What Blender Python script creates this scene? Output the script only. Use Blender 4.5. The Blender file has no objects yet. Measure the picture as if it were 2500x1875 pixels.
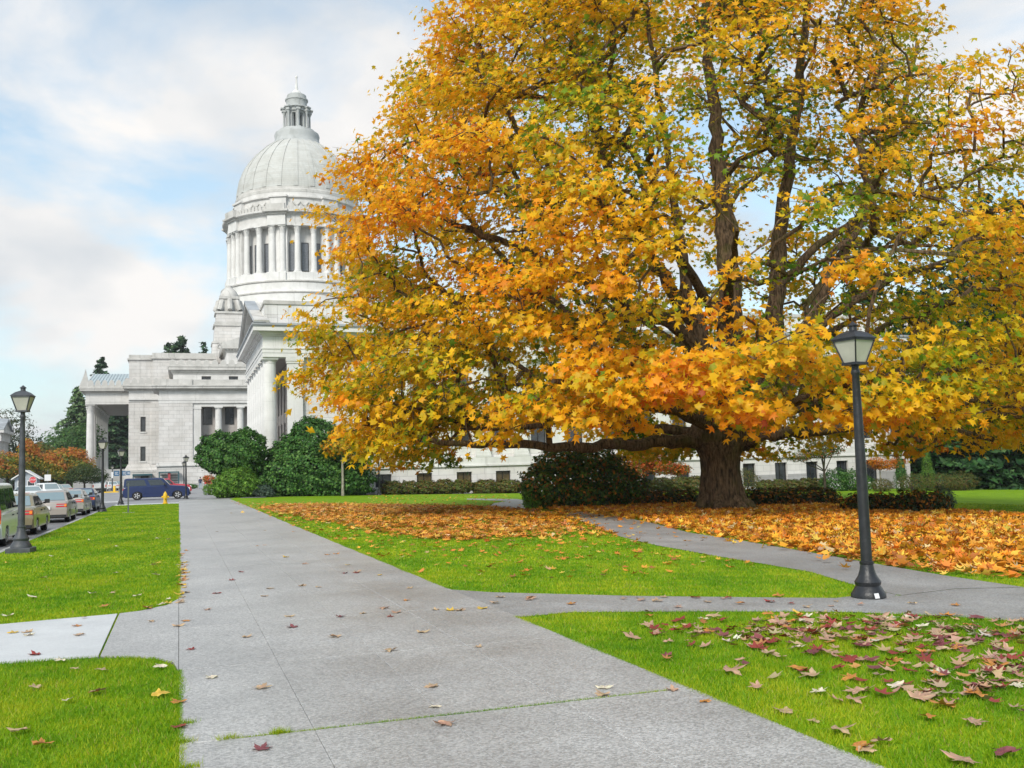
import bpy, math, random
import numpy as np
from mathutils import Vector, Matrix

random.seed(7)
rng = np.random.default_rng(11)
PI = math.pi
scene = bpy.context.scene
col = scene.collection

# ------------------------------------------------------------------ camera
F, ROLL, CXP, CYP, CAMH = 2400.0, 0.029, 1250.0, 937.5, 1.7     # in pixels of the 2500 x 1875 photograph
PITCH = math.atan(205.9 / F)
YAW = math.radians(18.79)
FWD = Vector((math.sin(YAW) * math.cos(PITCH), math.cos(YAW) * math.cos(PITCH), math.sin(PITCH)))
RT0 = Vector((math.cos(YAW), -math.sin(YAW), 0))
UP0 = RT0.cross(FWD)
CAM = Vector((0, 0, CAMH))
cam_data = bpy.data.cameras.new('camera')
cam = bpy.data.objects.new('camera', cam_data)
col.objects.link(cam)
_r = RT0 * math.cos(ROLL) - UP0 * math.sin(ROLL)
_u = RT0 * math.sin(ROLL) + UP0 * math.cos(ROLL)
M = Matrix.Identity(4)
for i in range(3):
    M[i][0], M[i][1], M[i][2], M[i][3] = _r[i], _u[i], -FWD[i], CAM[i]
cam.matrix_world = M
cam_data.sensor_width = 36
cam_data.lens = 36 * F / 2500
cam_data.clip_start = 0.1
cam_data.clip_end = 9000
scene.camera = cam

# ------------------------------------------------------------------ sky, sun, exposure
SUN_EL, SUN_AZ = math.radians(37), math.radians(-142)            # azimuth from +Y towards +X
EXPOSURE = 1.08
world = bpy.data.worlds.new('World')
scene.world = world
world.use_nodes = True
wn, wl = world.node_tree.nodes, world.node_tree.links
wn.clear()
w_out = wn.new('ShaderNodeOutputWorld')
w_bg = wn.new('ShaderNodeBackground')
w_bg.inputs['Strength'].default_value = 0.12
sky = wn.new('ShaderNodeTexSky')
sky.sky_type = 'NISHITA'
sky.sun_disc = False
sky.sun_elevation = SUN_EL
sky.sun_rotation = SUN_AZ
sky.air_density = 1.0
sky.dust_density = 1.2
sky.ozone_density = 1.0
w_tc = wn.new('ShaderNodeTexCoord')


def wmath(op, a, b=None, clamp=False):
    n = wn.new('ShaderNodeMath'); n.operation = op; n.use_clamp = clamp
    for i, v in enumerate((a, b)):
        if v is None:
            continue
        if isinstance(v, (int, float)):
            n.inputs[i].default_value = v
        else:
            wl.new(v, n.inputs[i])
    return n.outputs[0]


# clouds: fractal noise over the direction, flattened towards the horizon like a cloud deck
w_sep = wn.new('ShaderNodeSeparateXYZ'); wl.new(w_tc.outputs['Generated'], w_sep.inputs[0])
w_den = wmath('ADD', wmath('MAXIMUM', w_sep.outputs[2], 0.0), 0.30)
w_cx = wmath('DIVIDE', w_sep.outputs[0], w_den)
w_cy = wmath('DIVIDE', w_sep.outputs[1], w_den)
w_cmb = wn.new('ShaderNodeCombineXYZ')
wl.new(w_cx, w_cmb.inputs[0]); wl.new(w_cy, w_cmb.inputs[1]); wl.new(w_sep.outputs[2], w_cmb.inputs[2])
w_map = wn.new('ShaderNodeMapping')
w_map.inputs['Location'].default_value = (0.6, 1.4, 0.2)
w_map.inputs['Scale'].default_value = (1.0, 0.8, 1.5)
wl.new(w_cmb.outputs[0], w_map.inputs[0])
w_n1 = wn.new('ShaderNodeTexNoise'); w_n1.inputs['Scale'].default_value = 1.7
w_n1.inputs['Detail'].default_value = 9; w_n1.inputs['Roughness'].default_value = 0.55; w_n1.inputs['Distortion'].default_value = 0.25
wl.new(w_map.outputs[0], w_n1.inputs['Vector'])
w_ramp = wn.new('ShaderNodeValToRGB')
w_ramp.color_ramp.elements[0].position = 0.455
w_ramp.color_ramp.elements[1].position = 0.575
wl.new(w_n1.outputs[0], w_ramp.inputs[0])
# a thin even veil, thicker towards the horizon
w_veil = wmath('ADD', wmath('MULTIPLY', wmath('POWER', wmath('SUBTRACT', 1.0, wmath('MAXIMUM', w_sep.outputs[2], 0.0)), 4.0), 0.50), 0.30, True)
w_veilmix = wn.new('ShaderNodeMixRGB')
w_tint = wn.new('ShaderNodeMixRGB'); w_tint.blend_type = 'MULTIPLY'; w_tint.inputs[0].default_value = 1
w_tint.inputs[2].default_value = (0.83, 0.97, 0.92, 1)            # turquoise cast of the damp sky
wl.new(sky.outputs[0], w_tint.inputs[1])
wl.new(w_veil, w_veilmix.inputs[0]); wl.new(w_tint.outputs[0], w_veilmix.inputs[1])
w_veilmix.inputs[2].default_value = (2.85, 3.12, 3.25, 1)
# cloud shade: a little greyer in the thick middles
w_n2 = wn.new('ShaderNodeTexNoise'); w_n2.inputs['Scale'].default_value = 2.6; w_n2.inputs['Detail'].default_value = 6
wl.new(w_map.outputs[0], w_n2.inputs['Vector'])
w_cc = wn.new('ShaderNodeValToRGB')
w_cc.color_ramp.elements[0].position = 0.35; w_cc.color_ramp.elements[0].color = (2.75, 2.92, 3.1, 1)
w_cc.color_ramp.elements[1].position = 0.62; w_cc.color_ramp.elements[1].color = (4.0, 3.9, 3.8, 1)
wl.new(w_n2.outputs[0], w_cc.inputs[0])
w_mix = wn.new('ShaderNodeMixRGB')
wl.new(w_ramp.outputs[0], w_mix.inputs[0])
wl.new(w_veilmix.outputs[0], w_mix.inputs[1]); wl.new(w_cc.outputs[0], w_mix.inputs[2])
wl.new(w_mix.outputs[0], w_bg.inputs['Color'])
wl.new(w_bg.outputs[0], w_out.inputs['Surface'])

sun_data = bpy.data.lights.new('sun', 'SUN')
sun_data.energy = 1.5
sun_data.angle = math.radians(14)
sun_data.color = (1.0, 0.95, 0.87)
sun = bpy.data.objects.new('sun', sun_data)
col.objects.link(sun)
_sd = Vector((math.sin(SUN_AZ) * math.cos(SUN_EL), math.cos(SUN_AZ) * math.cos(SUN_EL), math.sin(SUN_EL)))
sun.rotation_euler = _sd.to_track_quat('Z', 'Y').to_euler()
sun.location = (0, 0, 60)

scene.view_settings.view_transform = 'Standard'
scene.view_settings.look = 'None'
scene.view_settings.exposure = EXPOSURE
scene.view_settings.gamma = 1
scene.view_settings.use_curve_mapping = False
scene.cycles.max_bounces = 6
scene.cycles.diffuse_bounces = 3
scene.cycles.glossy_bounces = 2
scene.cycles.transmission_bounces = 3
scene.cycles.transparent_max_bounces = 4
scene.cycles.caustics_reflective = False
scene.cycles.caustics_refractive = False

# ------------------------------------------------------------------ terrain: level on the left, falling gently to the right
SLOPE, SLOPE_X = 0.024, 3.65


def TZ(x):
    return -SLOPE * min(max(0.0, x - SLOPE_X), 130.0)


def TZA(x):
    return -SLOPE * np.clip(x - SLOPE_X, 0, 130)


def ray(u, v):
    x, y = u - CXP, v - CYP
    xr = x * math.cos(ROLL) - y * math.sin(ROLL)
    yr = x * math.sin(ROLL) + y * math.cos(ROLL)
    return FWD * F + RT0 * xr - UP0 * yr


def GR(u, v):
    """point of the ground seen at a pixel of the photograph"""
    d = ray(u, v)
    t = -CAMH / d.z
    if d.x * t > SLOPE_X:
        t = (SLOPE * SLOPE_X - CAMH) / (d.z + SLOPE * d.x)
    return CAM + d * t


def AT(u, v, Y):
    """point seen at a pixel in the upright plane y = Y"""
    d = ray(u, v)
    return CAM + d * (Y / d.y)


# ------------------------------------------------------------------ materials
def new_mat(name):
    m = bpy.data.materials.new(name)
    m.use_nodes = True
    nt = m.node_tree
    b = nt.nodes['Principled BSDF']
    return m, nt.nodes, nt.links, b


def simple(name, c, rough=0.6, metal=0.0, spec=0.5, noise=0.0, nscale=3.0, bump=0.0, bscale=20.0, coat=0.0):
    m, n, l, b = new_mat(name)
    b.inputs['Base Color'].default_value = (*c, 1)
    b.inputs['Roughness'].default_value = rough
    b.inputs['Metallic'].default_value = metal
    b.inputs['Specular IOR Level'].default_value = spec
    if coat:
        b.inputs['Coat Weight'].default_value = coat
        b.inputs['Coat Roughness'].default_value = 0.08
    if noise or bump:
        tc = n.new('ShaderNodeTexCoord')
    if noise:
        t = n.new('ShaderNodeTexNoise'); t.inputs['Scale'].default_value = nscale; t.inputs['Detail'].default_value = 6
        l.new(tc.outputs['Object'], t.inputs['Vector'])
        r = n.new('ShaderNodeValToRGB')
        r.color_ramp.elements[0].position = 0.3; r.color_ramp.elements[1].position = 0.7
        r.color_ramp.elements[0].color = (*[max(0, v * (1 - noise)) for v in c], 1)
        r.color_ramp.elements[1].color = (*[min(1, v * (1 + noise)) for v in c], 1)
        l.new(t.outputs[0], r.inputs[0]); l.new(r.outputs[0], b.inputs['Base Color'])
    if bump:
        t2 = n.new('ShaderNodeTexNoise'); t2.inputs['Scale'].default_value = bscale; t2.inputs['Detail'].default_value = 5
        l.new(tc.outputs['Object'], t2.inputs['Vector'])
        bp = n.new('ShaderNodeBump'); bp.inputs['Strength'].default_value = bump; bp.inputs['Distance'].default_value = 0.02
        l.new(t2.outputs[0], bp.inputs['Height']); l.new(bp.outputs[0], b.inputs['Normal'])
    return m


def stone(name, c, course=0.0, width=1.2, stain=0.25, joint=0.75):
    """weathered pale sandstone, optionally with fine ashlar joints"""
    m, n, l, b = new_mat(name)
    b.inputs['Roughness'].default_value = 0.85
    b.inputs['Specular IOR Level'].default_value = 0.25
    tc = n.new('ShaderNodeTexCoord')
    sp = n.new('ShaderNodeSeparateXYZ'); l.new(tc.outputs['Object'], sp.inputs[0])
    ad = n.new('ShaderNodeMath'); ad.operation = 'ADD'
    l.new(sp.outputs[0], ad.inputs[0]); l.new(sp.outputs[1], ad.inputs[1])
    cb = n.new('ShaderNodeCombineXYZ'); l.new(ad.outputs[0], cb.inputs[0]); l.new(sp.outputs[2], cb.inputs[1])
    # soft blotches
    t = n.new('ShaderNodeTexNoise'); t.inputs['Scale'].default_value = 0.55; t.inputs['Detail'].default_value = 8
    t.inputs['Roughness'].default_value = 0.62
    l.new(tc.outputs['Object'], t.inputs['Vector'])
    r = n.new('ShaderNodeValToRGB')
    r.color_ramp.elements[0].position = 0.32; r.color_ramp.elements[1].position = 0.62
    d = 1 - stain * 0.55
    r.color_ramp.elements[0].color = (c[0] * d, c[1] * d, c[2] * d * 0.985, 1)
    r.color_ramp.elements[1].color = (*c, 1)
    l.new(t.outputs[0], r.inputs[0])
    out = r.outputs[0]
    # rain streaks: noise drawn out in height
    mp = n.new('ShaderNodeMapping'); mp.inputs['Scale'].default_value = (2.6, 0.10, 1)
    l.new(cb.outputs[0], mp.inputs[0])
    t3 = n.new('ShaderNodeTexNoise'); t3.inputs['Scale'].default_value = 1.0; t3.inputs['Detail'].default_value = 5
    l.new(mp.outputs[0], t3.inputs['Vector'])
    r3 = n.new('ShaderNodeValToRGB')
    r3.color_ramp.elements[0].position = 0.56; r3.color_ramp.elements[1].position = 0.80
    r3.color_ramp.elements[0].color = (1, 1, 1, 1)
    s = 1 - stain
    r3.color_ramp.elements[1].color = (s, s, s * 0.98, 1)
    l.new(t3.outputs[0], r3.inputs[0])
    mx = n.new('ShaderNodeMixRGB'); mx.blend_type = 'MULTIPLY'; mx.inputs[0].default_value = 1
    l.new(out, mx.inputs[1]); l.new(r3.outputs[0], mx.inputs[2])
    out = mx.outputs[0]
    if course:
        br = n.new('ShaderNodeTexBrick')
        br.inputs['Scale'].default_value = 1.0
        br.inputs['Brick Width'].default_value = width
        br.inputs['Row Height'].default_value = course
        br.inputs['Mortar Size'].default_value = 0.03
        br.inputs['Mortar Smooth'].default_value = 0.2
        br.inputs['Color1'].default_value = (1, 1, 1, 1)
        br.inputs['Color2'].default_value = (0.93, 0.915, 0.90, 1)
        br.inputs['Mortar'].default_value = (joint, joint, joint, 1)
        l.new(cb.outputs[0], br.inputs['Vector'])
        mx2 = n.new('ShaderNodeMixRGB'); mx2.blend_type = 'MULTIPLY'; mx2.inputs[0].default_value = 1
        l.new(out, mx2.inputs[1]); l.new(br.outputs[0], mx2.inputs[2])
        out = mx2.outputs[0]
        bp = n.new('ShaderNodeBump'); bp.inputs['Strength'].default_value = 0.5; bp.inputs['Distance'].default_value = 0.02; bp.invert = True
        l.new(br.outputs['Fac'], bp.inputs['Height']); l.new(bp.outputs[0], b.inputs['Normal'])
    l.new(out, b.inputs['Base Color'])
    return m


def leafy(name, translucent=0.4, rough=0.5, spec=0.35):
    """leaf surface: the colour of each leaf comes with the mesh, light shines through"""
    m, n, l, b = new_mat(name)
    at = n.new('ShaderNodeAttribute'); at.attribute_name = 'tint'
    l.new(at.outputs['Color'], b.inputs['Base Color'])
    b.inputs['Roughness'].default_value = rough
    b.inputs['Specular IOR Level'].default_value = spec
    tr = n.new('ShaderNodeBsdfTranslucent')
    l.new(at.outputs['Color'], tr.inputs['Color'])
    mx = n.new('ShaderNodeMixShader'); mx.inputs[0].default_value = translucent
    l.new(b.outputs[0], mx.inputs[1]); l.new(tr.outputs[0], mx.inputs[2])
    l.new(mx.outputs[0], n['Material Output'].inputs['Surface'])
    return m


def lawn_mat():
    m, n, l, b = new_mat('lawn')
    tc = n.new('ShaderNodeTexCoord')
    t = n.new('ShaderNodeTexNoise'); t.inputs['Scale'].default_value = 0.8; t.inputs['Detail'].default_value = 8; t.inputs['Roughness'].default_value = 0.7
    l.new(tc.outputs['Object'], t.inputs['Vector'])
    r = n.new('ShaderNodeValToRGB'); e = r.color_ramp.elements
    e[0].position = 0.3; e[0].color = (0.11, 0.245, 0.003, 1)
    e[1].position = 0.72; e[1].color = (0.28, 0.42, 0.006, 1)
    l.new(t.outputs[0], r.inputs[0])
    t2 = n.new('ShaderNodeTexNoise'); t2.inputs['Scale'].default_value = 45; t2.inputs['Detail'].default_value = 4
    l.new(tc.outputs['Object'], t2.inputs['Vector'])
    r2 = n.new('ShaderNodeValToRGB'); e = r2.color_ramp.elements
    e[0].position = 0.35; e[0].color = (0.62, 0.66, 0.55, 1); e[1].position = 0.65; e[1].color = (1.1, 1.1, 1.0, 1)
    l.new(t2.outputs[0], r2.inputs[0])
    mx = n.new('ShaderNodeMixRGB'); mx.blend_type = 'MULTIPLY'; mx.inputs[0].default_value = 1
    l.new(r.outputs[0], mx.inputs[1]); l.new(r2.outputs[0], mx.inputs[2])
    l.new(mx.outputs[0], b.inputs['Base Color'])
    bp = n.new('ShaderNodeBump'); bp.inputs['Strength'].default_value = 0.6; bp.inputs['Distance'].default_value = 0.03
    l.new(t2.outputs[0], bp.inputs['Height']); l.new(bp.outputs[0], b.inputs['Normal'])
    b.inputs['Roughness'].default_value = 0.9
    b.inputs['Specular IOR Level'].default_value = 0.15
    return m


def aggregate(name, c, rough=0.5, speck=0.5, patch=0.2, spec=0.5):
    """exposed-aggregate concrete, slightly damp"""
    m, n, l, b = new_mat(name)
    g = n.new('ShaderNodeNewGeometry')
    v = n.new('ShaderNodeTexVoronoi'); v.inputs['Scale'].default_value = 70
    l.new(g.outputs['Position'], v.inputs['Vector'])
    r = n.new('ShaderNodeValToRGB'); e = r.color_ramp.elements
    lo = 1 - speck
    e[0].position = 0.0; e[0].color = (lo, lo, lo, 1); e[1].position = 1.0; e[1].color = (1 + speck,) * 3 + (1,)
    sr = n.new('ShaderNodeSeparateColor'); l.new(v.outputs['Color'], sr.inputs[0])
    l.new(sr.outputs[0], r.inputs[0])
    t = n.new('ShaderNodeTexNoise'); t.inputs['Scale'].default_value = 0.55; t.inputs['Detail'].default_value = 7; t.inputs['Roughness'].default_value = 0.6
    l.new(g.outputs['Position'], t.inputs['Vector'])
    r2 = n.new('ShaderNodeValToRGB'); e = r2.color_ramp.elements
    e[0].position = 0.3; e[0].color = (*[x * (1 - patch) for x in c], 1); e[1].position = 0.7; e[1].color = (*[x * (1 + patch) for x in c], 1)
    l.new(t.outputs[0], r2.inputs[0])
    mx = n.new('ShaderNodeMixRGB'); mx.blend_type = 'MULTIPLY'; mx.inputs[0].default_value = 1
    l.new(r2.outputs[0], mx.inputs[1]); l.new(r.outputs[0], mx.inputs[2])
    # tone differs a little from slab to slab, with darker damp blotches
    oi = n.new('ShaderNodeObjectInfo')
    mr = n.new('ShaderNodeMapRange'); mr.inputs['To Min'].default_value = 0.965; mr.inputs['To Max'].default_value = 1.03
    l.new(oi.outputs['Random'], mr.inputs['Value'])
    td = n.new('ShaderNodeTexNoise'); td.inputs['Scale'].default_value = 0.23; td.inputs['Detail'].default_value = 9; td.inputs['Roughness'].default_value = 0.7
    l.new(g.outputs['Position'], td.inputs['Vector'])
    rd_ = n.new('ShaderNodeValToRGB'); e = rd_.color_ramp.elements
    e[0].position = 0.36; e[0].color = (0.80, 0.80, 0.81, 1); e[1].position = 0.56; e[1].color = (1, 1, 1, 1)
    l.new(td.outputs[0], rd_.inputs[0])
    md_ = n.new('ShaderNodeVectorMath'); md_.operation = 'SCALE'
    l.new(rd_.outputs[0], md_.inputs[0]); l.new(mr.outputs[0], md_.inputs['Scale'])
    mx3 = n.new('ShaderNodeMixRGB'); mx3.blend_type = 'MULTIPLY'; mx3.inputs[0].default_value = 1
    l.new(mx.outputs[0], mx3.inputs[1]); l.new(md_.outputs[0], mx3.inputs[2])
    l.new(mx3.outputs[0], b.inputs['Base Color'])
    r3 = n.new('ShaderNodeValToRGB'); e = r3.color_ramp.elements
    e[0].position = 0.3; e[0].color = (rough - 0.1,) * 3 + (1,); e[1].position = 0.7; e[1].color = (rough + 0.12,) * 3 + (1,)
    l.new(t.outputs[0], r3.inputs[0]); l.new(r3.outputs[0], b.inputs['Roughness'])
    b.inputs['Specular IOR Level'].default_value = spec
    bp = n.new('ShaderNodeBump'); bp.inputs['Strength'].default_value = 0.35; bp.inputs['Distance'].default_value = 0.006
    l.new(v.outputs['Distance'], bp.inputs['Height']); l.new(bp.outputs[0], b.inputs['Normal'])
    return m


def bark_mat(name, c1, c2, moss=(0.08, 0.10, 0.015), mossy=0.5):
    m, n, l, b = new_mat(name)
    tc = n.new('ShaderNodeTexCoord')
    mp = n.new('ShaderNodeMapping'); mp.inputs['Scale'].default_value = (5, 5, 1.1)
    l.new(tc.outputs['Object'], mp.inputs[0])
    t = n.new('ShaderNodeTexNoise'); t.inputs['Scale'].default_value = 2.2; t.inputs['Detail'].default_value = 8; t.inputs['Roughness'].default_value = 0.65
    l.new(mp.outputs[0], t.inputs['Vector'])
    r = n.new('ShaderNodeValToRGB'); e = r.color_ramp.elements
    e[0].position = 0.36; e[0].color = (*c1, 1); e[1].position = 0.66; e[1].color = (*c2, 1)
    l.new(t.outputs[0], r.inputs[0])
    t2 = n.new('ShaderNodeTexNoise'); t2.inputs['Scale'].default_value = 0.9; t2.inputs['Detail'].default_value = 6
    l.new(tc.outputs['Object'], t2.inputs['Vector'])
    r2 = n.new('ShaderNodeValToRGB'); e = r2.color_ramp.elements
    e[0].position = 0.62 - 0.2 * mossy; e[0].color = (0, 0, 0, 1); e[1].position = 0.72; e[1].color = (mossy + 0.2,) * 3 + (1,)
    l.new(t2.outputs[0], r2.inputs[0])
    mx = n.new('ShaderNodeMixRGB')
    l.new(r2.outputs[0], mx.inputs[0]); l.new(r.outputs[0], mx.inputs[1]); mx.inputs[2].default_value = (*moss, 1)
    l.new(mx.outputs[0], b.inputs['Base Color'])
    b.inputs['Roughness'].default_value = 0.9
    b.inputs['Specular IOR Level'].default_value = 0.2
    bp = n.new('ShaderNodeBump'); bp.inputs['Strength'].default_value = 0.9; bp.inputs['Distance'].default_value = 0.06
    l.new(t.outputs[0], bp.inputs['Height']); l.new(bp.outputs[0], b.inputs['Normal'])
    return m


MT = {}
MT['stone'] = stone('pale_sandstone', (0.74, 0.73, 0.715), stain=0.32)
MT['ashlar'] = stone('ashlar_sandstone', (0.74, 0.725, 0.71), course=0.62, width=1.5, stain=0.28, joint=0.78)
MT['ashlar_far'] = stone('ashlar_sandstone_far', (0.67, 0.65, 0.635), course=0.62, width=1.6, stain=0.34, joint=0.72)
MT['stone_far'] = stone('pale_sandstone_far', (0.68, 0.665, 0.65), stain=0.36)
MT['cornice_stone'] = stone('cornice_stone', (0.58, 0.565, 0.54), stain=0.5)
MT['granite'] = stone('granite_plinth', (0.42, 0.42, 0.42), course=0.9, width=2.0, stain=0.25, joint=0.8)
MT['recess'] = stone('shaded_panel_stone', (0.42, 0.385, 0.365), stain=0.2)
MT['dome'] = stone('dome_stone', (0.55, 0.555, 0.535), course=0.45, width=2.2, stain=0.25, joint=0.85)
MT['lantern'] = stone('lantern_stone', (0.47, 0.485, 0.485), stain=0.35)
MT['lead'] = simple('lead_roof', (0.33, 0.35, 0.37), 0.5, noise=0.25, nscale=0.8)
MT['metal_roof'] = simple('standing_seam_roof', (0.42, 0.49, 0.51), 0.45, noise=0.12, nscale=0.6)
MT['glass'] = simple('window_glass', (0.03, 0.035, 0.04), 0.08, spec=0.8, noise=0.4, nscale=1.5)
MT['glass_warm'] = simple('window_glass_warm', (0.09, 0.065, 0.025), 0.12, spec=0.6, noise=0.5, nscale=1.2)
MT['lattice'] = simple('drum_window_lattice', (0.15, 0.16, 0.18), 0.4, noise=0.3, nscale=6)
MT['frame'] = simple('dark_window_frame', (0.02, 0.018, 0.016), 0.4)
MT['lawn'] = lawn_mat()
MT['walk'] = aggregate('exposed_aggregate', (0.385, 0.38, 0.37), 0.42, 0.34, 0.16)
MT['path'] = aggregate('path_concrete', (0.31, 0.307, 0.302), 0.5, 0.35, 0.18)
MT['path_damp'] = aggregate('damp_path_concrete', (0.25, 0.25, 0.255), 0.45, 0.35, 0.2)
MT['slab'] = aggregate('pale_smooth_concrete', (0.60, 0.615, 0.62), 0.5, 0.06, 0.12)
MT['joint'] = simple('joint_soil', (0.11, 0.11, 0.09), 0.95, noise=0.4, nscale=9)
MT['asphalt'] = aggregate('asphalt', (0.19, 0.19, 0.195), 0.55, 0.25, 0.15)
MT['plaza'] = aggregate('plaza_asphalt', (0.30, 0.30, 0.31), 0.55, 0.2, 0.15)
MT['soil'] = simple('bed_soil', (0.045, 0.03, 0.018), 0.95, noise=0.4, nscale=4)
MT['ground'] = simple('ground', (0.07, 0.08, 0.04), 0.95, noise=0.3, nscale=0.05)
MT['kerb'] = simple('kerb_concrete', (0.33, 0.33, 0.32), 0.8, noise=0.2, nscale=2)
MT['white_paint'] = simple('white_road_paint', (0.72, 0.72, 0.70), 0.7, noise=0.12, nscale=4)
MT['yellow_paint'] = simple('yellow_paint', (0.75, 0.47, 0.02), 0.5, noise=0.15, nscale=4)
MT['leaf'] = leafy('maple_leaf', 0.52)
MT['green_leaf'] = leafy('green_leaf', 0.25, 0.55, 0.25)
MT['needle'] = leafy('needles', 0.12, 0.7, 0.2)
MT['dry_leaf'] = leafy('fallen_leaf', 0.12, 0.55, 0.4)
MT['blade'] = leafy('grass_blade', 0.35, 0.55, 0.3)
MT['bark'] = bark_mat('maple_bark', (0.03, 0.021, 0.014), (0.24, 0.165, 0.105))
MT['bark_dark'] = bark_mat('dark_bark', (0.02, 0.016, 0.012), (0.09, 0.07, 0.05))
MT['bark_pale'] = bark_mat('pale_bark', (0.16, 0.14, 0.11), (0.42, 0.39, 0.33), mossy=0.1)
MT['lamp_black'] = simple('lamp_black_iron', (0.016, 0.017, 0.02), 0.42, noise=0.5, nscale=8, bump=0.25, bscale=30)
MT['lamp_grey'] = simple('lamp_grey_iron', (0.055, 0.06, 0.068), 0.5, noise=0.35, nscale=6, bump=0.25, bscale=30)
MT['lamp_glass'] = simple('milky_lamp_glass', (0.50, 0.49, 0.42), 0.3, noise=0.12, nscale=4)
MT['rubber'] = simple('tyre_rubber', (0.012, 0.012, 0.013), 0.8)
MT['rim'] = simple('wheel_rim', (0.62, 0.63, 0.65), 0.35, metal=0.2)
MT['under'] = simple('black_underbody', (0.008, 0.008, 0.009), 0.8)
MT['car_glass'] = simple('car_glass', (0.02, 0.025, 0.028), 0.04, spec=0.9)
MT['rear_glass'] = simple('car_rear_glass', (0.20, 0.27, 0.30), 0.05, spec=1.0)
MT['red_lens'] = simple('red_lamp_lens', (0.48, 0.012, 0.02), 0.15)
MT['amber_lens'] = simple('amber_lamp_lens', (0.75, 0.22, 0.02), 0.15)
MT['clear_lens'] = simple('clear_lamp_lens', (0.75, 0.76, 0.78), 0.1)
MT['dark_trim'] = simple('dark_plastic_trim', (0.02, 0.02, 0.022), 0.5)
MT['plate'] = simple('number_plate', (0.75, 0.75, 0.76), 0.4)


def paint(name, c, metal=0.0):
    return simple('paint_' + name, c, 0.28, metal=metal, spec=0.5, coat=0.7)


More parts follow.
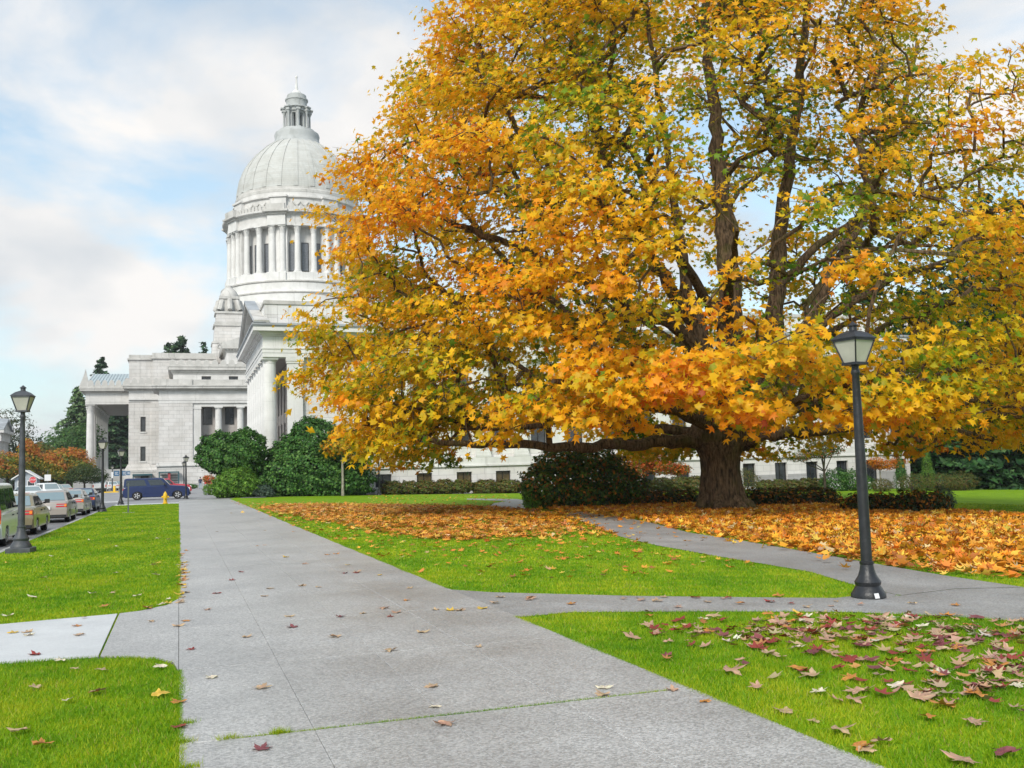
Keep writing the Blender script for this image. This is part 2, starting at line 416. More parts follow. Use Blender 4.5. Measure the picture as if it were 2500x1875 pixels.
# ------------------------------------------------------------------ mesh building
class MB:
    def __init__(self):
        self.v, self.f, self.s = [], [], []

    def add(self, verts, faces, smooth=False):
        o = len(self.v)
        self.v.extend([tuple(p) for p in verts])
        self.f.extend([tuple(i + o for i in q) for q in faces])
        self.s.extend([smooth] * len(faces))
        return self

    def box(self, x0, x1, y0, y1, z0, z1):
        return self.add([(x0, y0, z0), (x1, y0, z0), (x1, y1, z0), (x0, y1, z0), (x0, y0, z1), (x1, y0, z1), (x1, y1, z1), (x0, y1, z1)],
                        [(0, 3, 2, 1), (4, 5, 6, 7), (0, 1, 5, 4), (1, 2, 6, 5), (2, 3, 7, 6), (3, 0, 4, 7)])

    def frustum(self, x0, x1, y0, y1, z0, X0, X1, Y0, Y1, z1):
        return self.add([(x0, y0, z0), (x1, y0, z0), (x1, y1, z0), (x0, y1, z0), (X0, Y0, z1), (X1, Y0, z1), (X1, Y1, z1), (X0, Y1, z1)],
                        [(0, 3, 2, 1), (4, 5, 6, 7), (0, 1, 5, 4), (1, 2, 6, 5), (2, 3, 7, 6), (3, 0, 4, 7)])

    def obox(self, c, ax, ay, az):
        """box from a centre and three half-axis vectors"""
        c, ax, ay, az = Vector(c), Vector(ax), Vector(ay), Vector(az)
        vs = [c + ax * i + ay * j + az * k for k in (-1, 1) for i, j in ((-1, -1), (1, -1), (1, 1), (-1, 1))]
        return self.add(vs, [(0, 3, 2, 1), (4, 5, 6, 7), (0, 1, 5, 4), (1, 2, 6, 5), (2, 3, 7, 6), (3, 0, 4, 7)])

    def prism(self, poly, axis, a, b):
        """extrude a polygon: axis 'x' takes (y,z), 'y' takes (x,z), 'z' takes (x,y)"""
        def P(p, t):
            return (t, p[0], p[1]) if axis == 'x' else (p[0], t, p[1]) if axis == 'y' else (p[0], p[1], t)
        n = len(poly)
        vs = [P(p, a) for p in poly] + [P(p, b) for p in poly]
        fs = [tuple(range(n))[::-1], tuple(range(n, 2 * n))]
        fs += [(i, (i + 1) % n, n + (i + 1) % n, n + i) for i in range(n)]
        return self.add(vs, fs)

    def lathe(self, prof, n=24, c=(0, 0), smooth=True, a0=0.0, a1=2 * PI, jag=None):
        full = abs(a1 - a0 - 2 * PI) < 1e-6
        m = n if full else n + 1
        vs, fs = [], []
        for r, z in prof:
            for i in range(m):
                a = a0 + (a1 - a0) * i / n
                rr = r * (1 + (jag(a) if jag else 0))
                vs.append((c[0] + rr * math.cos(a), c[1] + rr * math.sin(a), z))
        for j in range(len(prof) - 1):
            for i in range(n):
                k = (i + 1) % m
                fs.append((j * m + i, j * m + k, (j + 1) * m + k, (j + 1) * m + i))
        if full:
            if prof[0][0] > 1e-4:
                fs.append(tuple(range(m))[::-1])
            if prof[-1][0] > 1e-4:
                fs.append(tuple((len(prof) - 1) * m + i for i in range(m)))
        return self.add(vs, fs, smooth)

    def tube(self, pts, rad, n=8, smooth=True, cap=True):
        pts = [Vector(p) for p in pts]
        vs, fs = [], []
        ref = None
        for i, p in enumerate(pts):
            t = (pts[min(i + 1, len(pts) - 1)] - pts[max(i - 1, 0)])
            if t.length < 1e-9:
                t = Vector((0, 0, 1))
            t.normalize()
            if ref is None:
                ref = Vector((1, 0, 0)) if abs(t.x) < 0.8 else Vector((0, 1, 0))
            u = (ref - t * ref.dot(t)).normalized()
            w = t.cross(u)
            ref = u
            r = rad[i] if hasattr(rad, '__len__') else rad
            for k in range(n):
                a = 2 * PI * k / n
                vs.append(p + (u * math.cos(a) + w * math.sin(a)) * r)
        for i in range(len(pts) - 1):
            for k in range(n):
                q = (k + 1) % n
                fs.append((i * n + k, i * n + q, (i + 1) * n + q, (i + 1) * n + k))
        if cap:
            fs.append(tuple(range(n))[::-1]); fs.append(tuple((len(pts) - 1) * n + k for k in range(n)))
        return self.add(vs, fs, smooth)

    def mesh(self, name, mat):
        me = bpy.data.meshes.new(name)
        me.from_pydata(self.v, [], self.f)
        me.polygons.foreach_set('use_smooth', self.s)
        me.materials.append(mat)
        me.update()
        if any(self.s):
            me.set_sharp_from_angle(angle=math.radians(38))
        return me

    def build(self, name, mat, parent=None, kind=None, label=None, loc=None):
        o = bpy.data.objects.new(name, self.mesh(name, MT[mat] if isinstance(mat, str) else mat))
        return place(o, parent, kind, label, loc)


def place(o, parent=None, kind=None, label=None, loc=None):
    col.objects.link(o)
    if loc is not None:
        o.location = loc
    if parent is not None:
        o.parent = parent
        if parent.get('_w'):                       # this thing's parts are modelled in world coordinates
            o.matrix_parent_inverse = Matrix.Translation(-Vector(parent.location))
    if kind:
        o['kind'] = kind
    if label:
        o['label'] = label
    return o


def share(name, me, parent, loc, rotz=0.0, scale=None):
    o = bpy.data.objects.new(name, me)
    place(o, parent)
    o.location = loc
    o.rotation_euler = (0, 0, rotz)
    if scale is not None:
        o.scale = scale
    return o


def thing(name, label, cat, loc=(0, 0, 0), rotz=0.0, group=None, world_parts=False):
    o = bpy.data.objects.new(name, None)
    o.empty_display_size = 0.3
    col.objects.link(o)
    o.location = loc
    o.rotation_euler = (0, 0, rotz)
    o['label'], o['category'] = label, cat
    if group:
        o['group'] = group
    if world_parts:
        o['_w'] = 1
    return o


def tag(o, label, cat, group=None):
    o['label'], o['category'] = label, cat
    if group:
        o['group'] = group
    return o


def copy_thing(root, loc, rotz=0.0, label=None, scale=None):
    r = root.copy(); col.objects.link(r)
    r.location = loc; r.rotation_euler = (0, 0, rotz)
    if scale is not None:
        r.scale = scale
    if label:
        r['label'] = label
    for ch in root.children:
        c = ch.copy(); col.objects.link(c); c.parent = r
        for g in ch.children:
            d = g.copy(); col.objects.link(d); d.parent = c
    return r


def structure(mb, name, mat):
    return mb.build(name, mat, kind='structure')


# ------------------------------------------------------------------ leaf meshes by numpy
def maple_template(curl=0.12, fold=0.0, skew=0.0):
    """five-lobed leaf: inner pentagon plus one pointed lobe on each side"""
    tips = [(90, .64), (38, .60), (-24, .44), (204, .44), (142, .60)]
    nots = [(66, .25), (10, .25), (-90, .30), (170, .25), (114, .25)]
    v = []
    for i, (a, r) in enumerate(tips + nots):
        x, y = r * math.cos(math.radians(a)), r * math.sin(math.radians(a))
        v.append((x + skew * y, y, -curl * (r / .6) ** 2 * (1.0 if i < 5 else 0.3) + fold * abs(x)))
    f = [(0, 9, 5), (1, 5, 6), (2, 6, 7), (3, 7, 8), (4, 8, 9), (5, 9, 6), (9, 8, 6), (8, 7, 6)]
    return np.array(v), np.array(f)


def oval_template(w=0.45, fold=0.10):
    v = np.array([(0, -.5, 0), (w * .5, -.05, fold), (0, .5, -.05), (-w * .5, -.05, fold)])
    return v, np.array([(0, 1, 2), (0, 2, 3)])


MAPLE = maple_template()
OVAL = oval_template()
OVALW = oval_template(0.7, 0.08)


def leaf_mesh(name, tmpl, pos, nrm, size, tint, mat, spin=None):
    """many leaves as one mesh; each has a place, a normal, a size and a colour"""
    tv, tf = tmpl
    N, k = len(pos), len(tv)
    nrm = nrm / np.maximum(np.linalg.norm(nrm, axis=1, keepdims=True), 1e-6)
    a = np.where(np.abs(nrm[:, 2:3]) < 0.9, np.array([[0, 0, 1.0]]), np.array([[1.0, 0, 0]]))
    u = np.cross(a, nrm); u /= np.linalg.norm(u, axis=1, keepdims=True)
    w = np.cross(nrm, u)
    if spin is None:
        spin = rng.uniform(0, 2 * PI, N)
    c, s = np.cos(spin)[:, None], np.sin(spin)[:, None]
    u2, w2 = u * c + w * s, -u * s + w * c
    V = (pos[:, None, :] + size[:, None, None] * (tv[None, :, 0:1] * u2[:, None] + tv[None, :, 1:2] * w2[:, None] + tv[None, :, 2:3] * nrm[:, None]))
    V = V.reshape(-1, 3)
    Fa = (tf[None] + (np.arange(N) * k)[:, None, None]).reshape(-1, 3)
    me = bpy.data.meshes.new(name)
    me.vertices.add(len(V)); me.vertices.foreach_set('co', V.astype(np.float32).ravel())
    me.loops.add(Fa.size); me.loops.foreach_set('vertex_index', Fa.astype(np.int32).ravel())
    me.polygons.add(len(Fa))
    me.polygons.foreach_set('loop_start', np.arange(0, Fa.size, 3, dtype=np.int32))
    me.polygons.foreach_set('loop_total', np.full(len(Fa), 3, dtype=np.int32))
    at = me.attributes.new('tint', 'FLOAT_COLOR', 'POINT')
    cc = np.ones((N, k, 4), np.float32); cc[:, :, :3] = tint[:, None, :]
    at.data.foreach_set('color', cc.ravel())
    me.materials.append(MT[mat])
    me.update(calc_edges=True)
    return me


def palette(n, cols, weights, jitter=0.12):
    cols = np.array(cols, float)
    idx = rng.choice(len(cols), n, p=np.array(weights) / sum(weights))
    c = cols[idx] * (1 + rng.normal(0, jitter, (n, 1))) * (1 + rng.normal(0, jitter * .5, (n, 3)))
    return np.clip(c, 0.001, 0.95)


def unit(n):
    v = rng.normal(size=(n, 3))
    return v / np.linalg.norm(v, axis=1, keepdims=True)


def in_poly(px, py, poly):
    ins = np.zeros(len(px), bool)
    n = len(poly)
    for i in range(n):
        x0, y0 = poly[i][0], poly[i][1]
        x1, y1 = poly[(i + 1) % n][0], poly[(i + 1) % n][1]
        if y0 == y1:
            continue
        c = ((y0 > py) != (y1 > py)) & (px < (x1 - x0) * (py - y0) / (y1 - y0) + x0)
        ins ^= c
    return ins
# ================================================================== THE SETTING: ground, roads, walkways, lawns
def sheet(poly, dz, name, mat, parent=None, kind='structure', label=None, skirt=0.0):
    """flat sheet following the terrain, dz above it"""
    # split at the break of slope so that the sheet follows the ground
    def clip(ps, keep_left):
        out = []
        for i in range(len(ps)):
            a, b = ps[i], ps[(i + 1) % len(ps)]
            ia = (a[0] <= SLOPE_X) if keep_left else (a[0] >= SLOPE_X)
            ib = (b[0] <= SLOPE_X) if keep_left else (b[0] >= SLOPE_X)
            if ia:
                out.append(a)
            if ia != ib:
                t = (SLOPE_X - a[0]) / (b[0] - a[0])
                out.append((SLOPE_X, a[1] + t * (b[1] - a[1])))
        return out
    mb = MB()
    for left in (True, False):
        q = clip([(p[0], p[1]) for p in poly], left)
        if len(q) >= 3 and max(p[0] for p in q) - min(p[0] for p in q) > 1e-4:
            mb.add([(x, y, TZ(x) + dz) for x, y in q], [tuple(range(len(q)))])
            if skirt:
                n = len(q)
                mb.add([(x, y, TZ(x) + dz) for x, y in q] + [(x, y, TZ(x) + dz - skirt) for x, y in q],
                       [(i, (i + 1) % n, n + (i + 1) % n, n + i) for i in range(n)])
    return mb.build(name, mat, parent, kind if parent is None else None, label)


# the ground as one sheet to the horizon
g = MB()
xs, ys = [-4000, SLOPE_X, 133.65, 4000], [-600, 6000]
g.add([(x, y, TZ(x) - 0.32) for y in ys for x in xs], [(i, i + 1, i + 5, i + 4) for i in range(3)])
structure(g, 'ground', 'ground')

# the road on the left with a ramp up to the cross street, plaza beyond
r = MB()
r.add([(-70, -30, -.15), (-4.22, -30, -.15), (-4.22, 75, -.15), (-70, 75, -.15), (-70, 81, -.02), (-4.22, 81, -.02)],
      [(0, 1, 2, 3), (3, 2, 5, 4)])
structure(r, 'road', 'asphalt')
structure(MB().add([(-110, 81, -.02), (6.6, 81, -.02), (6.6, 330, -.02), (-110, 330, -.02)], [(0, 1, 2, 3)]).add(
    [(-4.22, 73.4, -.02), (3.65, 73.4, -.02), (3.65, 81, -.02), (-4.22, 81, -.02)], [(0, 1, 2, 3)]), 'plaza_pavement', 'plaza')
# kerb, raised above the road, one stone per two and a half metres
kb = bpy.data.objects.new('kerb', None); col.objects.link(kb); kb['kind'] = 'structure'; kb.location = (-4.2, 10, 0)
kerb_me = MB().box(-.075, .075, -1.24, 1.24, -.16, .012).mesh('kerb_stone', MT['kerb'])
for k in range(22):
    share('kerb_stone', kerb_me, kb, (0, 9 + 2.5 * k - 4, 0))
# white line of the crossing and yellow island kerb
structure(MB().box(-6.3, -4.5, 83.2, 84.6, -.02, -.012).box(-9.2, -7.2, 83.2, 84.6, -.02, -.012), 'road_marking', 'white_paint')

# lawns
LEFT_NEAR = [(-4.12, 2), (0, 2), (0.0, 9.2), (-.05, 9.7), (-.2, 10.05), (-.45, 10.25), (-.9, 10.42), (-1.6, 10.5), (-4.12, 10.55)]
LEFT_FAR = [(-4.12, 13.2), (-2.0, 13.3), (-.9, 13.5), (-.45, 13.68), (-.15, 14.1), (0, 14.8), (0, 69.6), (-1.2, 70.3), (-2.6, 70.6), (-3.8, 70.2), (-4.12, 69.5)]
sheet(LEFT_NEAR, .004, 'lawn', 'lawn')
sheet(LEFT_FAR, .004, 'lawn', 'lawn')
RIGHT = [(3.65, -1), (133, -1), (133, 89.2), (5.6, 89.2), (3.65, 79)]
sheet(RIGHT, .004, 'lawn', 'lawn')
# sidewalk strip at the end of the left lawn
sheet([(-4.1, 70.4), (0, 70.4), (0, 73.4), (-4.1, 73.4)], -.004, 'pavement', 'slab')

# paths on the right: straight one across, curved one to the big tree
NEAR_EDGE = [GR(*p) for p in ((1266, 1509), (1394, 1497), (1740, 1495), (2082, 1497), (2300, 1506), (2500, 1520), (2760, 1541))]
MID_EDGE = [GR(*p) for p in ((1098, 1441), (1200, 1448), (1553, 1457), (1900, 1461), (2040, 1462))]
TIP = [GR(*p) for p in ((2164, 1460), (2200, 1456), (2164, 1449))]
B_LOW = [GR(*p) for p in ((2087, 1431), (1978, 1398), (1788, 1366), (1604, 1333), (1517, 1312), (1436, 1280), (1380, 1262))]
B_UP = [GR(*p) for p in ((2760, 1480), (2500, 1436), (2304, 1407), (2141, 1379), (1978, 1350), (1815, 1322), (1680, 1301), (1598, 1279), (1517, 1263), (1441, 1252), (1400, 1247))]
E_ = lambda P: [(p.x, p.y) for p in P]
PATH_A = [(3.6, NEAR_EDGE[0].y)] + E_(NEAR_EDGE) + E_(B_UP[:2]) + E_([GR(2330, 1440)]) + E_(TIP) + E_(MID_EDGE[::-1]) + [(3.6, MID_EDGE[0].y)]
PATH_B = E_(B_UP[1:]) + E_(B_LOW[::-1]) + E_(TIP[::-1][:2]) + E_([GR(2330, 1440)])
PATH_C = E_([GR(1192, 1240), GR(1205, 1229), GR(1240, 1223.5), GR(1140, 1220), GR(1140, 1217.5), GR(1262, 1218.5), GR(1300, 1226), GR(1310, 1250), GR(1200, 1250)])
sheet(PATH_A, .012, 'path', 'path')
sheet(PATH_B, .016, 'path', 'path')
sheet(PATH_C, .012, 'path', 'path')

# the main walkway: base sheet with single slabs on it as far as they can be told apart
COLS = [0.0, 0.85, 1.74, 2.62, 3.65]
ROWS = [1.65 + 2.55 * k for k in range(15)]
walk = MB()
walk.add([(0, -2, .004), (3.65, -2, .004), (3.65, 81, .004), (0, 81, .004)], [(0, 1, 2, 3)])
walk.add([(-.9, 10.3, -.002), (0, 9.0, -.002), (0, 15, -.002), (-.9, 13.6, -.002)], [(0, 1, 2, 3)])
walk = structure(walk, 'walkway', 'joint')


def slab_box(x0, x1, y0, y1, g=.004, h=.02, gy0=None, gy1=None):
    m = MB()
    gy0 = g if gy0 is None else gy0
    gy1 = g if gy1 is None else gy1
    b = .004
    x0 += g; x1 -= g; y0 += gy0; y1 -= gy1
    m.frustum(x0, x1, y0, y1, .005, x0, x1, y0, y1, h - b)
    m.frustum(x0, x1, y0, y1, h - b, x0 + b, x1 - b, y0 + b, y1 - b, h)
    return m


for j in range(len(ROWS) - 1):
    for i in range(4):
        g0 = .010 if j == 2 else .002
        g1 = .010 if j == 1 else .002
        slab_box(COLS[i], COLS[i + 1], ROWS[j], ROWS[j + 1], .0012, .020 + random.uniform(-.0012, .0012), g0, g1).build('paving_slab', 'walk', walk)
slab_box(0, 3.65, ROWS[-1], 79, .003, .020).build('paving', 'walk', walk)
# the flared stub of the side path and its pale smooth slab
stub = MB(); P = [(-.715, 10.43), (-.45, 10.27), (-.2, 10.07), (-.05, 9.75), (-.004, 9.3), (-.004, 14.75), (-.15, 14.12), (-.45, 13.7), (-.71, 13.57)]
stub.add([(x, y, .019) for x, y in P] + [(x, y, .002) for x, y in P], [tuple(range(9))] + [(i, (i + 1) % 9, 9 + (i + 1) % 9, 9 + i) for i in range(9)])
stub.build('paving_slab', 'walk', walk)
pale = MB(); P = [(-4.12, 10.57), (-1.6, 10.52), (-.735, 10.45), (-.735, 13.54), (-2, 13.31), (-4.12, 13.22)]
pale.add([(x, y, .021) for x, y in P] + [(x, y, .002) for x, y in P], [tuple(range(6))] + [(i, (i + 1) % 6, 6 + (i + 1) % 6, 6 + i) for i in range(6)])
pale.build('paving_slab', 'slab', walk, label='pale smooth concrete slab of the side path')

# soil beds along the building
sheet([(5.6, 83.5), (14.5, 87.5), (78, 86.5), (78, 90), (5.6, 90)], .008, 'planting_bed', 'soil')
# ================================================================== NEAR BUILDING (columned, with a pediment to the left)
YN = 90.0
nb = thing('columned_building', 'white stone building with plain round columns and a pediment, behind the big maple', 'building', (40, 100, 0), world_parts=True)


def levels(mb, x0, x1, y0, y1, lv):
    for ov, za, zb in lv:
        mb.box(x0 - ov, x1 + ov, y0 - ov, y1 + ov, za, zb)
    return mb


def wall_holes(mb, x0, x1, z0, z1, y0, y1, holes):
    """upright wall facing -y with rectangular openings (x0,x1,z0,z1)"""
    zs = sorted({z0, z1, *[h[2] for h in holes], *[h[3] for h in holes]})
    for a, b in zip(zs[:-1], zs[1:]):
        zc = (a + b) / 2
        row = sorted([h for h in holes if h[2] < zc < h[3]])
        x = x0
        for h in row:
            if h[0] > x + 1e-6:
                mb.box(x, h[0], y0, y1, a, b)
            x = h[1]
        if x1 > x + 1e-6:
            mb.box(x, x1, y0, y1, a, b)
    return mb


def window_mesh(w, h, depth=.12, t=.07, cross=True):
    """window facing -y, origin at the lower left of the opening"""
    f = MB()
    f.box(0, t, 0, depth, 0, h).box(w - t, w, 0, depth, 0, h).box(t, w - t, 0, depth, 0, t).box(t, w - t, 0, depth, h - t, h)
    if cross:
        f.box(w / 2 - .025, w / 2 + .025, .02, depth, t, h - t)
    return f.mesh('window_frame', MT['frame'])


def window(parent, x, y, z, fm, pm, name='window', rotz=0.0):
    f = share(name, fm, parent, (x, y, z), rotz)
    p = bpy.data.objects.new('pane', pm)
    col.objects.link(p)
    p.parent = f
    return f


def pane_mesh(w, h, mat, y=.08):
    return MB().add([(.03, y, .03), (w - .03, y, .03), (w - .03, y, h - .03), (.03, y, h - .03)], [(0, 1, 2, 3)]).mesh('pane', MT[mat])


BAY = 3.88
XB0 = 17.13                                   # left jamb of the first basement window
NBAY = 16
basement = [(XB0 + BAY * k, XB0 + BAY * k + 1.5, 0.30 if k < 7 else -.9, 1.50) for k in range(NBAY)]
w = MB()
wall_holes(w, 10.7, 77.3, -2.4, 1.98, YN + .12, YN + 1.2, basement)
w.box(8.6, 10.7, YN + .12, YN + 1.2, -.4, 1.98)
w.box(6.75, 8.6, YN + .12, 113.3, -.4, 2.0)            # podium under the columns
w.build('basement_wall', 'ashlar', nb)
MB().box(6.6, 77.5, YN - .06, YN + 1.2, 2.0, 2.16).box(6.68, 77.4, YN + .04, YN + 1.2, 2.16, 2.86).box(6.6, 8.6, YN + 1.2, 113.4, 2.0, 2.16).box(6.68, 8.8, YN + 1.2, 113.4, 2.16, 2.86).build('string_course', 'stone', nb)
for k in range(NBAY):                          # plinth stones between the basement windows
    xa = 10.7 if k == 0 else XB0 + BAY * (k - 1) + 1.55
    MB().box(xa, XB0 + BAY * k - .05, YN + .03, YN + .12, -2.4, .26).build('plinth_stone', 'granite', nb)
bw, bp_, bp2 = window_mesh(1.5, 1.2), pane_mesh(1.5, 1.2, 'glass_warm'), pane_mesh(1.5, 1.2, 'glass')
bw2, bp3 = window_mesh(1.5, 2.4), pane_mesh(1.5, 2.4, 'glass')
for k in range(NBAY):
    x = XB0 + BAY * k
    if k < 7:
        window(nb, x, YN + .4, .30, bw, bp_ if k in (1, 2, 3) else bp2)
        MB().box(x - .08, x + 1.58, YN + .02, YN + .4, .16, .298).build('window_sill', 'stone', nb)
    else:
        window(nb, x, YN + .4, -.9, bw2, bp3)
# upper wall: pilasters between two storeys of recessed windows
upper = []
for k in range(NBAY):
    x = XB0 + BAY * k
    upper += [(x - .05, x + 1.55, 3.9, 7.0), (x - .05, x + 1.55, 8.4, 11.4)]
w = MB()
wall_holes(w, 10.66, 77.0, 2.86, 12.3, YN + .55, YN + 1.2, upper)
w.build('wall', 'ashlar', nb)
uw, up1 = window_mesh(1.6, 3.1), pane_mesh(1.6, 3.1, 'glass')
uw2, up2 = window_mesh(1.6, 3.0), pane_mesh(1.6, 3.0, 'glass')
for k in range(NBAY):
    x = XB0 + BAY * k - .05
    window(nb, x, YN + .75, 3.9, uw, up1)
    window(nb, x, YN + .75, 8.4, uw2, up2)
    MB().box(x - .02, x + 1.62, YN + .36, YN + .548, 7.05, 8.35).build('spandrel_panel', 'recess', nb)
pil = MB().box(0, 1.36, -.18, .3, 3.35, 11.75).box(-.10, 1.46, -.28, .3, 2.87, 3.1).box(-.05, 1.41, -.23, .3, 3.1, 3.35).box(-.07, 1.43, -.25, .3, 11.75, 11.95).box(-.12, 1.48, -.30, .3, 11.95, 12.29)
pil_me = pil.mesh('pilaster', MT['stone'])
for k in range(-1, NBAY):
    share('pilaster', pil_me, nb, (XB0 + BAY * k + 1.5 + .51, YN + .3, 0))
share('pilaster', pil_me, nb, (9.27, YN + .3, 0))
# inner wall behind the colonnade, with tall windows facing left
inn = MB()
hs = [(93.0 + 3.05 * k - .8, 93.0 + 3.05 * k + .8) for k in range(7)]
ya = 90.6
for a, b in hs:
    inn.box(9.9, 10.6, ya, a, 2.86, 12.3)
    for za, zb in ((2.86, 3.7), (6.8, 7.8), (11.3, 12.3)):
        inn.box(9.9, 10.6, a, b, za, zb)
    ya = b
inn.box(9.9, 10.6, ya, 113.3, 2.86, 12.3)
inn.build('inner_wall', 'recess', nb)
iw1, ip1 = window_mesh(1.6, 3.1), pane_mesh(1.6, 3.1, 'glass')
iw2, ip2 = window_mesh(1.6, 3.5), pane_mesh(1.6, 3.5, 'glass')
for a, b in hs:
    window(nb, 10.05, b, 3.7, iw1, ip1, rotz=-PI / 2)
    window(nb, 10.05, b, 7.8, iw2, ip2, rotz=-PI / 2)
MB().box(6.7, 9.9, YN + .5, 113.3, 2.86, 2.95).build('portico_floor', 'stone', nb)


def doric(h, r, n=28, drums=5):
    """shaft core with base, single drums, capital"""
    f = lambda z: r * (1.0 - .15 * (max(z, 0) / h) ** 1.6)
    core = MB().lathe([(r * 1.16, 0), (r * 1.16, .14), (r * 1.0, .18), (r * .96, .2), (f(h) - .03, h - .5)], n)
    ds = []
    for k in range(drums):
        z0, z1 = .2 + (h - .75) * k / drums, .2 + (h - .75) * (k + 1) / drums
        ds.append(MB().lathe([(f(z), z) for z in np.linspace(z0 + .006, z1 - .006, 4)], n))
    rt = r * .85
    return core, ds, MB().lathe([(rt, h - .55), (rt * 1.06, h - .50), (rt * 1.06, h - .44), (rt * 1.01, h - .43), (rt * 1.05, h - .34), (rt * 1.22, h - .22), (rt * 1.25, h - .2)], n).box(-r * 1.12, r * 1.12, -r * 1.12, r * 1.12, h - .2, h)


def put_doric(parent, meshes, x, y, z):
    c = share('column', meshes[0], parent, (x, y, z))
    for nm, me in [('drum', m_) for m_ in meshes[1]] + [('capital', meshes[2])]:
        p = bpy.data.objects.new(nm, me); col.objects.link(p); p.parent = c


def doric_meshes(h, r, mat):
    a_, b_, c_ = doric(h, r)
    return a_.mesh('column', MT['cornice_stone']), [m_.mesh('drum', MT[mat]) for m_ in b_], c_.mesh('capital', MT[mat])


dmesh = doric_meshes(12.3 - 2.95, .66, 'stone')
for k in range(8):
    put_doric(nb, dmesh, 7.76, 90.92 + 3.05 * k, 2.95)
# entablature, ceiling and cornice
MB().box(7.1, 77.2, YN + .02, YN + 1.6, 12.3, 12.68).box(7.07, 77.22, YN - .02, YN + 1.6, 12.68, 13.02).box(7.0, 77.3, YN - .08, YN + 1.6, 13.02, 13.14).box(7.1, 8.7, YN + 1.6, 113.2, 12.3, 12.68).box(7.07, 8.7, YN + 1.6, 113.2, 12.68, 13.02).box(7.0, 8.7, YN + 1.6, 113.3, 13.02, 13.14).build('architrave', 'stone', nb)
MB().box(7.12, 77.1, YN + .03, 113.1, 13.14, 14.2).build('frieze', 'stone', nb)
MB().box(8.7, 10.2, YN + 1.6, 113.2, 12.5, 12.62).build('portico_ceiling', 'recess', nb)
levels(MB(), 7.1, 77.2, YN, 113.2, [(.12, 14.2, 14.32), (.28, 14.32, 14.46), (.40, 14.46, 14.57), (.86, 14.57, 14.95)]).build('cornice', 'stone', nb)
GUT = MB()
levels(GUT, 7.1, 77.2, YN, 113.2, [(.92, 14.95, 15.06), (1.0, 15.06, 15.2), (.95, 15.2, 15.27)])
GUT.build('gutter', 'lead', nb)
for k in range(12):                             # lead joints standing on the gutter
    MB().box(7.6 + 1.9 * k, 7.66 + 1.9 * k, YN - .98, YN - .3, 15.271, 15.33).build('gutter_joint', 'lead', nb)
# pediment facing left: tympanum, raking cornices, roof slopes
ym, za, zr = 101.6, 15.27, 19.0
MB().prism([(YN + .3, za), (112.9, za), (ym, zr - .45)], 'x', 7.35, 8.2).build('tympanum', 'stone', nb)
rk = MB()
for s, ye in ((-1, YN - .95), (1, 114.15)):
    d = Vector((0, ym - ye, zr - za)); L = d.length; d.normalize()
    nrm = Vector((0, -d.z, d.y)) if d.y > 0 else Vector((0, d.z, -d.y))
    for x0, x1, t0, t1 in ((6.32, 7.6, -.12, .22), (6.62, 7.6, -.42, -.12)):
        a = Vector((0, ye, za)) + nrm * t0; b_ = Vector((0, ym, zr)) + nrm * t0
        a2 = Vector((0, ye, za)) + nrm * t1; b2 = Vector((0, ym, zr)) + nrm * t1
        rk.prism([(a.y, a.z), (b_.y, b_.z), (b2.y, b2.z), (a2.y, a2.z)], 'x', x0, x1)
rk.build('raking_cornice', 'cornice_stone', nb)
rf = MB()
rf.add([(6.25, YN - 1.0, 15.35), (7.3, YN - 1.0, 15.35), (7.3, ym, 19.35), (6.25, ym, 19.35), (6.25, 114.2, 15.35), (7.3, 114.2, 15.35),
        (6.25, YN - 1.0, 15.27), (7.3, YN - 1.0, 15.27), (7.3, ym, 19.2), (6.25, ym, 19.2), (6.25, 114.2, 15.27), (7.3, 114.2, 15.27)],
       [(0, 1, 2, 3), (3, 2, 5, 4), (6, 9, 8, 7), (9, 10, 11, 8), (0, 6, 7, 1), (0, 3, 9, 6), (3, 4, 10, 9), (1, 7, 8, 2), (2, 8, 11, 5), (4, 5, 11, 10)])
rf.build('pediment_roof', 'lead', nb)
# attic parapet: single facing stones where they show, plain wall beyond
MB().box(7.45, 76, 91.05, 112, 15.27, 17.2).build('attic_core', 'stone', nb)
xa, ci = 7.36, 0
random.seed(3)
while xa < 19:
    wd = random.choice((1.02, 1.15, 1.15, 1.3))
    for za_, zb_ in ((15.28, 16.0), (16.0, 16.3), (16.3, 17.25)):
        j = random.uniform(0, .02)
        MB().box(xa + .008, xa + wd - .008, 90.9 - j, 91.05, za_ + .006, zb_ - .006).build('stone_block', random.choice(['stone', 'stone', 'cornice_stone', 'stone_far']) if za_ < 16.2 else 'stone', nb)
    xa += wd; ci += 1
for ya_ in np.arange(91.1, 112, 1.3):
    MB().box(7.36, 7.45, ya_ + .01, ya_ + 1.29, 15.3, 17.25).build('stone_block', 'stone', nb)
MB().box(xa, 76, 90.9, 91.05, 15.28, 17.25).build('attic_wall', 'stone', nb)
MB().box(7.24, 76.1, 90.78, 112.2, 17.25, 17.42).box(7.3, 76.05, 90.84, 112.1, 17.42, 17.6).build('attic_coping', 'cornice_stone', nb)
MB().box(7.9, 77.1, 91.2, 113.2, -2.4, 1.9).box(10.7, 77.0, 91.3, 113.2, 1.9, 14.9).build('building_core', 'stone', nb)

# ================================================================== FAR BUILDING (domed capitol)
fb = thing('domed_building', 'great white domed stone building with colonnaded drum and lantern, far left', 'building', (20, 200, 0), world_parts=True)
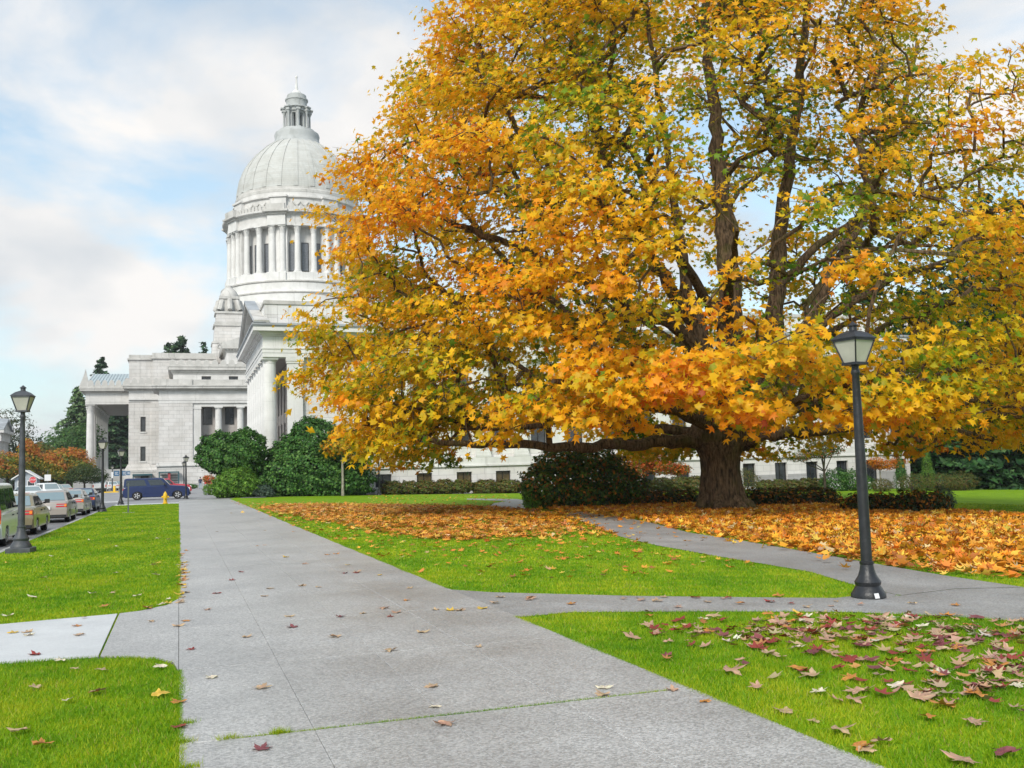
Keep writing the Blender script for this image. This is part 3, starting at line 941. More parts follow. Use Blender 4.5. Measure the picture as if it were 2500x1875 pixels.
# --- end wing with recessed bays
YL = 165.0
wing_holes = [(3.36 + 3.42 * k, 3.36 + 3.42 * k + 2.12, 4.16, 13.0) for k in range(4)]
w = MB(); w.box(-3.0, 2.1, YL - .25, YL + 1.4, 4.16, 13.55)
wall_holes(w, 2.1, 17, 4.16, 13.55, YL + 2.0, YL + 2.4, [])
w.build('wing_wall', 'ashlar_far', fb)
MB().box(2.1, 17, YL + 1.95, YL + 1.99, 4.16, 13.0).build('recess_wall', 'recess', fb)
MB().box(2.1, 17, YL - .05, YL + 2.0, 13.0, 13.55).build('bay_lintel', 'stone_far', fb)
MB().box(2.15, 3.36, YL - .06, YL + 1.9, 4.5, 12.6).box(2.08, 3.42, YL - .14, YL + 1.9, 12.6, 12.998).box(2.08, 3.42, YL - .14, YL + 1.9, 4.17, 4.5).build('pilaster', 'stone_far', fb)
dmesh = doric_meshes(13.0 - 4.16, .58, 'stone_far')
for x in (6.06, 9.48, 12.9):
    put_doric(fb, dmesh, x, YL + .55, 4.16)
fw1, fp1 = window_mesh(1.4, 2.75, t=.09), pane_mesh(1.4, 2.75, 'glass')
fw2, fp2 = window_mesh(1.4, 2.9, t=.09), pane_mesh(1.4, 2.9, 'glass')
for k in range(4):
    x = 3.72 + 3.42 * k
    window(fb, x, YL + 1.84, 10.2, fw1, fp1); window(fb, x, YL + 1.84, 5.6, fw2, fp2)
w = MB()
w.box(-3.25, 17, YL - .6, YL + 2, -.3, 3.58).build('base_wall', 'ashlar_far', fb)
MB().box(-3.5, 17, YL - .85, YL + 2, 3.58, 3.78).box(-3.35, 17, YL - .7, YL + 2, 3.78, 4.158).build('base_ledge', 'stone_far', fb)
MB().box(-3.45, 17, YL - .8, YL - .6, -.3, .8).build('base_plinth', 'granite', fb)
e = MB()
e.box(-3.04, 17, YL - .29, YL + 9, 13.55, 14.0).box(-3.1, 17, YL - .35, YL + 9, 14.0, 14.4).box(-3.0, 17, YL - .25, YL + 9, 14.4, 15.55)
e.build('entablature', 'stone_far', fb)
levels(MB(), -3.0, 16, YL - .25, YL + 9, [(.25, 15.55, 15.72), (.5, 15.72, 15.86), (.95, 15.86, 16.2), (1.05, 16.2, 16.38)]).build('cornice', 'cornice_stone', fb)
MB().box(-2.95, 2.0, YL - .1, YL + .3, 16.38, 17.42).box(2.0, 17, YL + .1, YL + .4, 16.38, 17.38).build('parapet', 'cornice_stone', fb)
# entrance with red posts under dark teal frames, at the foot of the base wall
dk = simple('teal_frame_paint', (0.03, 0.09, 0.11), 0.5)
rd = simple('dull_red_paint', (0.36, 0.05, 0.06), 0.6)
sht = thing('notice_shelter', 'low shelter with dark teal frame and red posts against the far base wall', 'shelter', (-1.5, 163, 0), world_parts=True)
MB().box(-3.0, .05, 162.8, 164.1, 2.55, 2.75).build('shelter_roof', dk, sht)
for x in (-2.98, -.13):
    MB().box(x, x + .18, 162.9, 163.1, -.02, 2.549).build('post', dk, sht)
MB().box(-1.62, -1.25, 163.0, 163.2, -.02, 2.549).build('post', rd, sht)
for z in (.9, 1.3, 1.7, 2.1):
    MB().box(-2.8, -.13, 164.0, 164.06, z, z + .08).build('rail', 'frame', sht)
sh2_ = thing('entrance_canopy', 'small dark entrance canopy at the foot of the far stair tower', 'canopy', (-6, 183.2, 0), world_parts=True)
MB().box(-7.6, -4.4, 182.6, 184.2, 2.3, 2.6).build('canopy_roof', dk, sh2_)
for x in (-7.58, -4.6):
    MB().box(x, x + .18, 182.7, 182.9, -.02, 2.299).build('post', dk, sh2_)
MB().box(-6.3, -5.0, 184.0, 184.2, -.02, 2.29).build('door', 'frame', sh2_)

# --- upper storey set back, with cresting
YU = 172.0
up_h = [(3.6 + 4.4 * k, 3.6 + 4.4 * k + 1.5, 17.5, 18.6) for k in range(3)]
w = MB(); wall_holes(w, -.9, 17, 15.5, 19.0, YU, YU + .6, up_h); w.box(-.9, 17, YU + .6, 186, 15.5, 19.0); w.build('upper_wall', 'stone_far', fb)
uwm, upm = window_mesh(1.5, 1.1), pane_mesh(1.5, 1.1, 'glass')
for h in up_h:
    window(fb, h[0], YU + .3, 17.5, uwm, upm)
levels(MB(), -.9, 17, YU, 186, [(.15, 19.0, 19.25), (.35, 19.25, 19.6), (.75, 19.6, 20.1), (.85, 20.1, 20.3)]).build('upper_cornice', 'cornice_stone', fb)


def antefix_mesh(wd, h, mat):
    m = MB()
    pts = [(-wd / 2, 0)] + [(-wd / 2 + wd * t, h * (0.35 + 0.65 * math.sqrt(max(0, 1 - (2 * t - 1) ** 2)))) for t in np.linspace(0, 1, 11)] + [(wd / 2, 0)]
    m.prism(pts, 'y', -.12, .12)
    return m.mesh('antefix', MT[mat])


af = antefix_mesh(1.0, 1.05, 'cornice_stone')
for k in range(13):
    share('antefix', af, fb, (-1.0 + 1.35 * k, YU - .55, 20.3))
MB().box(-1.5, 17, YU - .62, YU - .48, 20.3, 20.62).build('cresting_band', 'cornice_stone', fb)
# --- stair tower with slit windows
YT = 185.0
tw = MB(); wall_holes(tw, -8.37, -2.4, 4.3, 15.24, YT, YT + 1, [(-6.42, -5.56, 10.0, 12.65), (-6.42, -5.56, 4.85, 7.4)])
tw.box(-4.6, -2.4, YT - .3, YT - .002, 4.3, 15.24)
tw.box(-8.37, 6, YT + 1, YT + 14, 4.3, 15.24).build('tower_wall', 'ashlar_far', fb)
tw2, tp2 = window_mesh(.86, 2.6, cross=False), pane_mesh(.86, 2.6, 'glass')
for z in (10.03, 4.85):
    window(fb, -6.42, YT + .3, z, tw2, tp2)
    MB().box(-6.55, -5.43, YT - .12, YT + .3, z - .25, z - .02).build('window_sill', 'stone_far', fb)
MB().frustum(-9.3, -2.3, YT - .9, YT + 14, -.3, -9.1, -2.3, YT - .7, YT + 14, 2.9).box(-9.2, -2.3, YT - .8, YT + 14, 2.9, 3.3).frustum(-9.0, -2.3, YT - .6, YT + 14, 3.3, -8.5, -2.3, YT - .15, YT + 14, 4.3).build('tower_base', 'ashlar_far', fb)
MB().box(-8.45, -2.3, YT - .08, YT + 14, 15.24, 15.6).box(-8.4, -2.3, YT - .36, YT + 14, 15.6, 15.9).box(-8.37, -2.3, YT - .04, YT + 14, 15.9, 17.3).build('tower_entablature', 'stone_far', fb)
levels(MB(), -8.37, -1.5, YT - .04, YT + 14, [(.2, 17.3, 17.45), (.45, 17.45, 17.6), (.9, 17.6, 17.95), (1.0, 17.95, 18.2)]).build('tower_cornice', 'cornice_stone', fb)
den = MB().box(-.09, .09, -.12, .12, 0, .16).mesh('dentil', MT['stone_far'])
for k in range(20):
    share('dentil', den, fb, (-8.3 + .36 * k, YT - .34, 17.46))
af2 = antefix_mesh(.95, 1.25, 'cornice_stone')
for k in range(6):
    share('antefix', af2, fb, (-8.6 + 1.2 * k, YT - .75, 18.2))
MB().box(-9.1, -2.0, YT - .82, YT - .7, 18.2, 18.55).build('cresting_band', 'cornice_stone', fb)
# --- attic block above the tower
MB().box(-8.35, -4.4, YT + .6, YT + 12, 18.2, 22.8).box(-4.4, 6.2, YT + .2, YT + 12, 18.2, 23.0).build('attic_block', 'ashlar_far', fb)
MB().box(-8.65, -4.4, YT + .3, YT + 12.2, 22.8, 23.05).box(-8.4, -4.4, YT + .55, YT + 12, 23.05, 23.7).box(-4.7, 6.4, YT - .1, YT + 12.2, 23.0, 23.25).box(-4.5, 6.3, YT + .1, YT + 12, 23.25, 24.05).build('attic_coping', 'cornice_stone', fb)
# --- great portico on the left
YP = 190.0


def corinthian(h, r, n=20):
    f = lambda t: r * (1 - .14 * t ** 1.5)
    shaft = MB().lathe([(f(t), .55 + (h - 2.0) * t) for t in np.linspace(0, 1, 7)], n)
    base = MB().lathe([(r * 1.3, .18), (r * 1.36, .26), (r * 1.3, .34), (r * 1.12, .38), (r * 1.2, .46), (r * 1.12, .56)], n).box(-r * 1.4, r * 1.4, -r * 1.4, r * 1.4, 0, .18)
    rt = f(1)
    cap = MB()
    z0, H = h - 1.5, 1.5
    cap.lathe([(rt, z0 - .03), (rt * 1.1, z0), (rt * 1.02, z0 + .05), (rt * 1.05, z0 + H * .5), (rt * 1.25, z0 + H * .85)], n)
    for row, (zz, hh, rr, off) in enumerate(((z0 + .04, H * .38, 1.06, 0), (z0 + .04 + H * .28, H * .42, 1.12, PI / 8), (z0 + H * .55, H * .36, 1.3, 0))):
        m = 8 if row < 2 else 4
        for k in range(m):
            a = 2 * PI * k / m + off + (PI / 4 if row == 2 else 0)
            d, s = Vector((math.cos(a), math.sin(a), 0)), Vector((-math.sin(a), math.cos(a), 0))
            b = d * rt * rr; wl_ = rt * .30
            pts = [b - s * wl_, b + s * wl_, b + s * wl_ * .9 + d * .05 + Vector((0, 0, hh * .6)), b - s * wl_ * .9 + d * .05 + Vector((0, 0, hh * .6)),
                   b + s * wl_ * .5 + d * rt * .38 + Vector((0, 0, hh)), b - s * wl_ * .5 + d * rt * .38 + Vector((0, 0, hh)), b + d * rt * .42 + Vector((0, 0, hh * .82))]
            cap.add([p + Vector((0, 0, zz)) for p in pts], [(0, 1, 2, 3), (3, 2, 4, 5), (5, 4, 6)])
    q = rt * 1.42
    cap.box(-q, q, -q, q, h - .2, h)
    return shaft, base, cap


s_, b_, c_ = corinthian(15.28 - 3.6, .66)
pm = [s_.mesh('column', MT['stone_far']), b_.mesh('base', MT['stone_far']), c_.mesh('capital', MT['stone_far'])]
for k in range(8):
    cc = share('column', pm[0], fb, (-15.05, YP + .9 + 5.4 * k, 3.6))
    for nm, me in (('base', pm[1]), ('capital', pm[2])):
        p = bpy.data.objects.new(nm, me); col.objects.link(p); p.parent = cc
MB().box(-17.6, -8.2, YP - 1, YP + 41, -.3, 3.6).build('portico_base', 'granite', fb)
MB().box(-15.8, -8.3, YP, YP + 1.7, 15.28, 15.6).box(-15.84, -8.3, YP - .04, YP + 1.7, 15.6, 15.95).box(-15.8, -14.2, YP + 1.7, YP + 40, 15.28, 15.95).box(-15.8, -8.3, YP, YP + 40, 15.95, 17.3).build('portico_entablature', 'stone_far', fb)
MB().box(-14.2, -8.3, YP + 1.7, YP + 40, 15.6, 15.7).build('portico_ceiling', 'recess', fb)
levels(MB(), -15.8, -8.9, YP, YP + 40, [(.2, 17.3, 17.45), (.45, 17.45, 17.62), (.9, 17.62, 17.98), (1.0, 17.98, 18.3)]).build('portico_cornice', 'cornice_stone', fb)
for k in range(24):
    share('dentil', den, fb, (-16.1 + .31 * k, YP - .32, 17.47))
for k in range(7):
    share('antefix', af2, fb, (-16.0 + 1.15 * k, YP - .8, 18.3))
MB().box(-16.7, -8.9, YP - .86, YP - .74, 18.3, 18.62).build('cresting_band', 'cornice_stone', fb)
rfm = MB(); rfm.add([(-16.0, YP - .4, 18.5), (-8.3, YP - .4, 18.5), (-8.3, YP + 20, 22.7), (-16.0, YP + 20, 22.7), (-16.0, YP + 40, 18.5), (-8.3, YP + 40, 18.5)], [(0, 1, 2, 3), (3, 2, 5, 4)])
prf = rfm.build('portico_roof', 'metal_roof', fb)
for k in range(14):
    x = -15.8 + .55 * k
    MB().obox((x, YP + 9.8, 20.67), (.03, 0, 0), (0, 10.2, 2.1), (0, 0, .05)).build('roof_seam', 'metal_roof', prf)
MB().prism([(YP - .4, 18.3), (YP + 40, 18.3), (YP + 20, 22.6)], 'x', -16.2, -15.9).build('portico_tympanum', 'stone_far', fb)
acr = MB().prism([(-16.8, 18.3), (-15.0, 18.3), (-15.15, 19.0), (-15.45, 20.1), (-15.75, 21.5), (-15.95, 20.6), (-16.3, 19.6)], 'y', YP - .9, YP - .3)
acr.build('corner_ornament', 'cornice_stone', fb)

# --- block with a gable in front of the corner tower
YG = 178.0
MB().box(7.9, 20, YG, 196, 18, 23.4).build('gable_block_wall', 'stone_far', fb)
levels(MB(), 7.9, 20, YG, 196, [(.12, 23.4, 23.7), (.3, 23.7, 24.0), (.75, 24.0, 24.4)]).build('gable_block_cornice', 'cornice_stone', fb)
MB().prism([(7.1, 24.4), (20.8, 24.4), (20.8, 24.9), (14, 27.6), (7.1, 24.9)], 'y', YG - .75, 196).build('gable_block_roof', 'cornice_stone', fb)
for k in range(8):
    share('dentil', den, fb, (8.1 + .5 * k, YG - .3, 23.72), scale=(1.6, 1, 1.6))
# --- corner tower with rounded cap
cx, cy = 9.2, 195.0
t = MB()
t.frustum(cx - 3.7, cx + 3.7, cy - 3.7, cy + 3.7, 17, cx - 3.2, cx + 3.2, cy - 3.2, cy + 3.2, 27.0)
t.frustum(cx - 2.95, cx + 2.95, cy - 2.95, cy + 2.95, 27.0, cx - 2.75, cx + 2.75, cy - 2.75, cy + 2.75, 30.6)
t.frustum(cx - 2.6, cx + 2.6, cy - 2.6, cy + 2.6, 30.6, cx - 2.5, cx + 2.5, cy - 2.5, cy + 2.5, 33.0)
t.build('corner_tower_shaft', 'ashlar_far', fb)
levels(MB(), cx - 2.8, cx + 2.8, cy - 2.8, cy + 2.8, [(.22, 30.2, 30.5), (.02, 30.5, 30.9)]).box(cx - 2.75, cx + 2.75, cy - 2.75, cy + 2.75, 32.6, 33.0).box(cx - 3.35, cx + 3.35, cy - 3.35, cy + 3.35, 26.8, 27.1).build('corner_tower_band', 'cornice_stone', fb)
for k in range(4):
    ring = MB(); a = np.linspace(0, 2 * PI, 13)
    ring.tube([(cx - 1.9 + 1.25 * k + .42 * math.cos(q), cy - 3.3, 26.2 + .42 * math.sin(q)) for q in a], .13, 6)
    ring.build('wreath', 'cornice_stone', fb)
MB().box(cx - 1.6, cx + 1.6, cy - 1.6, cy + 1.6, 33.0, 35.6).box(cx - 1.85, cx + 1.85, cy - 1.85, cy + 1.85, 35.6, 36.1).lathe([(1.75, 36.1), (1.7, 36.6), (1.35, 37.3), (.8, 37.8), (.6, 38.0), (.6, 38.35), (0, 38.5)], 20, (cx, cy)).build('corner_tower_cap', 'cornice_stone', fb)
for dx, dy in ((-1, 0), (1, 0), (0, -1), (0, 1), (-.72, -.72), (.72, -.72)):
    m = MB()
    p0 = Vector((cx + dx * 1.6, cy + dy * 1.6, 0)); d = Vector((dx, dy, 0)).normalized()
    m.tube([p0 + Vector((0, 0, 35.3)), p0 + d * .35 + Vector((0, 0, 35.1)), p0 + d * .55 + Vector((0, 0, 34.5)), p0 + d * .8 + Vector((0, 0, 33.7)), p0 + d * 1.05 + Vector((0, 0, 33.3))], [.5, .55, .5, .6, .45], 8)
    m.build('scroll_buttress', 'cornice_stone', fb)

# --- drum, dome and lantern
DX, DY = 24.7, 215.0
dc = (DX, DY)
MB().lathe([(17.5, 17), (17.5, 30), (16.9, 30.1), (16.9, 36.4)], 72, dc, smooth=True).build('drum_foot', 'stone_far', fb)
MB().lathe([(16.55, 36.4), (16.55, 38.4), (16.35, 38.5), (16.3, 38.9)], 72, dc).lathe([(16.05, 38.9), (16.05, 40.7), (15.75, 40.8), (15.75, 40.95)], 72, dc).build('drum_base', 'stone', fb)
MB().lathe([(16.7, 38.2), (16.75, 38.3), (16.75, 38.5), (16.4, 38.55)], 72, dc).lathe([(16.2, 40.5), (16.3, 40.6), (16.3, 40.85), (15.8, 40.9)], 72, dc).build('drum_moulding', 'cornice_stone', fb)
MB().lathe([(15.45, 40.9), (15.45, 42.6), (13, 42.6)], 72, dc).build('drum_podium', 'stone', fb)
MB().lathe([(13.0, 42.6), (13.0, 52.5)], 72, dc).build('drum_wall', 'stone_far', fb)
A0 = math.radians(-96.5 - 16.6)               # first projecting bay as seen from the walkway
s_, b_, c_ = corinthian(52.4 - 42.6, .62, 18)
dm = [s_.mesh('column', MT['stone']), b_.mesh('base', MT['stone']), c_.mesh('capital', MT['stone'])]
fsl, psl = window_mesh(1.45, 6.0, .1, .12, False), pane_mesh(1.45, 6.0, 'lattice', .06)
for k in range(8):
    al = A0 + k * PI / 4
    for off in (-4.2, 4.2, 16.0, 29.0):
        a = al + math.radians(off)
        cc = share('column', dm[0], fb, (DX + 14.45 * math.cos(a), DY + 14.45 * math.sin(a), 42.6), a)
        for nm, me in (('base', dm[1]), ('capital', dm[2])):
            p = bpy.data.objects.new(nm, me); col.objects.link(p); p.parent = cc
    ca, sa = math.cos(al), math.sin(al)
    d, s = Vector((ca, sa, 0)), Vector((-sa, ca, 0))
    O = Vector((DX, DY, 0))
    # pier behind the pair, projecting podium, entablature blocks and attic block
    MB().obox(O + d * 13.4 + Vector((0, 0, 47.55)), d * .8, s * 1.95, (0, 0, 4.93)).build('pier', 'stone', fb)
    MB().obox(O + d * 14.6 + Vector((0, 0, 41.75)), d * 1.15, s * 2.05, (0, 0, .848)).build('pedestal', 'stone', fb)
    MB().obox(O + d * 14.4 + Vector((0, 0, 52.75)), d * .95, s * 1.95, (0, 0, .32)).obox(O + d * 14.4 + Vector((0, 0, 53.85)), d * .9, s * 1.9, (0, 0, .77)).build('projecting_entablature', 'stone', fb)
    MB().obox(O + d * 14.5 + Vector((0, 0, 54.85)), d * 1.15, s * 2.2, (0, 0, .22)).obox(O + d * 14.5 + Vector((0, 0, 55.27)), d * 1.7, s * 2.65, (0, 0, .2)).build('projecting_cornice', 'cornice_stone', fb)
    MB().obox(O + d * 15.6 + Vector((0, 0, 56.1)), d * .35, s * 1.95, (0, 0, .62)).build('parapet_block', 'cornice_stone', fb)
    MB().obox(O + d * 13.6 + Vector((0, 0, 57.0)), d * .45, s * 1.7, (0, 0, 1.55)).obox(O + d * 13.6 + Vector((0, 0, 58.75)), d * .75, s * 1.95, (0, 0, .2)).build('attic_pier', 'stone_far', fb)
    for off in (11.4, 22.5, 33.6):
        a = al + math.radians(off)
        q = O + Vector((math.cos(a), math.sin(a), 0)) * 13.12 + Vector((-math.sin(a), math.cos(a), 0)) * -.72
        window(fb, q.x, q.y, 43.2, fsl, psl, rotz=a + PI / 2)
    # swag panel between the attic piers
    sw = MB()
    for i in range(3):
        aa = [al + math.radians(12 + 7 * i + 7 * tt) for tt in np.linspace(0, 1, 7)]
        sw.tube([(DX + 13.42 * math.cos(q), DY + 13.42 * math.sin(q), 57.75 - .75 * math.sin(PI * tt)) for q, tt in zip(aa, np.linspace(0, 1, 7))], [.1, .16, .22, .24, .22, .16, .1], 6)
    sw.build('swag', 'cornice_stone', fb)
    for i in range(9):
        a = al + math.radians(9.5 + 26 * i / 8)
        share('antefix', af2, fb, (DX + 15.3 * math.cos(a), DY + 15.3 * math.sin(a), 55.5), a + PI / 2, (.75, 1, .8))
MB().lathe([(13.6, 52.4), (14.95, 52.4), (14.95, 53.0), (14.85, 53.05), (14.85, 54.6), (15.2, 54.7), (15.2, 54.95), (15.9, 55.05), (15.95, 55.4), (13, 55.5)], 72, dc, smooth=False).build('drum_entablature', 'stone_far', fb)
MB().lathe([(13.35, 55.5), (13.35, 58.4), (13.8, 58.6), (13.8, 58.9), (13.2, 59.0), (13.2, 59.9)], 72, dc).build('attic_drum', 'stone_far', fb)
MB().lathe([(13.25, 59.9), (13.25, 60.5), (12.95, 60.7), (12.95, 61.2)], 72, dc, smooth=False).build('dome_step', 'cornice_stone', fb)
dome_prof = [(12.95, 61.2), (12.85, 62.6), (12.45, 64.6), (11.6, 66.9), (10.4, 68.9), (8.85, 70.8), (7.1, 72.5), (5.6, 73.6)]
zz = np.linspace(0, 1, 25)
pr = np.array(dome_prof); tt = np.linspace(0, 1, len(pr))
dp = [(float(np.interp(q, tt, pr[:, 0])), float(np.interp(q, tt, pr[:, 1]))) for q in zz]
dome = MB().lathe(dp, 96, dc).build('dome', 'dome', fb)
for k in range(24):
    a = 2 * PI * k / 24 + A0
    rb = MB()
    d, s = Vector((math.cos(a), math.sin(a), 0)), Vector((-math.sin(a), math.cos(a), 0))
    vs, fs = [], []
    for r_, z_ in dp:
        hw = .12 + .34 * r_ / 12.75
        for q in (-1, 1):
            for up in (0, 1):
                vs.append(Vector((DX, DY, z_)) + d * (r_ - .1 + .2 * up) + s * hw * q + Vector((0, 0, .08 * up)))
    for i in range(len(dp) - 1):
        b = 4 * i
        fs += [(b + 1, b + 3, b + 7, b + 5), (b, b + 1, b + 5, b + 4), (b + 3, b + 2, b + 6, b + 7)]
    rb.add(vs, fs, True).build('rib', 'dome', dome)
lan = MB().lathe([(5.6, 73.5), (5.05, 74.1), (4.75, 75.2), (4.9, 75.9), (4.75, 76.4), (4.1, 76.5), (3.9, 77.1), (3.4, 77.15)], 40, dc).build('lantern_base', 'lantern', fb)
for k in range(8):
    a = A0 + PI / 8 + 2 * PI * k / 8
    d, s = Vector((math.cos(a), math.sin(a), 0)), Vector((-math.sin(a), math.cos(a), 0))
    O = Vector((DX, DY, 0))
    MB().obox(O + d * 2.0 + Vector((0, 0, 79.3)), d * .35, s * .45, (0, 0, 2.15)).build('lantern_pier', 'lantern', lan)
    MB().lathe([(.36, 77.15), (.36, 77.4), (.27, 77.5), (.23, 80.6), (.32, 80.8), (.4, 81.2)], 10, (DX + 2.75 * d.x, DY + 2.75 * d.y)).build('lantern_column', 'lantern', lan)
    MB().obox(O + d * 2.7 + Vector((0, 0, 77.3)), d * .6, s * .5, (0, 0, .2)).build('lantern_pedestal', 'lantern', lan)
    MB().obox(O + d * 2.7 + Vector((0, 0, 81.55)), d * .55, s * .45, (0, 0, .33)).obox(O + d * 2.75 + Vector((0, 0, 82.0)), d * .75, s * .65, (0, 0, .14)).build('lantern_bracket', 'lantern', lan)
    ar = MB(); aa = np.linspace(0, PI, 7)
    b0 = a + PI / 8
    d2, s2 = Vector((math.cos(b0), math.sin(b0), 0)), Vector((-math.sin(b0), math.cos(b0), 0))
    for i in range(6):
        p, q = aa[i], aa[i + 1]
        pts = [s2 * .62 * math.cos(t_) + Vector((0, 0, 80.3 + .62 * math.sin(t_))) for t_ in (p, q)]
        tp = [Vector((0, 0, 81.4)) + s2 * .62 * math.cos(t_) for t_ in (p, q)]
        vs = [O + d2 * rr + v for rr in (1.65, 2.15) for v in (pts[0], pts[1], tp[1], tp[0])]
        ar.add(vs, [(0, 1, 2, 3), (7, 6, 5, 4), (0, 4, 5, 1), (3, 2, 6, 7)])
    ar.build('lantern_arch', 'lantern', lan)
MB().lathe([(1.5, 81.3), (2.5, 81.3), (2.55, 81.9), (3.0, 82.1), (3.0, 82.3), (2.3, 82.4), (2.2, 83.3), (2.35, 83.9), (2.5, 84.0), (2.5, 84.3), (2.15, 84.4), (2.1, 85.2), (1.9, 85.4), (1.1, 85.4)], 32, dc).build('lantern_top', 'lantern', lan)
MB().lathe([(1.15, 85.4), (1.1, 85.8), (.8, 86.3), (.35, 86.6), (.3, 87.4), (.22, 88.4), (.16, 89.2), (.25, 89.4), (.3, 89.6), (.2, 89.85), (0, 90.0)], 20, dc).build('finial', 'stone', lan)

# ================================================================== small columned temple at the left edge of the picture
Y1 = 200.0
xr = AT(3, 1040, Y1).x
Y2 = xr / AT(26, 1040, 1.0).x
ymid = (Y1 + Y2) / 2
ze, zt = AT(3, 1049, Y1).z, AT(14, 1022, ymid).z
tb = thing('pedimented_building', 'small grey columned building with pediment at the left edge behind orange trees', 'building', (xr - 10, ymid, 0), world_parts=True)
MB().box(xr - 26, xr - 2.0, Y1 + 1, Y2 - 1, -.3, ze - 2).build('wall', 'recess', tb)
MB().box(xr - 26, xr, Y1, Y2, -.3, 1.6).build('base', 'stone_far', tb)
for k in range(6):
    MB().lathe([(.55, 1.6), (.53, 4), (.46, ze - 2.4), (.6, ze - 2.05)], 14, (xr - .7, Y1 + .7 + (Y2 - Y1 - 1.4) * k / 5)).build('column', 'stone_far', tb)
MB().box(xr - 26, xr, Y1, Y2, ze - 2.05, ze - .55).box(xr - 26, xr + .5, Y1 - .5, Y2 + .5, ze - .55, ze).build('entablature', 'stone_far', tb)
MB().prism([(Y1 - .2, ze), (Y2 + .2, ze), (ymid, zt - .6)], 'x', xr - .6, xr + .1).build('pediment', 'stone_far', tb)
MB().prism([(Y1 - .6, ze), (Y1 - .1, ze), (ymid, zt - .55), (Y2 + .1, ze), (Y2 + .6, ze), (ymid, zt)], 'x', xr - 26, xr + .5).build('roof', 'lead', tb)
# ================================================================== THE BIG MAPLE
TB = GR(1762, 1246)
E1 = Vector((math.cos(YAW), -math.sin(YAW), 0)); E2 = Vector((math.sin(YAW), math.cos(YAW), 0))
PXM = F / (TB - CAM).dot(FWD)                     # pixels per metre at the trunk


def TP(px, py, d=0.0):
    """point of the tree seen at a pixel, d metres behind the trunk"""
    r = ray(px, py)
    base = (TB - CAM).dot(E2) + d
    return CAM + r * (base / r.dot(E2))


maple = thing('maple_tree', 'huge spreading maple in orange and yellow autumn leaf, thick mossy trunk', 'tree', TB, world_parts=True)
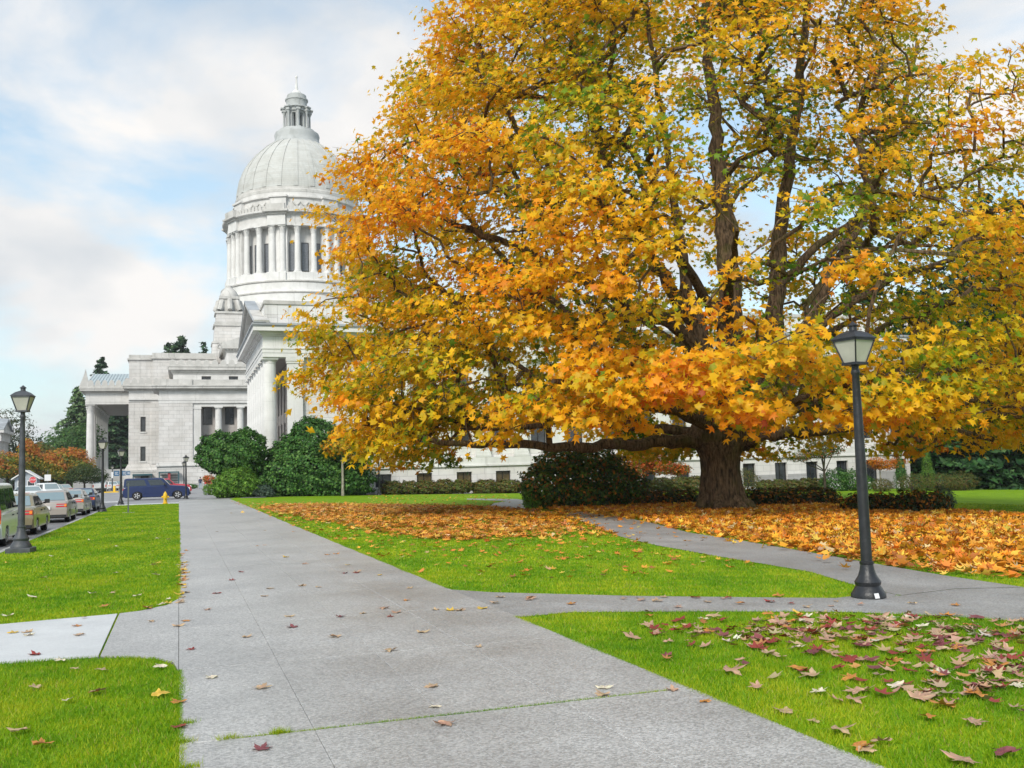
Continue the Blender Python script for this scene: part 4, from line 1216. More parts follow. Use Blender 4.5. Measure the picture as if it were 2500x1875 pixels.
# ---- main limbs (pixel x, pixel y, depth offset), start radius, end radius
LIMBS = [
    ([(1765, 1080, 0), (1772, 960, 0), (1778, 820, .3), (1782, 690, .5), (1772, 560, .6), (1755, 420, .8), (1745, 280, .6), (1730, 120, .5), (1722, -60, .4), (1720, -240, .4)], .78, .10),
    ([(1800, 1075, 0), (1860, 960, .8), (1888, 820, 1.4), (1896, 680, 1.8), (1908, 520, 2.2), (1932, 350, 2.4), (1955, 170, 2.6), (1975, -40, 2.6), (1985, -200, 2.4)], .60, .10),
    ([(1820, 1070, .4), (1920, 940, 1.2), (1968, 820, 2), (2020, 690, 2.6), (2085, 560, 3), (2150, 420, 3), (2205, 260, 3), (2240, 100, 3)], .50, .10),
    ([(1745, 1050, -.2), (1730, 900, -.8), (1690, 790, -1.2), (1630, 690, -1.6), (1560, 580, -2), (1500, 450, -2.2), (1450, 310, -2.2), (1410, 160, -2), (1380, 0, -2)], .46, .08),
    ([(1735, 880, .3), (1690, 740, 1.2), (1660, 600, 1.8), (1640, 450, 2.5), (1620, 300, 3), (1590, 120, 3), (1570, -80, 3)], .34, .08),
    ([(1720, 1075, -.3), (1640, 1078, -1.0), (1520, 1086, -2.0), (1400, 1090, -3.0), (1250, 1087, -3.8), (1130, 1085, -4.4), (1010, 1062, -5)], .36, .09),
    ([(1725, 1062, .2), (1620, 1050, .4), (1500, 1036, .6), (1400, 1022, .6), (1310, 1040, .4), (1180, 1045, 0), (1060, 1015, -.4)], .27, .08),
    ([(1730, 980, .6), (1640, 900, 1.8), (1530, 830, 3), (1400, 780, 4), (1260, 760, 4.6), (1110, 720, 5), (980, 690, 5)], .36, .08),
    ([(1738, 900, -.8), (1650, 800, -2.2), (1560, 760, -3.5), (1440, 690, -4.6), (1300, 620, -5.4), (1150, 560, -6), (1010, 500, -6)], .36, .08),
    ([(1790, 1075, -.6), (1870, 1062, -.8), (1980, 1050, -1.0), (2110, 1035, -1.2), (2240, 1008, -1.4), (2340, 985, -1.6), (2460, 940, -1.8)], .34, .10),
    ([(1830, 1060, .6), (1960, 990, 1.4), (2080, 960, 2), (2210, 962, 2.6), (2330, 975, 3), (2470, 990, 3.4), (2600, 990, 3.8)], .28, .08),
    ([(1880, 900, 1.2), (1990, 800, 2), (2110, 720, 2.6), (2230, 660, 3), (2370, 620, 3), (2520, 560, 3)], .30, .08),
    ([(1900, 700, 1.6), (2000, 600, 1.6), (2120, 520, 1.4), (2250, 470, 1), (2400, 430, .6)], .24, .07),
    ([(1770, 1000, -.8), (1765, 960, -3), (1750, 930, -5.5), (1730, 900, -8.5), (1715, 870, -11.5)], .34, .08),
    ([(1790, 1040, -.8), (1850, 1010, -3.2), (1930, 985, -6), (2030, 950, -9), (2130, 925, -11.5)], .30, .08),
    ([(1745, 1040, -.8), (1660, 1010, -3.5), (1570, 985, -6.5), (1470, 950, -9.5), (1350, 930, -12)], .32, .08),
    ([(1775, 780, -.8), (1780, 700, -3), (1790, 620, -6), (1800, 560, -9)], .30, .07),
    ([(1740, 760, -.8), (1680, 660, -3.2), (1610, 560, -6), (1540, 470, -8.5)], .28, .07),
    ([(1775, 900, .8), (1790, 800, 4), (1800, 720, 8), (1800, 650, 12)], .34, .08),
    ([(1750, 950, .8), (1680, 860, 4), (1560, 780, 8), (1430, 720, 11)], .30, .08),
    ([(1820, 950, .8), (1920, 860, 4), (2060, 790, 8), (2200, 730, 11)], .30, .08),
    ([(1560, 580, -2), (1440, 500, -2), (1320, 380, -1.6), (1230, 260, -1.2), (1170, 120, -.8), (1130, 0, -.6)], .24, .06),
    ([(1400, 780, 4), (1280, 680, 3.6), (1180, 570, 3.2), (1080, 460, 3), (980, 370, 2.8)], .20, .06),
]
bark = MB()


def smooth_path(P, sub=5):
    out = []
    n = len(P)
    for i in range(n - 1):
        p0, p1, p2, p3 = P[max(i - 1, 0)], P[i], P[i + 1], P[min(i + 2, n - 1)]
        for k in range(sub):
            t = k / sub
            out.append(.5 * ((2 * p1) + (p2 - p0) * t + (2 * p0 - 5 * p1 + 4 * p2 - p3) * t * t + (3 * p1 - p0 - 3 * p2 + p3) * t ** 3))
    out.append(P[-1])
    return out


nodes, nrad = [], []
rl = random.Random(5)
for pts, r0, r1 in LIMBS:
    P = smooth_path([TP(*p) for p in pts])
    n = len(P)
    for i in range(1, n - 1):
        P[i] = P[i] + Vector((rl.uniform(-1, 1), rl.uniform(-1, 1), rl.uniform(-1, 1))) * .09
    rad = [r0 + (r1 - r0) * (i / (n - 1)) ** .85 for i in range(n)]
    rad[0] *= 1.25
    limb = MB().tube(P, [r * rl.uniform(.93, 1.07) for r in rad], 9)
    limb.build('limb', 'bark', maple)
    for p, r in zip(P[2:], rad[2:]):
        nodes.append(p); nrad.append(r)
# ---- trunk with root flares
tr = MB()
hts = [(-.5, 1.32), (0, 1.18), (.25, 1.06), (.6, .98), (1.1, .92), (1.8, .87), (2.4, .90), (2.8, 1.02), (3.2, 1.20), (3.6, 1.20), (4.1, .95), (4.6, .6)]
n = 40
vs, fs = [], []
ph = [rl.uniform(0, 6.28) for _ in range(6)]
for h, r in hts:
    fl = max(0, 1 - h / 1.4)
    for i in range(n):
        a = 2 * PI * i / n
        k = 1 + .05 * math.sin(5 * a + ph[0]) + .03 * math.sin(9 * a + ph[1] + h) + fl * (.16 * math.sin(4 * a + ph[2]) + .10 * math.sin(7 * a + ph[3]))
        sp = 1 + max(0, h - 2.2) * .10 * abs(math.cos(a))
        o = TB + E1 * (math.cos(a) * r * k * sp) + E2 * (math.sin(a) * r * k)
        vs.append(o + Vector((0, 0, h)) + E1 * (.02 * h))
for j in range(len(hts) - 1):
    for i in range(n):
        q = (i + 1) % n
        fs.append((j * n + i, j * n + q, (j + 1) * n + q, (j + 1) * n + i))
tr.add(vs, fs, True)
tr.build('trunk', 'bark', maple)
for a, L, r in ((-1.9, 2.2, .26), (-1.0, 2.3, .24), (-.35, 2.2, .26), (.5, 1.8, .22), (2.4, 1.8, .22), (3.4, 1.7, .22), (-2.7, 1.7, .22)):
    d = E1 * math.cos(a) + E2 * math.sin(a)
    pts = [TB + d * .6 + Vector((0, 0, .75)), TB + d * 1.0 + Vector((0, 0, .35)), TB + d * (L * .65) + Vector((0, 0, .10)), TB + d * L + Vector((0, 0, -.22))]
    MB().tube(smooth_path(pts, 4), [r * 1.2] * 4 + [r] * 4 + [r * .6] * 4 + [r * .2], 8).build('root', 'bark', maple)

# ---- leaf pads inside the crown outline: radius by height above the ground
HP = np.array([1.8, 2.6, 4, 7, 10, 14.6, 17.5, 20, 23.5, 27, 30.5])
RP = np.array([13.6, 15.2, 16.4, 17.4, 17.6, 16.5, 15.0, 13.4, 11.8, 8.6, 2.0])
tb = np.array(TB); e1 = np.array(E1); e2 = np.array(E2)
cand = []
NP = 30000
hh = rng.uniform(1.9, 27.5, NP)
aa = rng.uniform(0, 2 * PI, NP)
Rm = np.interp(hh, HP, RP)
ca, sa = np.cos(aa), np.sin(aa)
lump = 1 + .05 * np.sin(3 * aa + hh * .7) + .05 * np.sin(7 * aa - hh * 1.1) + .04 * np.sin(hh * 2.3 + 2 * aa)
Rm = Rm * lump
right = np.clip(ca, 0, 1)
Rm = np.where(hh > 16, Rm * (1 - .24 * right), Rm)              # the right shoulder is lower
Rm = np.where(sa < 0, Rm * (1 - .16 * (-sa) ** 2), Rm)          # a little flatter towards the camera
q = rng.uniform(0, 1, NP)
rr = Rm * np.where(rng.uniform(0, 1, NP) < .74, 1 - .30 * q ** 1.4, np.sqrt(.10 + .8 * q) * .75)
P = tb + rr[:, None] * (ca[:, None] * e1 + sa[:, None] * e2) + np.stack([np.zeros(NP), np.zeros(NP), hh], 1)
# lower skirt is flat: nothing hangs in the space round the trunk
keep = ~((hh < 4.2) & (rr < 8.5)) & ~((hh < 6) & (rr < 3.5)) & ~((hh < 3.4) & (rr < 12) & (sa > -.2))
# noise gaps
ga = np.sin(P[:, 0] * .95 + 1.3 + .5 * np.sin(P[:, 2] * .6)) * np.sin(P[:, 1] * .85 + .4) + .9 * np.sin(P[:, 2] * 1.35 + 2.0 + .35 * P[:, 0]) * np.sin(P[:, 0] * .5 - P[:, 1] * .6)
hmin = 2.6 + 1.1 * np.clip(-sa, 0, 1) ** 1.5 - .2 * np.clip(ca, 0, 1)
keep &= hh > hmin
keep &= (ga > -.16) | (rng.uniform(0, 1, NP) < .10)
# the crown is open round the rising stems: a cleft in front of them and gaps between them higher up
la, ld = rr * ca, rr * sa
rnd = rng.uniform(0, 1, NP)
keep &= ~((np.abs(la - 1.0) < 4.4) & (hh > 6.3) & (hh < 14.5) & (ld < 3) & (rnd < .88))
keep &= ~((np.abs(la - .8) < 5.0) & (hh > 14.0) & (hh < 25) & (rnd < .82))
keep &= ~((np.abs(la - 1.0) < 4.4) & (hh > 6.3) & (hh < 24) & (ld >= 3) & (rnd < .68))
keep &= ~((la > 5.4) & (hh > 7) & (rnd < .50))
keep &= ~((la < -3) & (la > -12.5) & (hh < 4.3) & (ld > -9))
keep &= ~((la < -4) & (rr < .80 * Rm) & (rnd < .62))
keep &= ~((la < -4) & (ld > 4) & (rnd < .45))
P, hh, rr, Rm, aa = P[keep], hh[keep], rr[keep], Rm[keep], aa[keep]
# poisson-like thinning
order = rng.permutation(len(P))
sel = []
grid = {}
mind = .80
for i in order:
    key = tuple((P[i] // mind).astype(int))
    ok = True
    for dx in (-1, 0, 1):
        for dy in (-1, 0, 1):
            for dz in (-1, 0, 1):
                for j in grid.get((key[0] + dx, key[1] + dy, key[2] + dz), ()):
                    if ((P[i] - P[j]) ** 2).sum() < mind * mind:
                        ok = False
                        break
                if not ok: break
            if not ok: break
        if not ok: break
    if ok:
        grid.setdefault(key, []).append(i); sel.append(i)
    if len(sel) >= 2400:
        break
sel = np.array(sel)
PADS, PR = P[sel], rr[sel] / Rm[sel]
print('pads', len(PADS))
# ---- branches: every pad is linked to the nearest limb or branch that lies nearer the trunk
crotch = tb + np.array([0, 0, 4.0])
dist = np.linalg.norm((PADS - crotch) * np.array([1, 1, .8]), axis=1)
NX = np.zeros((len(nodes) + len(PADS) * 3, 3)); ND = np.zeros(len(NX)); NC = len(nodes)
NX[:NC] = np.array([tuple(p) for p in nodes]); ND[:NC] = np.linalg.norm((NX[:NC] - crotch) * np.array([1, 1, .8]), axis=1)
links = []
cnt = {}
parent_link = {}
for i in np.argsort(dist):
    p = PADS[i]
    d = np.linalg.norm(NX[:NC] - p, axis=1)
    cost = d + np.where(ND[:NC] > dist[i] - .25 * d, 6.0, 0.0) + np.where(NX[:NC, 2] > p[2] + .8, 1.2, 0)
    j = int(np.argmin(cost))
    a = NX[j]
    L = np.linalg.norm(p - a)
    m1 = a + (p - a) * .36 + np.array([rl.uniform(-1, 1), rl.uniform(-1, 1), rl.uniform(.1, 1.2)]) * .10 * L
    m2 = a + (p - a) * .70 + np.array([rl.uniform(-1, 1), rl.uniform(-1, 1), rl.uniform(-.2, 1.0)]) * .08 * L
    k = len(links)
    links.append([a, m1, m2, p])
    parent_link[k] = cnt.get(j)
    for qx in (m1, m2, p):
        NX[NC] = qx; ND[NC] = np.linalg.norm((qx - crotch) * np.array([1, 1, .8])); cnt[NC] = k; NC += 1
load = [1.0] * len(links)
for k in range(len(links) - 1, -1, -1):
    if parent_link[k] is not None:
        load[parent_link[k]] += load[k]
br = MB()
for k, (a, m1, m2, p) in enumerate(links):
    r0 = min(.022 * math.sqrt(load[k]) + .004, .16)
    r1 = max(.014, min(.022 * math.sqrt(max(load[k] - 1, .4)), .12))
    br.tube([a, m1, m2, p], [r0, r0 * .9, (r0 + r1) / 2, r1], 5 if load[k] > 2 else 4, cap=False)
# twigs spreading through each pad
TW = []
for i, p in enumerate(PADS):
    out = p - crotch; out[2] *= .3; out /= max(np.linalg.norm(out), 1e-6)
    for q in range(3):
        v = out + rng.normal(0, .75, 3) * np.array([1, 1, .35])
        v /= np.linalg.norm(v)
        L = rng.uniform(.45, 1.05)
        br.tube([p - v * .1, p + v * L * .55 + np.array([0, 0, .04]), p + v * L], [.011, .008, .004], 3, cap=False)
br.build('branch', 'bark', maple, kind='stuff')
# ---- leaves
NL = 74
n_out = np.clip(.45 + 1.0 * (PR - .35), .25, 1.15)
side = ((PADS - tb) @ e1)
fac = n_out * np.where(side > 5, .62, 1.0)
cn = np.maximum(6, (NL * fac * rng.uniform(.6, 1.35, len(PADS)))).astype(int)
idx = np.repeat(np.arange(len(PADS)), cn)
N = len(idx)
out = PADS - crotch; out[:, 2] *= .35
out /= np.linalg.norm(out, axis=1, keepdims=True)
off = rng.normal(0, 1, (N, 3)) * np.array([.56, .56, .24])
o2 = out[idx]
pos = PADS[idx] + off
pos[:, 2] -= .16 * (off[:, 0] ** 2 + off[:, 1] ** 2) * .5 + .05
pos[:, 2] = np.maximum(pos[:, 2], TZA(pos[:, 0]) + 1.75)
nrm = o2 * rng.uniform(.2, 1.2, (N, 1)) + np.array([0, 0, .62]) + rng.normal(0, .46, (N, 3))
size = rng.uniform(.18, .38, N) * np.interp(PADS[idx][:, 2], [2, 9, 20], [1.22, 1.0, .95])
# turning of the leaf: sunlit outer shell gold and orange, inside still green; whole sprays share a hue
hue = rng.normal(0, 1, len(PADS))
hue += .6 * np.sin(PADS[:, 0] * .35 + PADS[:, 2] * .4) + .5 * np.sin(PADS[:, 1] * .5 - PADS[:, 2] * .3)
t = hue[idx] * .50 + rng.normal(0, .55, N) + 2.4 * (PR[idx] - .76) - .12
stops = np.array([-2.2, -1.1, -.35, .35, 1.1, 1.9, 2.8])
ramp = np.array([(.08, .23, .012), (.22, .35, .012), (.72, .55, .014), (.95, .58, .014), (.95, .47, .012), (.91, .31, .014), (.52, .10, .02)])
tint = np.stack([np.interp(t, stops, ramp[:, k]) for k in range(3)], 1) * rng.uniform(.8, 1.12, (N, 1))
lots = rng.integers(0, 3, N)
for k, tm in enumerate((maple_template(.10, .05), maple_template(.24, -.18, .12), maple_template(-.12, .30, -.10))):
    g_ = lots == k
    me = leaf_mesh('foliage', tm, pos[g_], nrm[g_], size[g_], tint[g_], 'leaf')
    place(bpy.data.objects.new('foliage', me), maple, 'stuff')
print('maple leaves', N)
# ================================================================== SHRUBS, HEDGES, OTHER TREES
def shrub_leaves(lobes, n, size, cols, wts, tmpl=OVALW, mat='green_leaf', depth=.28, up=.45, name='foliage', floor=None, jit=.12, top=None):
    """leaves over a lumpy outline made of ellipsoid lobes (cx,cy,cz,rx,ry,rz)"""
    lobes = np.array(lobes, float)
    area = (lobes[:, 3] * lobes[:, 4] + lobes[:, 3] * lobes[:, 5] + lobes[:, 4] * lobes[:, 5])
    k = rng.choice(len(lobes), n, p=area / area.sum())
    u = unit(n)
    L = lobes[k]
    bum = 1 + .11 * np.sin(u[:, 0] * 9 + L[:, 0]) * np.sin(u[:, 1] * 8 + L[:, 1]) + .09 * np.sin(u[:, 2] * 11 + u[:, 0] * 6 + L[:, 2])
    s = (1 - depth * rng.uniform(0, 1, n) ** 1.6) * bum
    s = np.where(rng.uniform(0, 1, n) < .05, s * rng.uniform(1.0, 1.14, n), s)      # stray shoots
    pos = L[:, :3] + u * L[:, 3:] * s[:, None]
    nrm = u / L[:, 3:] * L[:, 3:].mean(1, keepdims=True) + np.array([0, 0, up]) + rng.normal(0, .45, (n, 3))
    keep = np.ones(n, bool)
    for i, l in enumerate(lobes):                        # drop what is buried in another lobe
        q = (((pos - l[:3]) / l[3:]) ** 2).sum(1)
        keep &= (q > .50) | (k == i)
    if floor is not None:
        keep &= pos[:, 2] > floor
    pos, nrm = pos[keep], nrm[keep]
    m = len(pos)
    tint = palette(m, cols, wts, jit)
    if top is not None:                                  # sprays nearer the top have turned colour
        zf = (pos[:, 2] - pos[:, 2].min()) / max(np.ptp(pos[:, 2]), .01)
        zf += .28 * np.sin(pos[:, 0] * 1.3 + pos[:, 2] * 2.1) + rng.normal(0, .14, m)
        t2 = palette(m, *top, jit)
        tint = np.where((zf > .60)[:, None], t2, tint)
    return leaf_mesh(name, tmpl, pos, nrm, size * rng.uniform(.65, 1.3, m), tint, mat)


def shrub(name, label, cat, base, lobes, n, size, cols, wts, stems=5, core=True, group=None, **kw):
    """a bush standing at base; lobes relative to it"""
    base = Vector(base)
    t = thing(name, label, cat, base, group=group)
    o = bpy.data.objects.new('foliage', shrub_leaves(lobes, n, size, cols, wts, floor=0.0, **kw))
    place(o, t, 'stuff')
    m = MB()
    rr_ = random.Random(int(base.x * 13 + base.y * 7))
    for k in range(stems):
        l = lobes[k % len(lobes)]
        a = rr_.uniform(0, 6.28); q = rr_.uniform(.3, .7)
        e = Vector((l[0] + math.cos(a) * l[3] * q, l[1] + math.sin(a) * l[4] * q, max(l[2] + l[5] * .4, .3)))
        s = Vector((e.x * .25, e.y * .25, -.05))
        m.tube([s, s.lerp(e, .5) + Vector((0, 0, .1)), e], [.045 * (1 + l[5] * .3), .035 * (1 + l[5] * .3), .012], 5)
    m.build('stem', 'bark_dark', t)
    return t


GREEN = ([(.028, .09, .016), (.048, .14, .024), (.085, .20, .034), (.14, .27, .06)], [3, 4, 3, 1.3])
LIGHT = ([(0.065, 0.156, 0.018), (0.117, 0.247, 0.026), (0.182, 0.325, 0.039)], [3, 4, 2])
BLUEG = ([(.05, .09, .06), (.09, .14, .10), (.13, .19, .13)], [3, 4, 2])
HEDGE = ([(0.068, 0.090, 0.021), (0.112, 0.150, 0.027), (0.195, 0.128, 0.030), (0.150, 0.068, 0.027)], [3, 4, 2, 1.2])
RED = ([(.66, .13, .03), (.72, .26, .05), (.28, .22, .04), (.10, .17, .03)], [3, 3, 1.6, 1.6])
DARK = ([(0.031, 0.075, 0.015), (0.069, 0.138, 0.022), (0.125, 0.213, 0.027), (0.300, 0.125, 0.025), (0.525, 0.213, 0.031)], [2.6, 3.4, 2.8, 1.2, .7])


def gp(px, Y, dz=0.0):
    """ground point in the direction of pixel column px at distance Y along the walkway"""
    x = AT(px, 1165 - .029 * (px - 437), Y).x
    return Vector((x, Y, TZ(x) + dz))


def rel(px, py, Y, base):
    p = AT(px, py, Y)
    return p - base


# the clipped evergreen tree-bushes by the portico
b0 = gp(570, 87)
p1, p2, p3 = AT(537, 1108, 87), AT(604, 1102, 87), AT(572, 1125, 87)
shrub('clipped_evergreen', 'dark green rounded evergreen on short stems left of the columns', 'shrub', b0,
      [(*(p1 - b0), 1.95, 1.8, 1.75), (*(p2 - b0), 1.6, 1.8, 1.85), (*(p3 - b0), 2.2, 2.0, 1.5), (*(AT(590, 1075, 87) - b0), .9, 1.0, .9), (*(AT(622, 1135, 87) - b0), .9, 1.2, 1.1)], 26000, .24, *GREEN, stems=7, depth=.16)
b0 = gp(770, 87.2)
L = []
for px, py, rx, rz in ((770, 1140, 4.2, 3.1), (705, 1160, 2.6, 2.4), (840, 1160, 2.3, 2.2), (775, 1085, 2.6, 2.2), (755, 1058, 1.5, 1.4), (700, 1115, 1.5, 1.6), (790, 1180, 4.4, 1.7), (870, 1185, 1.0, 1.3)):
    p = AT(px, py, 87.2) - b0
    L.append((*p, rx, min(rx, 2.4), rz))
shrub('evergreen_bush', 'very large dark green dome-shaped evergreen bush before the corner column', 'shrub', b0, L, 52000, .25, *GREEN, stems=8, depth=.16)
b0 = gp(576, 83.5)
L = [(*(AT(px, py, 83.5) - b0), rx, 1.3, rz) for px, py, rx, rz in ((578, 1182, 1.75, 1.25), (548, 1188, 1.0, .9), (605, 1186, 1.0, .95), (580, 1168, 1.2, .9))]
shrub('light_green_bush', 'bright mid green loose bush beside the end of the walkway', 'shrub', b0, L, 16000, .18, *LIGHT, depth=.2)
b0 = gp(640, 83.2)
shrub('silvery_bush', 'small silvery blue-green wispy bush between two green bushes', 'shrub', b0,
      [(*(AT(px, py, 83.2) - b0), rx, .8, rz) for px, py, rx, rz in ((640, 1200, .85, .55), (622, 1196, .6, .6), (655, 1205, .5, .35))], 6000, .16, *BLUEG, tmpl=OVAL, depth=.5)
b0 = gp(511, 100)
shrub('low_green_bush', 'low dark green round bush at the walkway edge near the walking person', 'shrub', b0, [(0, 0, .5, .6, .8, .6)], 1500, .12, *LIGHT, tmpl=OVAL)

# clipped hedges along the basement windows
def hedge(label, px0, px1, Y, h, n, cols=HEDGE, seed=0):
    a, b = gp(px0, Y), gp(px1, Y)
    c = (a + b) / 2
    half = (b - a).length / 2
    k = max(2, int(half * 2 / 1.5))
    rs = random.Random(seed)
    L = [(-half + 2 * half * (i + .5) / k, rs.uniform(-.15, .15), h * .45, half / k * 1.35, .75, h * .56 * rs.uniform(.92, 1.08)) for i in range(k)]
    return shrub('clipped_hedge', label, 'hedge', c, L, int(n * 1.5), .16, *cols, stems=k, depth=.2)


hedge('long low brownish-green hedge under the second and third basement windows', 934, 1146, 88.4, 1.28, 11000, seed=1)
hedge('short low hedge right of the long one, beside the dark bush', 1160, 1268, 88.2, 1.28, 6000, seed=2)
hedge('long low green hedge in front of the windows right of the maple trunk', 1850, 2010, 84.0, 1.15, 8000, seed=3)
hedge('reddish low hedge between maple trunk and red tree', 1590, 1720, 84.0, 1.5, 6000, HEDGE, seed=4)
b0 = gp(1815, 80)
shrub('rusty_round_bush', 'round rusty green bush just right of the maple trunk', 'shrub', b0, [(0, 0, 1.0, 1.5, 1.2, 1.2)], 3000, .13, *HEDGE, tmpl=OVAL)
b0 = gp(2065, 79)
shrub('broad_green_bush', 'broad mid green bush behind the right lamp post', 'shrub', b0, [(-1.3, 0, .9, 1.5, 1.2, 1.3), (1.0, .3, .9, 1.5, 1.2, 1.2), (2.2, 0, .6, .9, .9, .8)], 6000, .16, *GREEN)
for px, rz, lab in ((2197, 1.95, 'narrow dark conical evergreen in front of the wall end'), (2262, 2.35, 'bright green conical evergreen before the dark trees')):
    b0 = gp(px, 76)
    shrub('conical_evergreen', lab, 'shrub', b0, [(0, 0, rz * .45, .72, .72, rz * .6), (0, 0, rz * .95, .5, .5, rz * .55), (0, 0, rz * 1.35, .25, .25, rz * .4)], 4000, .10, *(GREEN if px < 2200 else LIGHT), tmpl=OVAL)
for px, r, lab in ((2226, 1.25, 'round clipped bush nearest the wall end, first of four in a row'), (2291, 1.25, 'round clipped bush under the bright conical evergreen'), (2325, .95, 'smallest round clipped bush between two larger ones'), (2345, 1.35, 'rightmost and tallest round clipped bush on the far lawn'), (2150, .9, 'round dark bush at the foot of the pale thin trunk')):
    b0 = gp(px, 74)
    shrub('round_bush', lab, 'shrub', b0, [(0, 0, r * .62, r * 1.15, r, r * .72)], 2600, .11, *HEDGE, tmpl=OVAL)

# the broad dark bush left of the trunk
b0 = GR(1420, 1243)
Yb = b0.y + 1.5
L = [(*(AT(px, py, Yb) - b0), rx, 1.7, rz) for px, py, rx, rz in ((1400, 1165, 2.0, 1.35), (1330, 1185, 1.15, 1.15), (1480, 1170, 1.5, 1.2), (1420, 1205, 2.4, .85), (1530, 1190, .9, .8), (1360, 1130, 1.0, .75), (1450, 1125, 1.2, .7))]
shrub('broad_dark_bush', 'broad dark bush sprinkled with fallen leaves, left of the maple trunk', 'shrub', b0, L, 24000, .18, *DARK, stems=10, depth=.3)
b0 = GR(1305, 1243)
shrub('pale_low_plant', 'low yellow-green plant at the left foot of the dark bush', 'shrub', b0, [(0, 0, .28, .55, .4, .34), (-.2, .2, .8, .35, .4, .6)], 1500, .12, *LIGHT)
# low dark clumps of fern and ivy round the trunk, half buried in leaves
FERN = ([(.012, .028, .006), (.03, .05, .01), (.16, .06, .008), (.38, .15, .015)], [4, 3, 2.4, 1.6])
for px, py, w_, h_, lab in ((1640, 1222, 1.7, .75, 'dark leafy clump just left of the maple trunk'), (1880, 1225, 1.5, .85, 'dark clump covered in brown leaves right of the trunk'), (1985, 1222, 1.6, .85, 'widest dark clump covered in brown leaves right of the trunk'),
                            (2130, 1238, 1.3, .72, 'dark clump behind the right lamp post'), (2250, 1240, 1.25, .85, 'dark rounded clump with yellow leaves on the right lawn edge'), (1580, 1212, 1.1, .55, 'low dark clump between the bush and the trunk')):
    b0 = GR(px, py + 12)
    shrub('leafy_clump', lab, 'shrub', b0, [(-w_ * .4, 0, h_ * .4, w_ * .7, .8, h_ * .75), (w_ * .45, .1, h_ * .4, w_ * .65, .8, h_ * .7)], 2600, .17, *FERN, depth=.45, stems=3)
b0 = GR(2305, 1246)
shrub('grey_green_bush', 'small grey-green round bush at the right end of the clumps', 'shrub', b0, [(0, 0, .5, .5, .5, .55)], 1400, .10, *BLUEG, tmpl=OVAL)

# ---- small broadleaf trees
def small_tree(name, label, base, trunk_h, r0, crown, n, size, cols, wts, bark='bark_dark', tmpl=OVALW, lean=(0, 0), mat='green_leaf', group=None, depth=.75, limbs=7, turned=None):
    base = Vector(base)
    t = thing(name, label, 'tree', base, group=group)
    rs = random.Random(int(base.x * 31 + base.y))
    top = Vector((lean[0], lean[1], trunk_h))
    m = MB()
    m.tube([(0, 0, -.1), (lean[0] * .3 + .03, lean[1] * .3, trunk_h * .4), top], [r0 * 1.25, r0, r0 * .75], 8)
    m.build('trunk', bark, t)
    m = MB()
    for k in range(limbs):
        l = crown[k % len(crown)]
        a = rs.uniform(0, 6.28)
        e = Vector((l[0] + math.cos(a) * l[3] * .55, l[1] + math.sin(a) * l[4] * .55, l[2] + rs.uniform(-.2, .5) * l[5]))
        s = top * rs.uniform(.75, 1)
        m.tube([s, s.lerp(e, .5) + Vector((0, 0, .1 * l[5])), e], [r0 * .5, r0 * .32, r0 * .08], 5)
    m.build('limb', bark, t)
    o = bpy.data.objects.new('foliage', shrub_leaves(crown, n, size, cols, wts, tmpl, mat, depth=depth, floor=.3, top=turned))
    place(o, t, 'stuff')
    return t


YEL = ([(.70, .42, .014), (.74, .30, .012), (.30, .32, .02), (.12, .22, .02)], [4, 2, 2, 1.5])
b0 = gp(836, 84.8)
crown = [(*(AT(px, py, 84.8) - b0), rx, 1.2, rz) for px, py, rx, rz in ((840, 1085, 1.6, 1.0), (880, 1100, 1.1, .6), (810, 1095, 1.2, .8), (850, 1060, 1.6, 1.0), (868, 1120, .8, .4))]
small_tree('young_maple', 'slim pale-barked young maple with yellow leaves before the large evergreen', b0, 3.4, .11, crown, 2600, .26, *YEL, bark='bark_pale', tmpl=MAPLE, mat='leaf')
b0 = gp(1570, 80)
crown = [(*(AT(px, py, 80) - b0), rx, 1.3, rz) for px, py, rx, rz in ((1560, 1118, 1.5, 1.1), (1610, 1136, 1.7, .9), (1655, 1146, 1.2, .6), (1545, 1150, 1.4, .8), (1590, 1105, 1.0, .7))]
small_tree('red_leaved_tree', 'small tree with red-orange leaves behind the broad dark bush', b0, 1.6, .09, crown, 9000, .20, *RED, mat='leaf')
b0 = gp(2010, 78)
crown = [(*(AT(px, py, 78) - b0), rx, 1.5, rz) for px, py, rx, rz in ((1990, 1108, 1.9, .55), (1950, 1118, 1.0, .4), (2030, 1095, 1.2, .7), (2000, 1085, 1.3, .6))]
small_tree('spreading_garden_tree', 'small spreading green and red tree before the wall, left of the right lamp', b0, 2.2, .12, crown, 4500, .15, [(.05, .11, .02), (.10, .15, .03), (.45, .14, .04)], [3, 3, 2], mat='leaf', limbs=9)
b0 = gp(2146, 77)
crown = [(*(AT(px, py, 77) - b0), rx, 1.1, rz) for px, py, rx, rz in ((2160, 1138, 1.5, .45), (2185, 1128, 1.0, .4), (2140, 1128, .9, .5))]
small_tree('orange_garden_tree', 'small orange-leaved tree with thin pale trunk beside the wall end', b0, 2.6, .07, crown, 2200, .17, [(.62, .24, .02), (.60, .14, .02), (.25, .2, .03)], [4, 2, 1], bark='bark_pale', mat='leaf')

